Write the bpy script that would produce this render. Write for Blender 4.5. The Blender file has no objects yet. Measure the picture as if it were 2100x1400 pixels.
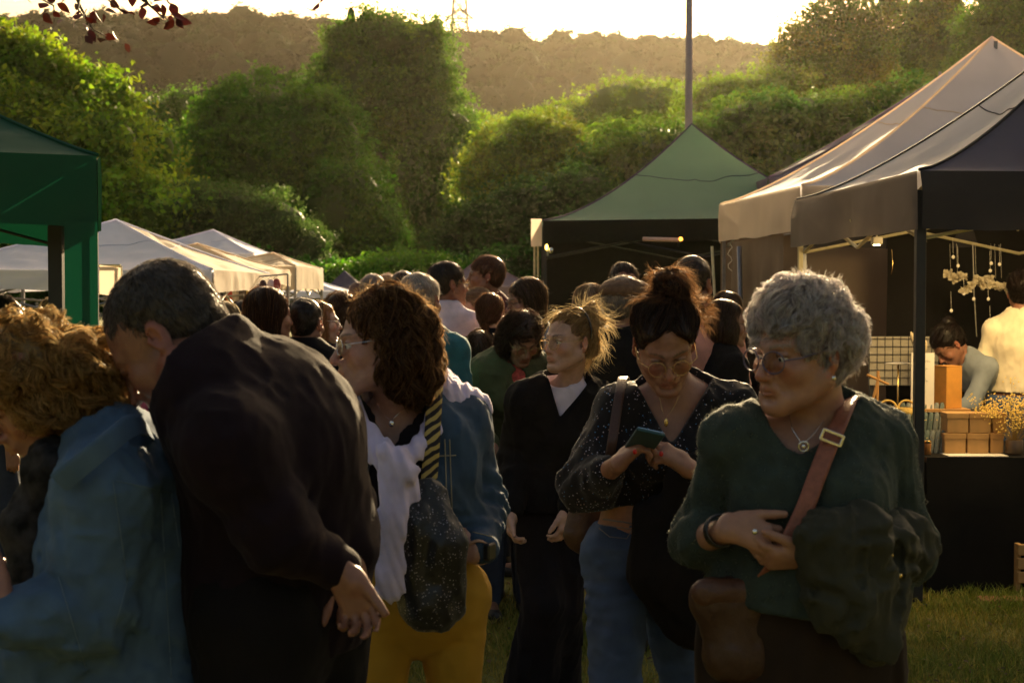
import bpy, math, random
import numpy as np
from mathutils import Vector, Matrix
R = math.radians
scene = bpy.context.scene
COL = scene.collection
rng = np.random.default_rng(11)
F2 = 2917.0                       # focal length in photo pixels (50 mm on 36 mm, 2100 px wide)
CAMZ = 1.66
PITCH = math.atan(100 / F2)       # camera tips down slightly: horizon at photo row 600

def W(px, py, D):
    """Where a measured photo position lies in the place, at depth D metres (world y = D)."""
    dx = (px - 1050) / F2; dz = -(py - 700) / F2
    cy, sy = math.cos(PITCH), math.sin(PITCH)
    vy = cy + dz * sy; vz = -sy + dz * cy
    t = D / vy
    return np.array([dx * t, D, CAMZ + vz * t])

# ------------------------------------------------------------------ objects
def A3(*v): return np.array(v, float)
def tag(o, label=None, cat=None, group=None, kind=None):
    if label: o['label'] = label
    if cat: o['category'] = cat
    if group: o['group'] = group
    if kind: o['kind'] = kind
    return o

def empty(name, loc, label=None, cat=None, group=None, kind=None):
    o = bpy.data.objects.new(name, None); COL.objects.link(o)
    o.location = [float(v) for v in loc]; o.empty_display_size = .1
    return tag(o, label, cat, group, kind)

def rootof(p):
    v = np.zeros(3)
    while p is not None:
        v = v + np.array(p.location); p = p.parent
    return v

def mesh_obj(name, V, polys, mat, parent=None, col=None, smooth=True):
    """polys: (n,4)/(n,3) int array or list of lists; V in world coordinates."""
    V = np.asarray(V, dtype=np.float32).reshape(-1, 3)
    if parent is not None: V = V - rootof(parent).astype(np.float32)
    me = bpy.data.meshes.new(name)
    if isinstance(polys, np.ndarray):
        n, k = polys.shape
        me.vertices.add(len(V)); me.vertices.foreach_set('co', V.ravel())
        me.loops.add(n * k); me.loops.foreach_set('vertex_index', polys.astype(np.int32).ravel())
        me.polygons.add(n)
        me.polygons.foreach_set('loop_start', np.arange(n, dtype=np.int32) * k)
        me.polygons.foreach_set('loop_total', np.full(n, k, dtype=np.int32))
        me.update(calc_edges=True); me.validate()
    else:
        me.from_pydata([tuple(map(float, v)) for v in V], [], [list(map(int, f)) for f in polys]); me.update()
    if smooth: me.polygons.foreach_set('use_smooth', np.ones(len(me.polygons), dtype=bool))
    if col is not None and len(me.vertices) == len(V):
        a = me.color_attributes.new('Col', 'FLOAT_COLOR', 'POINT')
        c = np.ones((len(V), 4), dtype=np.float32); c[:, :3] = col
        a.data.foreach_set('color', c.ravel())
    if isinstance(mat, (list, tuple)):
        for m in mat: me.materials.append(m)
    else: me.materials.append(mat)
    o = bpy.data.objects.new(name, me); COL.objects.link(o)
    if parent is not None: o.parent = parent
    return o

class MB:
    """collects simple solids into one mesh"""
    def __init__(s): s.v = []; s.f = []; s.n = 0
    def add(s, V, Fc):
        V = [tuple(map(float, p)) for p in V]
        s.v += V; s.f += [[i + s.n for i in f] for f in Fc]; s.n += len(V)
        return s
    def box(s, c, h, rz=0, M=None, bev=0):
        c = np.array(c, float); h = np.array(h, float)
        Rm = np.array(Matrix.Rotation(rz, 3, 'Z')) if M is None else np.array(M)
        b = min(bev, h.min() * .45)
        if b <= 0:
            P = [c + Rm @ (h * np.array([x, y, z])) for x in (-1, 1) for y in (-1, 1) for z in (-1, 1)]
            return s.add(P, [(0, 1, 3, 2), (4, 6, 7, 5), (0, 4, 5, 1), (2, 3, 7, 6), (0, 2, 6, 4), (1, 5, 7, 3)])
        P = []; idx = {}
        for x in (-1, 1):
            for y in (-1, 1):
                for z in (-1, 1):
                    for a in range(3):
                        q = h - b; q = q * np.array([x, y, z]); q[a] = h[a] * (x, y, z)[a]
                        idx[(x, y, z, a)] = len(P); P.append(c + Rm @ q)
        Fc = []
        for a in range(3):
            o = [k for k in range(3) if k != a]
            for sg in (-1, 1):
                q = []
                for (u, w) in ((-1, -1), (1, -1), (1, 1), (-1, 1)):
                    k = [0, 0, 0]; k[a] = sg; k[o[0]] = u; k[o[1]] = w
                    q.append(idx[(k[0], k[1], k[2], a)])
                Fc.append(q)
            for u in (-1, 1):
                for w in (-1, 1):
                    ks = []
                    for t in (-1, 1):
                        k = [0, 0, 0]; k[a] = t; k[o[0]] = u; k[o[1]] = w; ks.append(tuple(k))
                    Fc.append([idx[ks[0] + (o[0],)], idx[ks[1] + (o[0],)], idx[ks[1] + (o[1],)], idx[ks[0] + (o[1],)]])
        for x in (-1, 1):
            for y in (-1, 1):
                for z in (-1, 1): Fc.append([idx[(x, y, z, a)] for a in range(3)])
        return s.add(P, Fc)
    def tube(s, pts, r, n=8, caps=True, flat=None):
        pts = [np.array(p, float) for p in pts]; m = len(pts)
        rs = r if hasattr(r, '__len__') else [r] * m
        P = []; prev = None
        for i, p in enumerate(pts):
            t = pts[min(i + 1, m - 1)] - pts[max(i - 1, 0)]; t = t / (np.linalg.norm(t) + 1e-9)
            if prev is None:
                a = np.array([0, 0, 1.]) if abs(t[2]) < .9 else np.array([1., 0, 0])
                u = np.cross(a, t)
            else: u = prev - t * prev.dot(t)
            u /= np.linalg.norm(u) + 1e-9; prev = u; w = np.cross(t, u)
            for k in range(n):
                an = 2 * math.pi * k / n
                P.append(p + rs[i] * (math.cos(an) * u + math.sin(an) * w * (flat or 1)))
        Fc = [[i * n + k, i * n + (k + 1) % n, (i + 1) * n + (k + 1) % n, (i + 1) * n + k] for i in range(m - 1) for k in range(n)]
        if caps: Fc += [list(range(n))[::-1], [(m - 1) * n + k for k in range(n)]]
        return s.add(P, Fc)
    def lathe(s, c, prof, n=20, caps=True):
        P = [(c[0] + r * math.cos(2 * math.pi * k / n), c[1] + r * math.sin(2 * math.pi * k / n), c[2] + z) for r, z in prof for k in range(n)]
        m = len(prof)
        Fc = [[i * n + k, i * n + (k + 1) % n, (i + 1) * n + (k + 1) % n, (i + 1) * n + k] for i in range(m - 1) for k in range(n)]
        if caps: Fc += [list(range(n))[::-1], [(m - 1) * n + k for k in range(n)]]
        return s.add(P, Fc)
    def ring(s, c, u, w, r, t, n=24, rw=None):
        c = np.array(c); rw = rw or r
        pts = [c + r * math.cos(2 * math.pi * k / n) * u + rw * math.sin(2 * math.pi * k / n) * w for k in range(n + 1)]
        return s.tube(pts, t, 6, caps=False)
    def sphere(s, c, r, n=8, m=6):
        r = np.array(r if hasattr(r, '__len__') else [r] * 3, float); c = np.array(c, float)
        P = [c + r * np.array([0, 0, -1])]
        for i in range(1, m):
            ph = -math.pi / 2 + math.pi * i / m
            for k in range(n):
                th = 2 * math.pi * k / n
                P.append(c + r * np.array([math.cos(ph) * math.cos(th), math.cos(ph) * math.sin(th), math.sin(ph)]))
        P.append(c + r * np.array([0, 0, 1]))
        Fc = [[0, 1 + (k + 1) % n, 1 + k] for k in range(n)]
        for i in range(m - 2):
            Fc += [[1 + i * n + k, 1 + i * n + (k + 1) % n, 1 + (i + 1) * n + (k + 1) % n, 1 + (i + 1) * n + k] for k in range(n)]
        L = len(P) - 1; b = 1 + (m - 2) * n
        Fc += [[L, b + k, b + (k + 1) % n] for k in range(n)]
        return s.add(P, Fc)
    def build(s, name, mat, parent=None, smooth=True, sharp=False):
        o = mesh_obj(name, s.v, s.f, mat, parent, smooth=smooth)
        if sharp:
            try: o.data.set_sharp_from_angle(angle=R(35))
            except Exception: pass
        return o

def grid_mesh(name, P, mat, parent=None, closed=False, col=None):
    """P: (n,m,3) grid of points"""
    P = np.asarray(P, float); n, m = P.shape[:2]
    i, j = np.meshgrid(np.arange(n - 1), np.arange(m - 1), indexing='ij')
    a = i * m + j
    q = np.stack([a, a + m, a + m + 1, a + 1], -1).reshape(-1, 4)
    return mesh_obj(name, P.reshape(-1, 3), q, mat, parent, col=col)

# ------------------------------------------------------------------ noise
_T = np.random.default_rng(5).random((32, 32, 32)).astype(np.float32) * 2 - 1
def noise3(P, freq, seed=0):
    q = P * freq + seed * 7.31
    i = np.floor(q).astype(np.int64); f = (q - i).astype(np.float32); f = f * f * (3 - 2 * f)
    i &= 31; j = (i + 1) & 31
    def t(a, b, c): return _T[a[..., 0], b[..., 1], c[..., 2]]
    x0 = t(i, i, i) * (1 - f[..., 0]) + t(j, i, i) * f[..., 0]
    x1 = t(i, j, i) * (1 - f[..., 0]) + t(j, j, i) * f[..., 0]
    x2 = t(i, i, j) * (1 - f[..., 0]) + t(j, i, j) * f[..., 0]
    x3 = t(i, j, j) * (1 - f[..., 0]) + t(j, j, j) * f[..., 0]
    y0 = x0 * (1 - f[..., 1]) + x1 * f[..., 1]; y1 = x2 * (1 - f[..., 1]) + x3 * f[..., 1]
    return y0 * (1 - f[..., 2]) + y1 * f[..., 2]
def fbm(P, freq, oct=3, seed=0):
    r = 0; a = 1
    for k in range(oct): r = r + a * noise3(P, freq * 2 ** k, seed + k); a *= .5
    return r

# ------------------------------------------------------------------ signed-distance sculpting
def axis(lo, hi, h, bands=()):
    x = lo; out = [lo]
    while x < hi:
        st = h
        for (a, b, hb) in bands:
            if a - .01 < x < b: st = min(st, hb)
        x += st; out.append(x)
    return np.array(out, dtype=np.float32)

class Sculpt:
    """a field over a box (world coordinates); fine bands are (lo, hi, step) boxes"""
    def __init__(s, lo, hi, h, fine=()):
        s.ax = [axis(lo[k], hi[k], h, [(f[0][k], f[1][k], f[2]) for f in fine]) for k in range(3)]
        s.F = np.full([len(a) for a in s.ax], 1., dtype=np.float32)
    def blk(s, lo, hi):
        sl = []
        for k in range(3):
            a = int(np.searchsorted(s.ax[k], lo[k])); b = int(np.searchsorted(s.ax[k], hi[k]))
            sl.append(slice(max(a - 1, 0), min(b + 1, len(s.ax[k]))))
        X = s.ax[0][sl[0]][:, None, None]; Y = s.ax[1][sl[1]][None, :, None]; Z = s.ax[2][sl[2]][None, None, :]
        return tuple(sl), X, Y, Z
    def _mix(s, sl, d, k, op):
        A = s.F[sl]
        if A.size == 0: return
        if op == 'add':
            if k > 0:
                h = np.maximum(k - np.abs(A - d), 0) / k
                s.F[sl] = np.minimum(A, d) - h * h * k * .25
            else: s.F[sl] = np.minimum(A, d)
        elif op == 'cut':
            d = -d
            if k > 0:
                h = np.maximum(k - np.abs(A - d), 0) / k
                s.F[sl] = np.maximum(A, d) + h * h * k * .25
            else: s.F[sl] = np.maximum(A, d)
    def cap(s, a, b, ra, rb=None, k=.02, flat=None, ff=1., op='add'):
        rb = ra if rb is None else rb
        a = np.asarray(a, float); b = np.asarray(b, float); m = max(ra, rb) + k + .015
        sl, X, Y, Z = s.blk(np.minimum(a, b) - m, np.maximum(a, b) + m)
        ab = b - a; L2 = float(ab @ ab) + 1e-12
        x, y, z = X - a[0], Y - a[1], Z - a[2]
        t = np.clip((x * ab[0] + y * ab[1] + z * ab[2]) / L2, 0, 1)
        vx, vy, vz = x - t * ab[0], y - t * ab[1], z - t * ab[2]
        r = ra + (rb - ra) * t
        if flat is None: d = np.sqrt(vx * vx + vy * vy + vz * vz) - r
        else:
            fl = np.asarray(flat, float); fl = fl / np.linalg.norm(fl)
            c = vx * fl[0] + vy * fl[1] + vz * fl[2]
            v2 = vx * vx + vy * vy + vz * vz
            Lq = np.sqrt(v2 + (ff * ff - 1) * c * c) + 1e-6
            g = np.sqrt(v2 + (ff ** 4 - 1) * c * c) / Lq + 1e-3
            d = (Lq - r) / np.maximum(g, .3)
        s._mix(sl, d.astype(np.float32), k, op); return s
    def ell(s, c, r, M=None, k=.02, op='add'):
        c = np.asarray(c, float); r = np.asarray(r if hasattr(r, '__len__') else [r] * 3, float)
        m = r.max() + k + .015
        sl, X, Y, Z = s.blk(c - m, c + m)
        x, y, z = X - c[0], Y - c[1], Z - c[2]
        if M is not None:
            M = np.asarray(M)
            x, y, z = (M[0, 0] * x + M[1, 0] * y + M[2, 0] * z, M[0, 1] * x + M[1, 1] * y + M[2, 1] * z, M[0, 2] * x + M[1, 2] * y + M[2, 2] * z)
        k0 = np.sqrt((x / r[0]) ** 2 + (y / r[1]) ** 2 + (z / r[2]) ** 2)
        k1 = np.sqrt((x / r[0] ** 2) ** 2 + (y / r[1] ** 2) ** 2 + (z / r[2] ** 2) ** 2) + 1e-6
        s._mix(sl, (k0 * (k0 - 1) / k1).astype(np.float32), k, op); return s
    def near(s, band):
        I = np.nonzero(np.abs(s.F) < band)
        P = np.stack([s.ax[0][I[0]], s.ax[1][I[1]], s.ax[2][I[2]]], -1)
        return I, P
    def displace(s, fn, band=.03):
        I, P = s.near(band); s.F[I] += fn(P).astype(np.float32); return s
    def halfspace(s, p, n, k=.004):
        """remove everything on the side n points to"""
        n = np.asarray(n, float); n = n / np.linalg.norm(n); p = np.asarray(p, float)
        X = s.ax[0][:, None, None]; Y = s.ax[1][None, :, None]; Z = s.ax[2][None, None, :]
        d = (n[0] * (X - p[0]) + n[1] * (Y - p[1]) + n[2] * (Z - p[2])).astype(np.float32)
        s.F = np.maximum(s.F, d); return s
    def polycut(s, pts, D, y0, y1, k=.004):
        """remove what lies inside an outline (measured at depth D), between depths y0 and y1"""
        Q = np.array([W(a, b, D)[[0, 2]] for a, b in pts])
        sl, X, Y, Z = s.blk(A3(Q[:, 0].min() - .02, y0 - .01, Q[:, 1].min() - .02), A3(Q[:, 0].max() + .02, y1 + .01, Q[:, 1].max() + .02))
        x = X[:, 0, :] + 0 * Z[:, 0, :]; z = Z[:, 0, :] + 0 * X[:, 0, :]
        d = np.full(x.shape, 1e9); sg = np.ones(x.shape); n = len(Q)
        for i in range(n):
            a = Q[i]; b = Q[i - 1]; ex, ez = b - a; wx, wz = x - a[0], z - a[1]
            t = np.clip((wx * ex + wz * ez) / (ex * ex + ez * ez + 1e-12), 0, 1)
            d = np.minimum(d, (wx - ex * t) ** 2 + (wz - ez * t) ** 2)
            c1 = z >= a[1]; c2 = z < b[1]; c3 = ex * wz > ez * wx
            f = (c1 & c2 & c3) | (~c1 & ~c2 & ~c3); sg = np.where(f, -sg, sg)
        d = (sg * np.sqrt(d))[:, None, :]
        d = np.maximum(np.maximum(d, y0 - Y), Y - y1)
        s._mix(sl, d.astype(np.float32), k, 'cut'); return s
    def sample(s, P):
        P = np.asarray(P, np.float32); i = []; f = []
        for k in range(3):
            a = np.clip(np.searchsorted(s.ax[k], P[:, k]) - 1, 0, len(s.ax[k]) - 2)
            i.append(a); f.append(np.clip((P[:, k] - s.ax[k][a]) / (s.ax[k][a + 1] - s.ax[k][a]), 0, 1))
        out = 0
        for a in (0, 1):
            for b in (0, 1):
                for c in (0, 1):
                    w = (f[0] if a else 1 - f[0]) * (f[1] if b else 1 - f[1]) * (f[2] if c else 1 - f[2])
                    out = out + w * s.F[i[0] + a, i[1] + b, i[2] + c]
        return out
    def grad(s, P, e=.006):
        g = np.stack([s.sample(P + np.eye(3)[k] * e) - s.sample(P - np.eye(3)[k] * e) for k in range(3)], -1)
        return g / (np.linalg.norm(g, axis=1, keepdims=True) + 1e-9)
    def mesh(s):
        F = s.F.copy(); F[0] = F[-1] = 1; F[:, 0] = F[:, -1] = 1; F[:, :, 0] = F[:, :, -1] = 1
        S = F < 0; n = F.shape
        c = np.zeros([k - 1 for k in n], np.uint8)
        for a in (0, 1):
            for b in (0, 1):
                for d in (0, 1): c += S[a:n[0] - 1 + a, b:n[1] - 1 + b, d:n[2] - 1 + d]
        act = (c > 0) & (c < 8)
        I = np.nonzero(act); N = len(I[0])
        idx = np.full(act.shape, -1, np.int32); idx[I] = np.arange(N)
        pos = np.zeros((N, 3), np.float32); cnt = np.zeros(N, np.float32)
        cr = [(a, b, d) for a in (0, 1) for b in (0, 1) for d in (0, 1)]
        fv = {q: F[I[0] + q[0], I[1] + q[1], I[2] + q[2]] for q in cr}
        cx = [(s.ax[k][I[k]], s.ax[k][I[k] + 1]) for k in range(3)]
        for q in cr:
            for k in range(3):
                if q[k]: continue
                p = list(q); p[k] = 1; p = tuple(p)
                f0, f1 = fv[q], fv[p]; m = (f0 < 0) != (f1 < 0)
                t = np.where(m, f0 / np.where(m, f0 - f1, 1), 0)
                for w in range(3):
                    v = cx[w][q[w]] if w != k else cx[w][0] * (1 - t) + cx[w][1] * t
                    pos[:, w] += np.where(m, v, 0)
                cnt += m
        pos /= cnt[:, None]
        quads = []
        for k in range(3):
            o1, o2 = [(1, 2), (2, 0), (0, 1)][k]
            s0 = [slice(1, -1)] * 3; s0[k] = slice(0, -1); s1 = list(s0); s1[k] = slice(1, None)
            A = S[tuple(s0)]; B = S[tuple(s1)]; E = np.nonzero(A != B)
            if len(E[0]) == 0: continue
            base = [E[w] + (1 if w != k else 0) for w in range(3)]
            def cell(da, db):
                q = list(base); q[o1] = q[o1] + da; q[o2] = q[o2] + db
                return idx[q[0], q[1], q[2]]
            Q = np.stack([cell(-1, -1), cell(0, -1), cell(0, 0), cell(-1, 0)], -1)
            fl = ~A[E]
            Q[fl] = Q[fl][:, ::-1]
            quads.append(Q)
        Q = np.concatenate(quads) if quads else np.zeros((0, 4), np.int32)
        Q = Q[(Q >= 0).all(1)]
        return pos, Q
    def obj(s, name, mat, parent=None, colfn=None, keep=None):
        P, Q = s.mesh()
        return mesh_obj(name, P, Q, mat, parent, col=None if colfn is None else colfn(P))

# ------------------------------------------------------------------ strands
def ribbons(name, P, w, mat, parent, col):
    """P (n,S,3) strand points -> thin tapering ribbons"""
    n, S = P.shape[:2]
    T = np.gradient(P, axis=1); T /= np.linalg.norm(T, axis=2, keepdims=True) + 1e-9
    rv = rng.normal(size=(n, 1, 3)); U = np.cross(T, rv); U /= np.linalg.norm(U, axis=2, keepdims=True) + 1e-9
    tp = (1 - np.linspace(0, 1, S) ** 2 * .85)[None, :, None] * np.reshape(w, (-1, 1, 1)) * .5
    V = np.stack([P + U * tp, P - U * tp], 2).reshape(-1, 3)
    b = (np.arange(n)[:, None] * S + np.arange(S - 1)[None]) * 2
    Q = np.stack([b, b + 1, b + 3, b + 2], -1).reshape(-1, 4)
    c = np.repeat(col, S * 2, axis=0)
    return mesh_obj(name, V, Q, mat, parent, col=c)

def comb(sc, seeds, flow, steps, step, off0, off1, noise=.3, nf=60., jit=.3, hug=.7):
    """trace strands over a sculpted volume"""
    p = seeds.copy(); out = []
    n = len(p); ph = rng.random((n, 1)); jv = rng.normal(size=(n, 3)) * jit
    prev = None
    for i in range(steps):
        t = i / max(steps - 1, 1)
        g = sc.grad(p); d = sc.sample(p)
        tgt = off0 + (off1 - off0) * t * (.3 + 1.4 * ph[:, 0])
        far = np.abs(d) > .15
        corr = np.clip(tgt - d, -.01, .01)[:, None] * g * hug; corr[far] = 0
        if i == 0: corr = (tgt - d)[:, None] * g; corr[far] = 0
        p = p + corr
        out.append(p.copy())
        f = flow(p); f = f - g * (f * g).sum(1, keepdims=True) * np.where(far, 0, .85)[:, None]
        nz = np.stack([noise3(p, nf, 3), noise3(p, nf, 9), noise3(p, nf, 17)], -1)
        f = f / (np.linalg.norm(f, axis=1, keepdims=True) + 1e-9) + nz * noise + jv
        f /= np.linalg.norm(f, axis=1, keepdims=True) + 1e-9
        if prev is not None: f = .5 * f + .5 * prev
        prev = f
        p = p + f * step
    return np.stack(out, 1)
# ------------------------------------------------------------------ materials
def newmat(name):
    m = bpy.data.materials.new(name); m.use_nodes = True
    nt = m.node_tree; nt.nodes.clear()
    out = nt.nodes.new('ShaderNodeOutputMaterial')
    return m, nt, out
def nd(nt, t, **kw):
    n = nt.nodes.new(t)
    for k, v in kw.items():
        if k in n.inputs: n.inputs[k].default_value = v
        else: setattr(n, k, v)
    return n
def c4(c): return (c[0], c[1], c[2], 1)
def noise_mul(nt, colsock, scale, lo, hi, detail=4, stretch=None):
    tc = nd(nt, 'ShaderNodeTexCoord'); nz = nd(nt, 'ShaderNodeTexNoise', Scale=scale, Detail=detail)
    if stretch:
        mp = nd(nt, 'ShaderNodeMapping'); mp.inputs['Scale'].default_value = stretch
        nt.links.new(tc.outputs['Object'], mp.inputs[0]); nt.links.new(mp.outputs[0], nz.inputs['Vector'])
    else: nt.links.new(tc.outputs['Object'], nz.inputs['Vector'])
    mr = nd(nt, 'ShaderNodeMapRange'); mr.inputs[1].default_value = .3; mr.inputs[2].default_value = .7
    mr.inputs[3].default_value = lo; mr.inputs[4].default_value = hi
    nt.links.new(nz.outputs[0], mr.inputs[0])
    mx = nd(nt, 'ShaderNodeVectorMath', operation='SCALE')
    nt.links.new(colsock, mx.inputs[0]); nt.links.new(mr.outputs[0], mx.inputs['Scale'])
    return mx.outputs[0], nz.outputs[0]
def cloth(name, col, rough=.86, scale=30, bump=.25, fine=900, trans=0, sheen=.22, var=.2, attr=False):
    m, nt, out = newmat(name)
    if attr: base = nd(nt, 'ShaderNodeAttribute', attribute_name='Col').outputs['Color']
    else:
        rgb = nd(nt, 'ShaderNodeRGB'); rgb.outputs[0].default_value = c4(col); base = rgb.outputs[0]
    c, _ = noise_mul(nt, base, scale, 1 - var, 1 + var)
    p = nd(nt, 'ShaderNodeBsdfPrincipled', Roughness=rough)
    p.inputs['Sheen Weight'].default_value = sheen * .6; p.inputs['Sheen Tint'].default_value = c4([min(1, v * 2.5 + .15) for v in col]); p.inputs['Sheen Roughness'].default_value = .4
    p.inputs['Specular IOR Level'].default_value = .3 if max(col) > .03 else .15
    nt.links.new(c, p.inputs['Base Color'])
    tc = nd(nt, 'ShaderNodeTexCoord')
    nz = nd(nt, 'ShaderNodeTexNoise', Scale=fine, Detail=2); nt.links.new(tc.outputs['Object'], nz.inputs['Vector'])
    n2 = nd(nt, 'ShaderNodeTexNoise', noise_type='RIDGED_MULTIFRACTAL', Scale=max(scale * .8, 5), Detail=3, Distortion=.6); nt.links.new(tc.outputs['Object'], n2.inputs['Vector'])
    b1 = nd(nt, 'ShaderNodeBump', Strength=bump * .8, Distance=.003); nt.links.new(nz.outputs[0], b1.inputs['Height'])
    b2 = nd(nt, 'ShaderNodeBump', Strength=bump, Distance=.012); nt.links.new(n2.outputs[0], b2.inputs['Height'])
    nt.links.new(b1.outputs[0], b2.inputs['Normal']); nt.links.new(b2.outputs[0], p.inputs['Normal'])
    if trans > 0:
        t = nd(nt, 'ShaderNodeBsdfTranslucent'); nt.links.new(c, t.inputs[0]); nt.links.new(b2.outputs[0], t.inputs['Normal'])
        mx = nd(nt, 'ShaderNodeMixShader'); mx.inputs[0].default_value = trans
        nt.links.new(p.outputs[0], mx.inputs[1]); nt.links.new(t.outputs[0], mx.inputs[2]); nt.links.new(mx.outputs[0], out.inputs[0])
    else: nt.links.new(p.outputs[0], out.inputs[0])
    return m
def plain(name, col, rough=.5, metal=0, var=.1, scale=20, emit=None, es=0, bump=0):
    m, nt, out = newmat(name)
    p = nd(nt, 'ShaderNodeBsdfPrincipled', Roughness=rough, Metallic=metal)
    rgb = nd(nt, 'ShaderNodeRGB'); rgb.outputs[0].default_value = c4(col)
    c, nz = noise_mul(nt, rgb.outputs[0], scale, 1 - var, 1 + var)
    nt.links.new(c, p.inputs['Base Color'])
    if bump:
        b = nd(nt, 'ShaderNodeBump', Strength=bump, Distance=.01); nt.links.new(nz, b.inputs['Height']); nt.links.new(b.outputs[0], p.inputs['Normal'])
    if emit: p.inputs['Emission Color'].default_value = c4(emit); p.inputs['Emission Strength'].default_value = es
    nt.links.new(p.outputs[0], out.inputs[0]); return m
def leafmat(name, trans=.45, rough=.5, tint=(1, 1, 1)):
    m, nt, out = newmat(name)
    a = nd(nt, 'ShaderNodeAttribute', attribute_name='Col')
    p = nd(nt, 'ShaderNodeBsdfPrincipled', Roughness=rough); p.inputs['Specular IOR Level'].default_value = .3
    nt.links.new(a.outputs['Color'], p.inputs['Base Color'])
    t = nd(nt, 'ShaderNodeBsdfTranslucent'); mm = nd(nt, 'ShaderNodeVectorMath', operation='MULTIPLY')
    mm.inputs[1].default_value = tint
    nt.links.new(a.outputs['Color'], mm.inputs[0]); nt.links.new(mm.outputs[0], t.inputs[0])
    mx = nd(nt, 'ShaderNodeMixShader'); mx.inputs[0].default_value = trans
    nt.links.new(p.outputs[0], mx.inputs[1]); nt.links.new(t.outputs[0], mx.inputs[2]); nt.links.new(mx.outputs[0], out.inputs[0])
    return m
def skinmat():
    m, nt, out = newmat('skin')
    a = nd(nt, 'ShaderNodeAttribute', attribute_name='Col')
    c, nz = noise_mul(nt, a.outputs['Color'], 60, .9, 1.1, 6)
    p = nd(nt, 'ShaderNodeBsdfPrincipled', Roughness=.42)
    p.inputs['Subsurface Weight'].default_value = .12
    p.inputs['Subsurface Radius'].default_value = (.012, .005, .003); p.inputs['Subsurface Scale'].default_value = 1
    nt.links.new(c, p.inputs['Base Color'])
    tc = nd(nt, 'ShaderNodeTexCoord'); n2 = nd(nt, 'ShaderNodeTexNoise', Scale=350, Detail=3); nt.links.new(tc.outputs['Object'], n2.inputs['Vector'])
    b = nd(nt, 'ShaderNodeBump', Strength=.15, Distance=.002); nt.links.new(n2.outputs[0], b.inputs['Height']); nt.links.new(b.outputs[0], p.inputs['Normal'])
    nt.links.new(p.outputs[0], out.inputs[0]); return m
def hairmat(name='hair', trans=.5, spec=.5):
    m, nt, out = newmat(name)
    a = nd(nt, 'ShaderNodeAttribute', attribute_name='Col')
    p = nd(nt, 'ShaderNodeBsdfPrincipled', Roughness=.42); p.inputs['Specular IOR Level'].default_value = spec
    nt.links.new(a.outputs['Color'], p.inputs['Base Color'])
    t = nd(nt, 'ShaderNodeBsdfTranslucent')
    g = nd(nt, 'ShaderNodeGamma', Gamma=.62); nt.links.new(a.outputs['Color'], g.inputs[0]); nt.links.new(g.outputs[0], t.inputs[0])
    mx = nd(nt, 'ShaderNodeMixShader'); mx.inputs[0].default_value = trans
    nt.links.new(p.outputs[0], mx.inputs[1]); nt.links.new(t.outputs[0], mx.inputs[2])
    if trans > 0:   # light passing on through the thin fibres
        rf = nd(nt, 'ShaderNodeBsdfRefraction', Roughness=.5, IOR=1.06); g2 = nd(nt, 'ShaderNodeGamma', Gamma=.5); nt.links.new(a.outputs['Color'], g2.inputs[0]); nt.links.new(g2.outputs[0], rf.inputs['Color'])
        m2 = nd(nt, 'ShaderNodeMixShader'); m2.inputs[0].default_value = .5; nt.links.new(mx.outputs[0], m2.inputs[1]); nt.links.new(rf.outputs[0], m2.inputs[2]); mx = m2
    nt.links.new(mx.outputs[0], out.inputs[0])
    return m
SKIN = skinmat(); HAIR = hairmat(); HAIRBASE = hairmat('hair_base', .0, .3)
M = {}
M['grey_metal'] = plain('grey_metal', (.25, .25, .27), .4, .8)
M['dark_metal'] = plain('dark_metal', (.03, .03, .035), .45, .3)
M['gold'] = plain('gold', (.8, .55, .2), .25, 1)
M['silver'] = plain('silver', (.75, .75, .75), .25, 1)
M['black_plastic'] = plain('black_plastic', (.012, .012, .014), .3)
M['white_eye'] = plain('white_eye', (.6, .56, .53), .2)
M['iris'] = plain('iris', (.03, .02, .015), .1)
def glassmat():
    m, nt, out = newmat('lens_glass')
    g = nd(nt, 'ShaderNodeBsdfGlossy', Roughness=.03); t = nd(nt, 'ShaderNodeBsdfTransparent')
    f = nd(nt, 'ShaderNodeFresnel', IOR=1.5); mx = nd(nt, 'ShaderNodeMixShader')
    nt.links.new(f.outputs[0], mx.inputs[0]); nt.links.new(t.outputs[0], mx.inputs[1]); nt.links.new(g.outputs[0], mx.inputs[2]); nt.links.new(mx.outputs[0], out.inputs[0])
    return m
GLASS = glassmat()
EXPO = 1.55
HAZE = 0.00009
LAMP = 52
LOOK = None
# ------------------------------------------------------------------ world, sun, camera
SUN_AZ, SUN_EL = R(10), R(17)
w = bpy.data.worlds.new('World'); scene.world = w; w.use_nodes = True
nt = w.node_tree; nt.nodes.clear()
sky = nt.nodes.new('ShaderNodeTexSky'); sky.sky_type = 'NISHITA'; sky.sun_disc = False
sky.sun_elevation = SUN_EL; sky.sun_rotation = SUN_AZ; sky.dust_density = 10.0; sky.air_density = 1.3; sky.ozone_density = 1.6
bg = nt.nodes.new('ShaderNodeBackground'); bg.inputs[1].default_value = .064
wo = nt.nodes.new('ShaderNodeOutputWorld')
tn = nt.nodes.new('ShaderNodeVectorMath'); tn.operation = 'MULTIPLY'; tn.inputs[1].default_value = (1.15, .97, .76)
nt.links.new(sky.outputs[0], tn.inputs[0]); nt.links.new(tn.outputs[0], bg.inputs[0]); nt.links.new(bg.outputs[0], wo.inputs[0])
sl = bpy.data.lights.new('sun', 'SUN'); sl.energy = 5; sl.angle = R(.5); sl.color = (1, .76, .43)
so = bpy.data.objects.new('sun', sl); COL.objects.link(so)
sd = Vector((math.sin(SUN_AZ) * math.cos(SUN_EL), math.cos(SUN_AZ) * math.cos(SUN_EL), math.sin(SUN_EL)))
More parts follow.
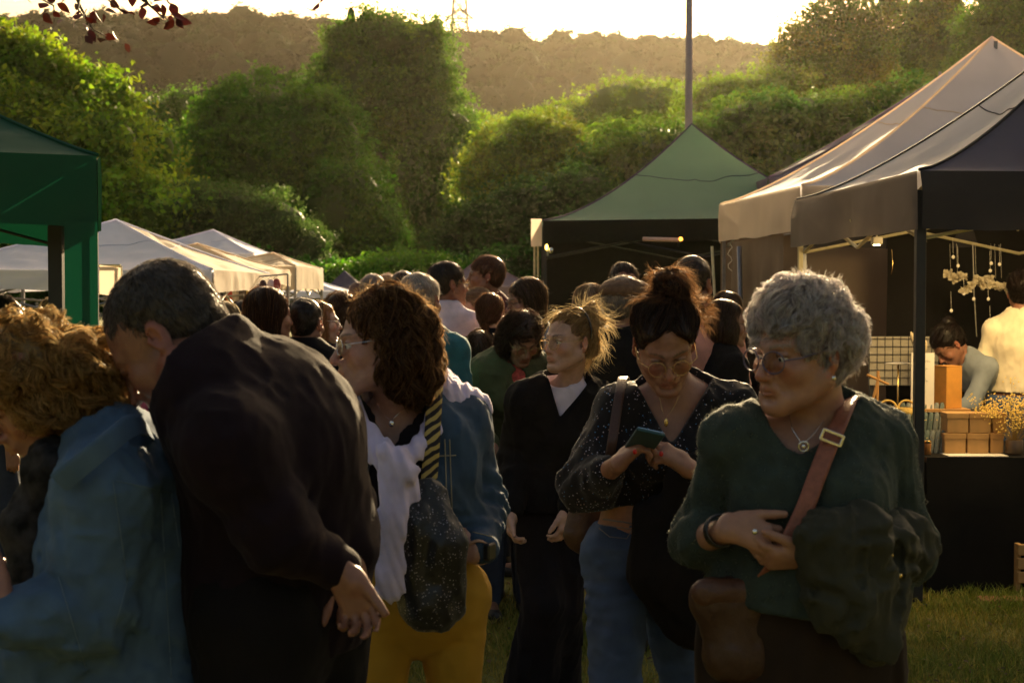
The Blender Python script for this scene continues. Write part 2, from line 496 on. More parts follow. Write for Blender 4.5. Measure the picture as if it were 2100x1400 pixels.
so.rotation_euler = sd.to_track_quat('Z', 'Y').to_euler(); so.location = sd * 30 + Vector((0, 0, 20))
cam = bpy.data.cameras.new('camera'); co = bpy.data.objects.new('camera', cam); COL.objects.link(co)
cam.lens = 50; cam.sensor_width = 36; cam.clip_end = 3000; cam.clip_start = .05
co.location = (0, 0, CAMZ); co.rotation_euler = (math.pi / 2 - PITCH, 0, 0)
cam.dof.use_dof = True; cam.dof.focus_distance = 5.3; cam.dof.aperture_fstop = 7.0
scene.camera = co
if LOOK:
    p = W(LOOK[0], LOOK[1], 3.0) - np.array([0, 0, CAMZ]); co.rotation_euler = Vector([float(v) for v in p]).to_track_quat('-Z', 'Y').to_euler(); cam.lens = 50 * LOOK[2]; cam.dof.use_dof = False
vs = scene.view_settings; vs.view_transform = 'Standard'; vs.look = 'None'; vs.gamma = 1; vs.exposure = EXPO
scene.cycles.use_denoising = True
scene.cycles.max_bounces = 8; scene.cycles.transparent_max_bounces = 12; scene.cycles.volume_bounces = 0
scene.cycles.diffuse_bounces = 3; scene.cycles.glossy_bounces = 2; scene.cycles.transmission_bounces = 4
scene.cycles.sample_clamp_indirect = 4
scene.cycles.use_adaptive_sampling = True; scene.cycles.adaptive_threshold = .02

# air
if HAZE > 0:
    hm, hnt, ho = newmat('haze_air')
    pv = nd(hnt, 'ShaderNodeVolumePrincipled'); pv.inputs['Density'].default_value = HAZE
    pv.inputs['Color'].default_value = (.96, .86, .66, 1); pv.inputs['Anisotropy'].default_value = .74
    hnt.links.new(pv.outputs[0], ho.inputs['Volume'])
    hz = MB().box((0, 230, 56), (330, 290, 58)).build('haze', hm, smooth=False)
    tag(hz, 'thin warm evening haze over the whole market and hill', kind='stuff'); 

# ------------------------------------------------------------------ ground
def grassmat():
    m, nt, out = newmat('grass_ground')
    tc = nd(nt, 'ShaderNodeTexCoord')
    n1 = nd(nt, 'ShaderNodeTexNoise', Scale=1.1, Detail=6); n2 = nd(nt, 'ShaderNodeTexNoise', Scale=60, Detail=4)
    for n in (n1, n2): nt.links.new(tc.outputs['Object'], n.inputs['Vector'])
    cr = nd(nt, 'ShaderNodeValToRGB'); e = cr.color_ramp.elements
    e[0].position = .35; e[0].color = (.09, .12, .02, 1); e[1].position = .68; e[1].color = (.3, .24, .06, 1)
    mx = nd(nt, 'ShaderNodeMath', operation='ADD'); m2 = nd(nt, 'ShaderNodeMath', operation='MULTIPLY'); m2.inputs[1].default_value = .5
    nt.links.new(n1.outputs[0], mx.inputs[0]); nt.links.new(n2.outputs[0], mx.inputs[1]); nt.links.new(mx.outputs[0], m2.inputs[0])
    nt.links.new(m2.outputs[0], cr.inputs[0])
    p = nd(nt, 'ShaderNodeBsdfPrincipled', Roughness=.95); nt.links.new(cr.outputs[0], p.inputs['Base Color'])
    b = nd(nt, 'ShaderNodeBump', Strength=.7, Distance=.03); nt.links.new(n2.outputs[0], b.inputs['Height']); nt.links.new(b.outputs[0], p.inputs['Normal'])
    nt.links.new(p.outputs[0], out.inputs[0]); return m
GR = grassmat()
n = 60
gx = np.sign(np.linspace(-1, 1, n)) * np.abs(np.linspace(-1, 1, n)) ** 3 * 320; gy = -50 + np.linspace(0, 1, n) ** 3 * 560
gg = np.stack(np.meshgrid(gx, gy, indexing='ij') + [np.zeros((n, n))], -1)
gg[..., 2] = 0
tag(grid_mesh('ground', gg, GR), kind='structure')

def leaf_quads(P, size, up=.3, asp=.6, seed=0, nrm=None):
    """leaf-shaped rhombi at points P"""
    r = np.random.default_rng(seed); n = len(P)
    a = r.normal(size=(n, 3)); a /= np.linalg.norm(a, axis=1, keepdims=True)
    if nrm is not None: a = a + nrm * .5
    a[:, 2] += up; a /= np.linalg.norm(a, axis=1, keepdims=True)
    b = np.cross(a, r.normal(size=(n, 3))); b /= np.linalg.norm(b, axis=1, keepdims=True) + 1e-9
    c = np.cross(a, b); s = (size * (.6 + .8 * r.random(n)))[:, None] if np.isscalar(size) else size[:, None]
    V = np.stack([P - b * s * .5, P + c * s * asp * .5 + a * s * .08, P + b * s * .5, P - c * s * asp * .5 + a * s * .08], 1).reshape(-1, 3)
    Q = np.arange(n * 4).reshape(n, 4)
    return V, Q

# grass blades where the lawn shows between the people
def blades():
    r = np.random.default_rng(3); Pn = []
    for (x0, x1, y0, y1, dn) in ((-1.2, 1.9, 4.4, 7.6, 7500), (-1.2, 2.4, 7.6, 11, 1800), (1.6, 3.6, 5.2, 8.2, 8000)):
        k = int((x1 - x0) * (y1 - y0) * dn)
        Pn.append(np.stack([r.uniform(x0, x1, k), r.uniform(y0, y1, k), np.zeros(k)], -1))
    P = np.concatenate(Pn).astype(np.float32); n = len(P)
    dens = noise3(P, 1.7, 4) + .5 * noise3(P, 6, 6); keep = r.random(n) < np.clip(.75 + dens * .8, .12, 1); P = P[keep]; dens = dens[keep]; n = len(P)
    h = (.022 + .04 * r.random(n) ** 2) * (1 + .5 * dens); th = r.random(n) * 6.283; ln = r.normal(size=(n, 2)) * .55
    wd = .0022 + .0018 * r.random(n)
    u = np.stack([np.cos(th), np.sin(th), np.zeros(n)], -1) * wd[:, None]
    tip = P + np.concatenate([ln * h[:, None], h[:, None]], 1); mid = P + np.concatenate([ln * h[:, None] * .3, h[:, None] * .6], 1)
    V = np.stack([P - u, P + u, mid + u * .7, tip, mid - u * .7], 1).reshape(-1, 3)
    b = np.arange(n) * 5
    Q = np.concatenate([np.stack([b, b + 1, b + 2, b + 4], -1), np.stack([b + 4, b + 2, b + 3, b + 3], -1)])
    g = (.15 + .8 * np.clip(dens + .5 * r.normal(size=n) + .4, 0, 1))[:, None]
    c = np.array([.16, .22, .032]) * g + np.array([.44, .34, .08]) * (1 - g)
    c *= (.7 + .6 * r.random((n, 1)))
    # split into tris for the tip: use quads + separate tri mesh avoided
    Q1 = np.concatenate([np.stack([b, b + 1, b + 2], -1), np.stack([b, b + 2, b + 4], -1), np.stack([b + 4, b + 2, b + 3], -1)])
    o = mesh_obj('grass', V, Q1, leafmat('grass_blade', .4), col=np.repeat(c, 5, axis=0), smooth=False)
    tag(o, 'short trampled green and straw coloured grass of the lawn', kind='stuff')
blades()
# fallen leaves / clover specks on the lawn
def litter():
    r = np.random.default_rng(8); k = 900
    P = np.stack([r.uniform(-1.2, 3.4, k), r.uniform(4.5, 8, k), np.full(k, .03)], -1)
    V, Q = leaf_quads(P, .03, up=2.5, seed=4)
    c = np.repeat(np.array([.12, .07, .03]) * (.4 + r.random((k, 1))), 4, axis=0)
    tag(mesh_obj('fallen_leaves', V, Q, leafmat('litter', .2), col=c, smooth=False), 'small brown fallen leaves scattered in the grass', kind='stuff')
litter()

# ------------------------------------------------------------------ hill and far wood
def ridge_px(px):
    return np.interp(px, [-600, 0, 150, 300, 450, 600, 760, 900, 1000, 1200, 1400, 1600, 1900, 2100, 2700], [60, 48, 42, 52, 44, 40, 52, 72, 86, 92, 96, 108, 100, 95, 90])
def hill_z(x, y):
    px = 1050 + x / np.maximum(y, 1) * F2
    top = CAMZ + (600 - ridge_px(px) - 22) / F2 * 270
    t = np.clip((y - 95) / (270 - 95), 0, 1.25)
    return top * (t ** 1.05) * np.where(t > 1, np.clip(1 - (t - 1) * .8, 0, 1), 1) + fbm(np.stack([x, y, x * 0], -1), .03, 3, 2) * 1.2 * np.clip(t * 3, 0, 1)
hx = np.linspace(-260, 260, 110); hy = np.linspace(90, 330, 60)
HX, HY = np.meshgrid(hx, hy, indexing='ij')
hgrid = np.stack([HX, HY, hill_z(HX, HY) - .6], -1)
tag(grid_mesh('hill', hgrid, plain('hill_floor', (.03, .035, .018), .95, bump=.5)), kind='structure')
LEAF = leafmat('foliage', .5, .55, (1.0, 1.0, .8)); LEAFD = leafmat('foliage_far', .22, .9)
BARK = plain('bark', (.07, .055, .04), .9, bump=.8, scale=8)

def crown_pts(lobes, n, clump, seed, fill=.25, front=.6, rag=.16):
    """leaf positions on lumpy lobes: (center, radii)"""
    r = np.random.default_rng(seed); A = np.array([rad[0] * rad[2] for c, rad in lobes]); A = A / A.sum()
    out = []; nr = []; tn = []
    per = 26
    for (c, rad), a in zip(lobes, A):
        k = max(int(n * a / per), 4)
        d = r.normal(size=(k, 3)); d /= np.linalg.norm(d, axis=1, keepdims=True)
        fl = (d[:, 1] > .15) & (r.random(k) < front); d[fl, 1] *= -1
        bump = fbm(d * 1.0 + seed, 2.6, 4, seed % 7) * rag
        rr = (1 + bump) * np.where(r.random(k) < fill, r.uniform(.72, .97, k), r.uniform(.95, 1.05, k))
        sp = r.random(k) < (.09 if rag > .2 else .0); rr = np.where(sp, r.uniform(1.05, 1.22, k), rr)
        C = np.array(c) + d * np.array(rad) * rr[:, None]
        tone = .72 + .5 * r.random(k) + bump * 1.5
        g = r.normal(size=(k, per, 3)) * clump * np.array([1, 1, .6]) * (.6 + .8 * r.random((k, 1, 1)))
        out.append((C[:, None] + g).reshape(-1, 3)); nr.append(np.repeat(d, per, axis=0)); tn.append(np.repeat(tone, per))
    return np.concatenate(out), np.concatenate(nr), np.concatenate(tn)

def far_wood():
    r = np.random.default_rng(21); Vs = []; Qs = []; Cs = []; nv = 0
    rows = []
    for y, cnt, s in ((272, 100, 1.05), (262, 95, 1.0), (245, 80, 1.1), (225, 70, 1.1), (205, 62, 1.1), (185, 55, 1.1), (165, 48, 1.15), (145, 42, 1.1), (125, 40, 1.)):
        half = y * .42
        for i in range(cnt):
            x = -half + 2 * half * (i + r.uniform(.05, .95)) / cnt; yy = y + r.uniform(-7, 7)
            rows.append((x, yy, s * r.uniform(.7, 1.25)))
    for i, (x, y, s) in enumerate(rows):
        z = float(hill_z(np.array(x), np.array(y)))
        rad = np.array([2.3, 2.1, 2.0 if r.random() < .9 else 2.6]) * s * 1.2
        nn = 1050
        P, N, T = crown_pts([((x, y, z + 1.0 * s), rad)], nn, .24 * s, i, .2, .7, .16)
        V, Q = leaf_quads(P, .33 * s, .3, .7, i, N)
        base = np.array([.015, .027, .011]) * (.45 + 1.1 * r.random()) * np.array([1 + .35 * r.random(), 1, 1])
        Vs.append(V); Qs.append(Q + nv); nv += len(V); Cs.append(np.repeat(base * T[:, None], 4, axis=0))
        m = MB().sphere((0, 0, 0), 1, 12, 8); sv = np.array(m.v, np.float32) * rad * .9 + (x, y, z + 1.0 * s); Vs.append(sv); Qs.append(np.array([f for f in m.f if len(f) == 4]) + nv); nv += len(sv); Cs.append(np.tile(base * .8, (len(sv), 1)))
    o = mesh_obj('far_wood', np.concatenate(Vs), np.concatenate(Qs), LEAFD, col=np.clip(np.concatenate(Cs), .005, 1), smooth=False)
    tag(o, 'dark hazy woodland covering the whole hillside under the bright sky', kind='stuff')
far_wood()

A_ = lambda *v: np.array(v, float)
def tree(name, label, cat, D, lobes, col, leaf=.15, n=22000, clump=.22, var=(.5, .5, .5), ground=True, rag=.16, group=None, fill=.25, core=True, mat=None, col2=None, asp=.6, trunk=.16):
    seed = int(abs(lobes[0][0]) * 3 + D)
    L = []; rs = np.random.default_rng(seed + 1)
    for q in lobes:
        dd = D + (q[4] if len(q) > 4 else 0)
        s = dd / F2; c = W(q[0], q[1], dd); L.append((c, np.array([q[2] * s, q[2] * s * .85, q[3] * s])))
    base = L[0][0].copy(); base[2] = 0
    NL = len(L)
    for c, rad in L[:NL]:
        if rad[0] < .6: continue
        for j in range(7):
            d = rs.normal(size=3); d[1] = -abs(d[1]) if j < 5 else d[1]; d[2] = d[2] * .8 + .15; d /= np.linalg.norm(d)
            f = rs.uniform(.24, .42) * (1 if rag > .1 else .75); L.append((c + d * rad * (.96 - f * .45), rad * f * A_(1, 1, .9)))
    root = empty(name, base, label, cat, group)
    P, N, T = crown_pts(L, n, clump, seed, fill, .6, rag)
    k = P[:, 2] > .1; P, N, T = P[k], N[k], T[k]
    V, Q = leaf_quads(P, leaf, .25, asp, seed, N)
    r = np.random.default_rng(seed); col = np.array(col) * A_(1.35, 2.15, .75); col2 = None if col2 is None else np.array(col2) * A_(1.4, 2.1, .75)
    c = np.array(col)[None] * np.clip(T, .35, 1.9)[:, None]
    if col2 is not None:
        mk = np.clip(noise3(P.astype(np.float32), .8, 3) * 1.2 + .4, 0, 1)[:, None]; c = c * (1 - mk) + np.array(col2)[None] * np.clip(T, .35, 1.9)[:, None] * mk
    c = c * (1 + (r.random((len(c), 3)) - .5) * np.array(var)[None] * .6)
    Vs = [V]; Qs = [Q]; Cs = [np.repeat(np.clip(c, .004, 1), 4, axis=0)]; nv = len(V)
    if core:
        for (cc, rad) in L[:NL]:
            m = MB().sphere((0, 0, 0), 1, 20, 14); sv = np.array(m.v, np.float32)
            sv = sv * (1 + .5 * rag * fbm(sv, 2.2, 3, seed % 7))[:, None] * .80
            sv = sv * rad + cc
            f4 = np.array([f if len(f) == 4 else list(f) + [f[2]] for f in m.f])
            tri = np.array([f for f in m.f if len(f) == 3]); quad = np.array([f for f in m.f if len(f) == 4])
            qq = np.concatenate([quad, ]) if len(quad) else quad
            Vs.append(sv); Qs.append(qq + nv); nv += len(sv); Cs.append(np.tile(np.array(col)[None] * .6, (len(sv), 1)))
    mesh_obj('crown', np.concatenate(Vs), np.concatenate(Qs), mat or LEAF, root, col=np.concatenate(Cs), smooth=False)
    m = MB(); z1 = L[0][0][2]
    m.tube([base, base + [0.1, 0, z1 * .4], base + [0.05, .1, z1]], [trunk * 1.3, trunk, trunk * .5], 8)
    for i, (cc, rad) in enumerate(L[:6]):
        for j in range(2):
            d = r.normal(size=3) * .5; d[2] = abs(d[2])
            m.tube([base + [0.05, .05, z1 * (.35 + .15 * j)], (base + [0, 0, z1 * .6] + cc) / 2, cc + d * rad * .7], [trunk * .5, trunk * .3, .03], 6)
    m.build('trunk', BARK, root)
    return root
TREEG = 'trees and bushes behind the market'
G1 = (.085, .13, .018); G2 = (.035, .085, .014); G3 = (.07, .085, .025); YG = (.15, .17, .02)
tree('broadleaf_tree', 'tall yellow-green leafy tree at the left edge above the green gazebo', 'tree', 40,
     [(40, 200, 110, 110), (110, 260, 120, 120), (190, 330, 110, 120, -2), (20, 330, 150, 140, -2), (230, 250, 60, 60), (300, 330, 70, 80, 1), (110, 450, 190, 110, -3), (250, 470, 130, 110, -3), (60, 130, 60, 55), (150, 180, 60, 50), (235, 200, 40, 45), (10, 110, 70, 50)],
     (.11, .13, .02), .17, 46000, .26, rag=.3, group=TREEG, col2=(.17, .155, .02), fill=.35)
tree('dome_tree', 'dense round dome-shaped green tree behind the white tents', 'tree', 50,
     [(560, 330, 190, 168), (470, 300, 100, 90, -1), (650, 300, 110, 115, 0), (700, 430, 110, 110, -2), (740, 500, 90, 90, -2), (560, 470, 230, 110, 0), (420, 400, 90, 130, 0)],
     (.055, .1, .014), .15, 60000, .17, rag=.07, group=TREEG, col2=(.075, .125, .016))
tree('tall_tree', 'tall olive-green tree rising above the ridge behind the dome tree', 'tree', 62,
     [(780, 210, 130, 130), (720, 150, 70, 80), (860, 190, 85, 110), (810, 90, 110, 50), (700, 90, 35, 45), (760, 60, 40, 40), (880, 100, 45, 60), (900, 330, 100, 130, -1), (850, 430, 120, 120, -2), (930, 460, 90, 110, -2), (660, 230, 60, 90), (720, 45, 12, 34), (895, 65, 18, 30)],
     (.055, .085, .02), .17, 48000, .26, rag=.28, group=TREEG, col2=(.08, .11, .02), fill=.35)
tree('silver_bush', 'grey-green feathery bush behind the white tent peaks', 'bush', 38,
     [(470, 450, 80, 70), (560, 480, 80, 80), (400, 450, 80, 70), (620, 520, 60, 60)],
     (.07, .085, .055), .12, 16000, .14, rag=.3, group=TREEG, asp=.3, trunk=.06)
tree('low_bush', 'bright green low bush above the grey-haired heads', 'bush', 36,
     [(820, 560, 90, 42), (740, 570, 60, 30), (900, 560, 50, 30)], (.09, .14, .02), .11, 9000, .13, group=TREEG, trunk=.05)
tree('yellow_bush', 'loose yellow-green bushes right of the tall tree', 'bush', 46,
     [(1060, 330, 90, 80), (1140, 300, 70, 60), (1000, 370, 70, 70), (1180, 350, 70, 60), (1080, 270, 40, 30)],
     (.13, .14, .025), .13, 20000, .16, rag=.3, group=TREEG, col2=(.17, .14, .03), fill=.4)
tree('dark_shrub', 'dark green shrub left of the dark green gazebo', 'bush', 40,
     [(1120, 440, 110, 75), (1040, 480, 90, 90), (970, 500, 80, 80), (1200, 420, 80, 70)], (.03, .055, .014), .13, 20000, .16, group=TREEG, trunk=.08, rag=.22)
tree('light_tree', 'pale sunlit green tree on the slope right of the centre', 'tree', 80,
     [(1280, 225, 110, 60), (1190, 260, 90, 55), (1360, 230, 70, 60), (1090, 275, 80, 40), (1240, 300, 160, 70), (990, 265, 60, 30), (1400, 290, 110, 60)],
     (.13, .15, .025), .2, 24000, .3, rag=.22, group=TREEG, col2=(.17, .17, .03))
tree('hedge_tree', 'thick green hedge row behind the pole and dark green gazebo', 'bush', 44,
     [(1350, 330, 150, 80), (1490, 330, 120, 90), (1600, 330, 120, 90), (1260, 380, 110, 90), (1420, 420, 200, 100), (1640, 260, 110, 70), (1760, 270, 120, 80), (1540, 260, 100, 60), (1880, 260, 120, 90)],
     (.045, .08, .016), .15, 52000, .18, rag=.22, group=TREEG, col2=(.085, .11, .02))
tree('slope_tree', 'yellow-green tree between the pole and the tall backlit trees', 'tree', 70,
     [(1480, 215, 80, 50), (1560, 210, 80, 60), (1530, 250, 120, 50)], (.12, .13, .02), .2, 14000, .28, rag=.28, group=TREEG)
tree('backlit_tree', 'tall feathery tree with glowing top left of the beige tent peak', 'tree', 72,
     [(1690, 130, 95, 90), (1640, 150, 60, 70), (1770, 110, 80, 90), (1840, 130, 90, 110), (1700, 40, 45, 60), (1730, 20, 30, 50), (1630, 90, 30, 45), (1800, 30, 50, 50), (1600, 100, 18, 30), (1670, 60, 25, 60)],
     (.085, .085, .025), .17, 42000, .28, rag=.4, group=TREEG, fill=.5, col2=(.14, .1, .03), core=False)
tree('conical_tree', 'pointed tree with glowing tips behind the beige tent peak', 'tree', 66,
     [(1910, 110, 70, 110), (1940, 40, 45, 80), (1960, 150, 90, 110), (1880, 60, 30, 70)], (.08, .09, .022), .17, 24000, .26, rag=.35, group=TREEG, fill=.45, col2=(.13, .11, .02))
tree('poplar_tree', 'lighter green tree at the right edge behind the tent peak', 'tree', 54,
     [(2040, 110, 80, 120), (2110, 150, 100, 160), (2050, 40, 50, 60), (2000, 200, 80, 80), (2130, 40, 60, 60)], (.1, .13, .03), .16, 30000, .24, rag=.3, group=TREEG, fill=.35)
tree('back_tree', 'dark green tree mass between the dome tree and the hill', 'tree', 85,
     [(380, 230, 60, 50), (330, 260, 70, 60), (1000, 300, 70, 50)], (.06, .09, .02), .2, 7000, .3, rag=.3, group=TREEG)

for i, (px, py, rx, ry, D, c) in enumerate([(80, 560, 160, 80, 36, G2), (300, 560, 130, 70, 37, G2), (480, 580, 120, 60, 36, G2), (650, 590, 100, 50, 37, G2), (1000, 570, 110, 60, 37, G2),
        (1180, 540, 120, 80, 37, (.03, .06, .014)), (1400, 520, 150, 100, 36, (.03, .06, .014)), (1650, 470, 170, 120, 36, G2), (1900, 450, 180, 130, 38, G2), (2120, 480, 150, 130, 38, G2)]):
    tree('hedge_bush', ['shaded bush at the far left under the tall leafy tree', 'dark bush between the leafy tree and the dome tree', 'dark bush behind the white tent roofs', 'dark bush at the foot of the dome tree', 'dark bush behind the tall man in dark red',
        'shaded bush left of the dark green gazebo front', 'dark bush hidden behind the dark green gazebo', 'bush behind the gap between gazebo and beige tent', 'bush hidden behind the beige tent', 'bush hidden behind the right hand tents'][i], 'bush', D,
        [(px, py, rx, ry), (px - rx * .5, py + 30, rx * .6, ry * .8), (px + rx * .5, py + 25, rx * .6, ry * .8)], c, .14, 6000, .16, group=TREEG, trunk=.06, rag=.25)
# hanging copper beech twigs at the top left corner
def twig():
    root = empty('beech_branch', W(180, -200, 3.9), 'drooping dark red-brown leafy twigs at the top left corner', 'branch')
    r = np.random.default_rng(9); m = MB(); LP = []
    paths = [[(20, -160), (50, -20), (110, 12), (112, 36)], [(150, -160), (140, -40), (165, 15), (190, 60), (240, 86)], [(230, -160), (215, -30), (222, 0), (250, 25)],
             [(300, -170), (285, -30), (300, 5), (325, 28), (350, 45)], [(330, -170), (330, -20), (345, 5), (360, 18)], [(680, -60), (672, -20), (668, -6)], [(150, -160), (165, -20), (160, 20), (185, 50)]]
    for pth in paths:
        P = [W(a, b, 3.9 + r.uniform(-.12, .12)) for a, b in pth]
        m = MB(); m.tube(P, [.006, .004, .0025, .0012][:len(P)] if len(P) == 4 else list(np.linspace(.006, .0012, len(P))), 6); m.build('twig', BARK, root)
        for i in range(len(P) - 1):
            for t in np.linspace(0, 1, 5 if i > 0 else 2):
                LP.append(P[i] * (1 - t) + P[i + 1] * t + r.normal(size=3) * .018)
    V = []; Q = []
    for i, p in enumerate(LP):
        p = np.array(p); d = r.normal(size=3) * [.7, .7, .4] + [.3, 0, -.5]; d /= np.linalg.norm(d); s = np.cross(d, r.normal(size=3)); s /= np.linalg.norm(s); nn = np.cross(d, s)
        L = r.uniform(.026, .044); prof = [0, .35, .5, .42, .25, 0]
        b = len(V)
        for j, wv in enumerate(prof):
            t = j / 5
            for q in (-1, 0, 1): V.append(p + d * L * t + s * q * wv * L * .62 + nn * (abs(q) * .18 * wv * L - .12 * L * t * t))
        for j in range(5):
            for q in range(2): Q.append([b + j * 3 + q, b + j * 3 + q + 1, b + (j + 1) * 3 + q + 1, b + (j + 1) * 3 + q])
    mesh_obj('leaves', np.array(V), np.array(Q), leafmat('beech_leaf', .3, .4, (1.3, .5, .3)), root, col=np.tile([.035, .012, .01], (len(V), 1)))
twig()

# tall pole and transmission tower
POLE = plain('pole_paint', (.3, .25, .28), .5, .3)
b = W(1411, 600, 17); b[2] = 0
pr = empty('tall_pole', b, 'tall slim mauve-grey pole rising behind the dark green gazebo', 'pole')
MB().tube([b, b + [0, 0, 7.5]], [.052, .036], 14).build('shaft', POLE, pr); MB().tube([b, b + [0, 0, .25]], [.09, .08], 14).build('base', POLE, pr)
mm = MB(); mm.tube([b + [0, 0, 7.5], b + [0, 0, 7.54]], [.04, .03], 12); mm.sphere(b + [0, 0, 7.58], .045, 12, 8); mm.build('finial', POLE, pr)

def pylon():
    D = 285; cx, _, zb = W(943, 112, D); s = D / F2
    root = empty('transmission_tower', (cx, D, zb - 3), 'faint hazy lattice transmission tower on the ridge under the bright sky', 'tower')
    st = plain('galvanised', (.4, .38, .36), .6, .3); m = MB()
    zt = W(943, -190, D)[2]
    def hw(z): return np.interp(z, [zb - 3, W(0, 50, D)[2], zt], [2.6, 1.5, .35])
    zs = np.linspace(zb - 3, zt, 15)
    for i in range(len(zs) - 1):
        a, c = hw(zs[i]), hw(zs[i + 1])
        for sx in (-1, 1):
            for sy in (-1, 1):
                m.tube([(cx + sx * a, D + sy * a, zs[i]), (cx + sx * c, D + sy * c, zs[i + 1])], .2, 4)
            m.tube([(cx + sx * a, D - a, zs[i]), (cx - sx * c, D - c, zs[i + 1])], .12, 4)
            m.tube([(cx - sx * a, D + a, zs[i]), (cx + sx * c, D + c, zs[i + 1])], .12, 4)
        m.tube([(cx - a, D - a, zs[i]), (cx + a, D - a, zs[i])], .14, 4)
    m.build('lattice_mast', st, root, smooth=False)
    wires = MB()
    for (py, half) in ((38, 27 * s), (-80, 40 * s), (-150, 30 * s)):
        m = MB(); z = W(943, py, D)[2]
        for sy in (-1, 1):
            m.tube([(cx - half, D, z), (cx, D + sy * 1.3, z + 1.8)], .16, 4); m.tube([(cx + half, D, z), (cx, D + sy * 1.3, z + 1.8)], .16, 4)
        m.tube([(cx - half, D, z), (cx + half, D, z)], .16, 4)
        for sx in (-1, 1): m.tube([(cx + sx * half, D, z), (cx + sx * half, D, z - 1.9)], .13, 5)
        m.build('crossarm', st, root, smooth=False)
        for sx in (-1, 1):
            for e in (-1, 1):
                pts = []
                for t in np.linspace(0, 1, 14):
                    pts.append((cx + sx * half + e * t * 150, D + t * 12, z - 1.9 - 14 * 4 * t * (1 - t) * .35 - e * t * 2))
                wires.tube(pts, .045, 4)
    wires.build('power_line', st, root)
pylon()
# ------------------------------------------------------------------ market tents
def fab(name, col, trans=.25, rough=.75): return cloth(name, col, rough, 2.2, .35, 260, trans, .1, .06)
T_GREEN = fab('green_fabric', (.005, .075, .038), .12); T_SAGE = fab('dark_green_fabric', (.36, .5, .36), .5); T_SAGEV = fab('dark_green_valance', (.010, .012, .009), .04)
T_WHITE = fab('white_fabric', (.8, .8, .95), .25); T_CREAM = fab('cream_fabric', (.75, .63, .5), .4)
T_BEIGE = fab('beige_fabric', (.74, .69, .72), .35); T_BEIGEV = fab('beige_valance', (.8, .68, .55), .6)
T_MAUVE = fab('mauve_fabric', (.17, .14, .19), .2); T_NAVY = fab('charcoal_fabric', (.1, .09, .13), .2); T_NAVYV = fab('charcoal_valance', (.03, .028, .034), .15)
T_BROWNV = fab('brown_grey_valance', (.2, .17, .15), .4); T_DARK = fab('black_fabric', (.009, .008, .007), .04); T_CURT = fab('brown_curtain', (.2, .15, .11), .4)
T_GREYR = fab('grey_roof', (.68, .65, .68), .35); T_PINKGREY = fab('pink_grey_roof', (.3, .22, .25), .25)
YMET = plain('cream_painted_metal', (.55, .48, .28), .45, .1)

def roof_face(a, b, pk, ridge_pow, sag, nu=26, nv=26, seed=0, wr=.022, edge_sag=0.):
    u = np.linspace(0, 1, nu)[None, :, None]; v = np.linspace(0, 1, nv)[:, None, None] ** 1.0
    e = a * (1 - u) + b * u; P = e * (1 - v) + pk * v
    z = e[..., 2:] + (pk[2] - e[..., 2:]) * (v ** ridge_pow)
    # hump where the eave frame carries the cloth, hollow between the ridges
    s = np.sin(np.pi * u) ; z = z - sag * s * v * (1 - v) * 4 - edge_sag * s * (1 - v) ** 3
    P = P.copy(); P[..., 2:] = z
    flat = P.reshape(-1, 3)
    wn = fbm(np.stack([flat[:, 0] * 3, flat[:, 1] * 3, flat[:, 2] * 1.0], -1).astype(np.float32), 1.9, 4, seed) * wr
    # folds fanning out of the corners
    uu = np.broadcast_to(u, (nv, nu, 1)).reshape(-1); vv = np.broadcast_to(v, (nv, nu, 1)).reshape(-1)
    fan = np.sin((np.arctan2(vv + .02, uu + .02)) * 26 + seed) * np.exp(-6 * (uu + vv)) + np.sin((np.arctan2(vv + .02, 1 - uu + .02)) * 26) * np.exp(-6 * (1 - uu + vv))
    flat[:, 2] += (wn + fan * wr * 1.2) * np.clip(4 * vv, 0, 1) * np.clip((1 - vv) * 6, 0, 1) * np.clip(np.minimum(uu, 1 - uu) * 8 , 0, 1)
    return flat.reshape(nv, nu, 3)

def strip(a, b, h, nu=50, nv=9, seed=0, amp=.02, bottom=0.0, scallop=0, out=(0, -1, 0), freq=2.2):
    a = np.array(a, float); b = np.array(b, float); out = np.array(out, float)
    u = np.linspace(0, 1, nu)[None, :, None]; v = np.linspace(0, 1, nv)[:, None, None]
    P = a * (1 - u) + b * u - np.array([0, 0, 1.]) * v * h
    q = np.concatenate([np.broadcast_to(u * np.linalg.norm(b - a), (nv, nu, 1)), np.broadcast_to(v * h * .35, (nv, nu, 1)), np.zeros((nv, nu, 1))], -1).reshape(-1, 3)
    d = fbm(q.astype(np.float32), freq, 3, seed).reshape(nv, nu, 1)
    P = P + out * d * amp * np.minimum(1, v * 3) + out * .012
    P[..., 2:] -= bottom * np.sin(np.pi * u) * v + (fbm(q.astype(np.float32), 1.6, 2, seed + 5).reshape(nv, nu, 1)) * .02 * v
    return P

def sheets(name, grids, mat, parent, thick=.004):
    Vs = []; Qs = []; n = 0
    for P in grids:
        a, b = P.shape[:2]; i, j = np.meshgrid(np.arange(a - 1), np.arange(b - 1), indexing='ij'); k = i * b + j
        Q = np.stack([k, k + 1, k + b + 1, k + b], -1).reshape(-1, 4)
        Vs.append(P.reshape(-1, 3)); Qs.append(Q + n); n += a * b
    return mesh_obj(name, np.concatenate(Vs), np.concatenate(Qs), mat, parent)

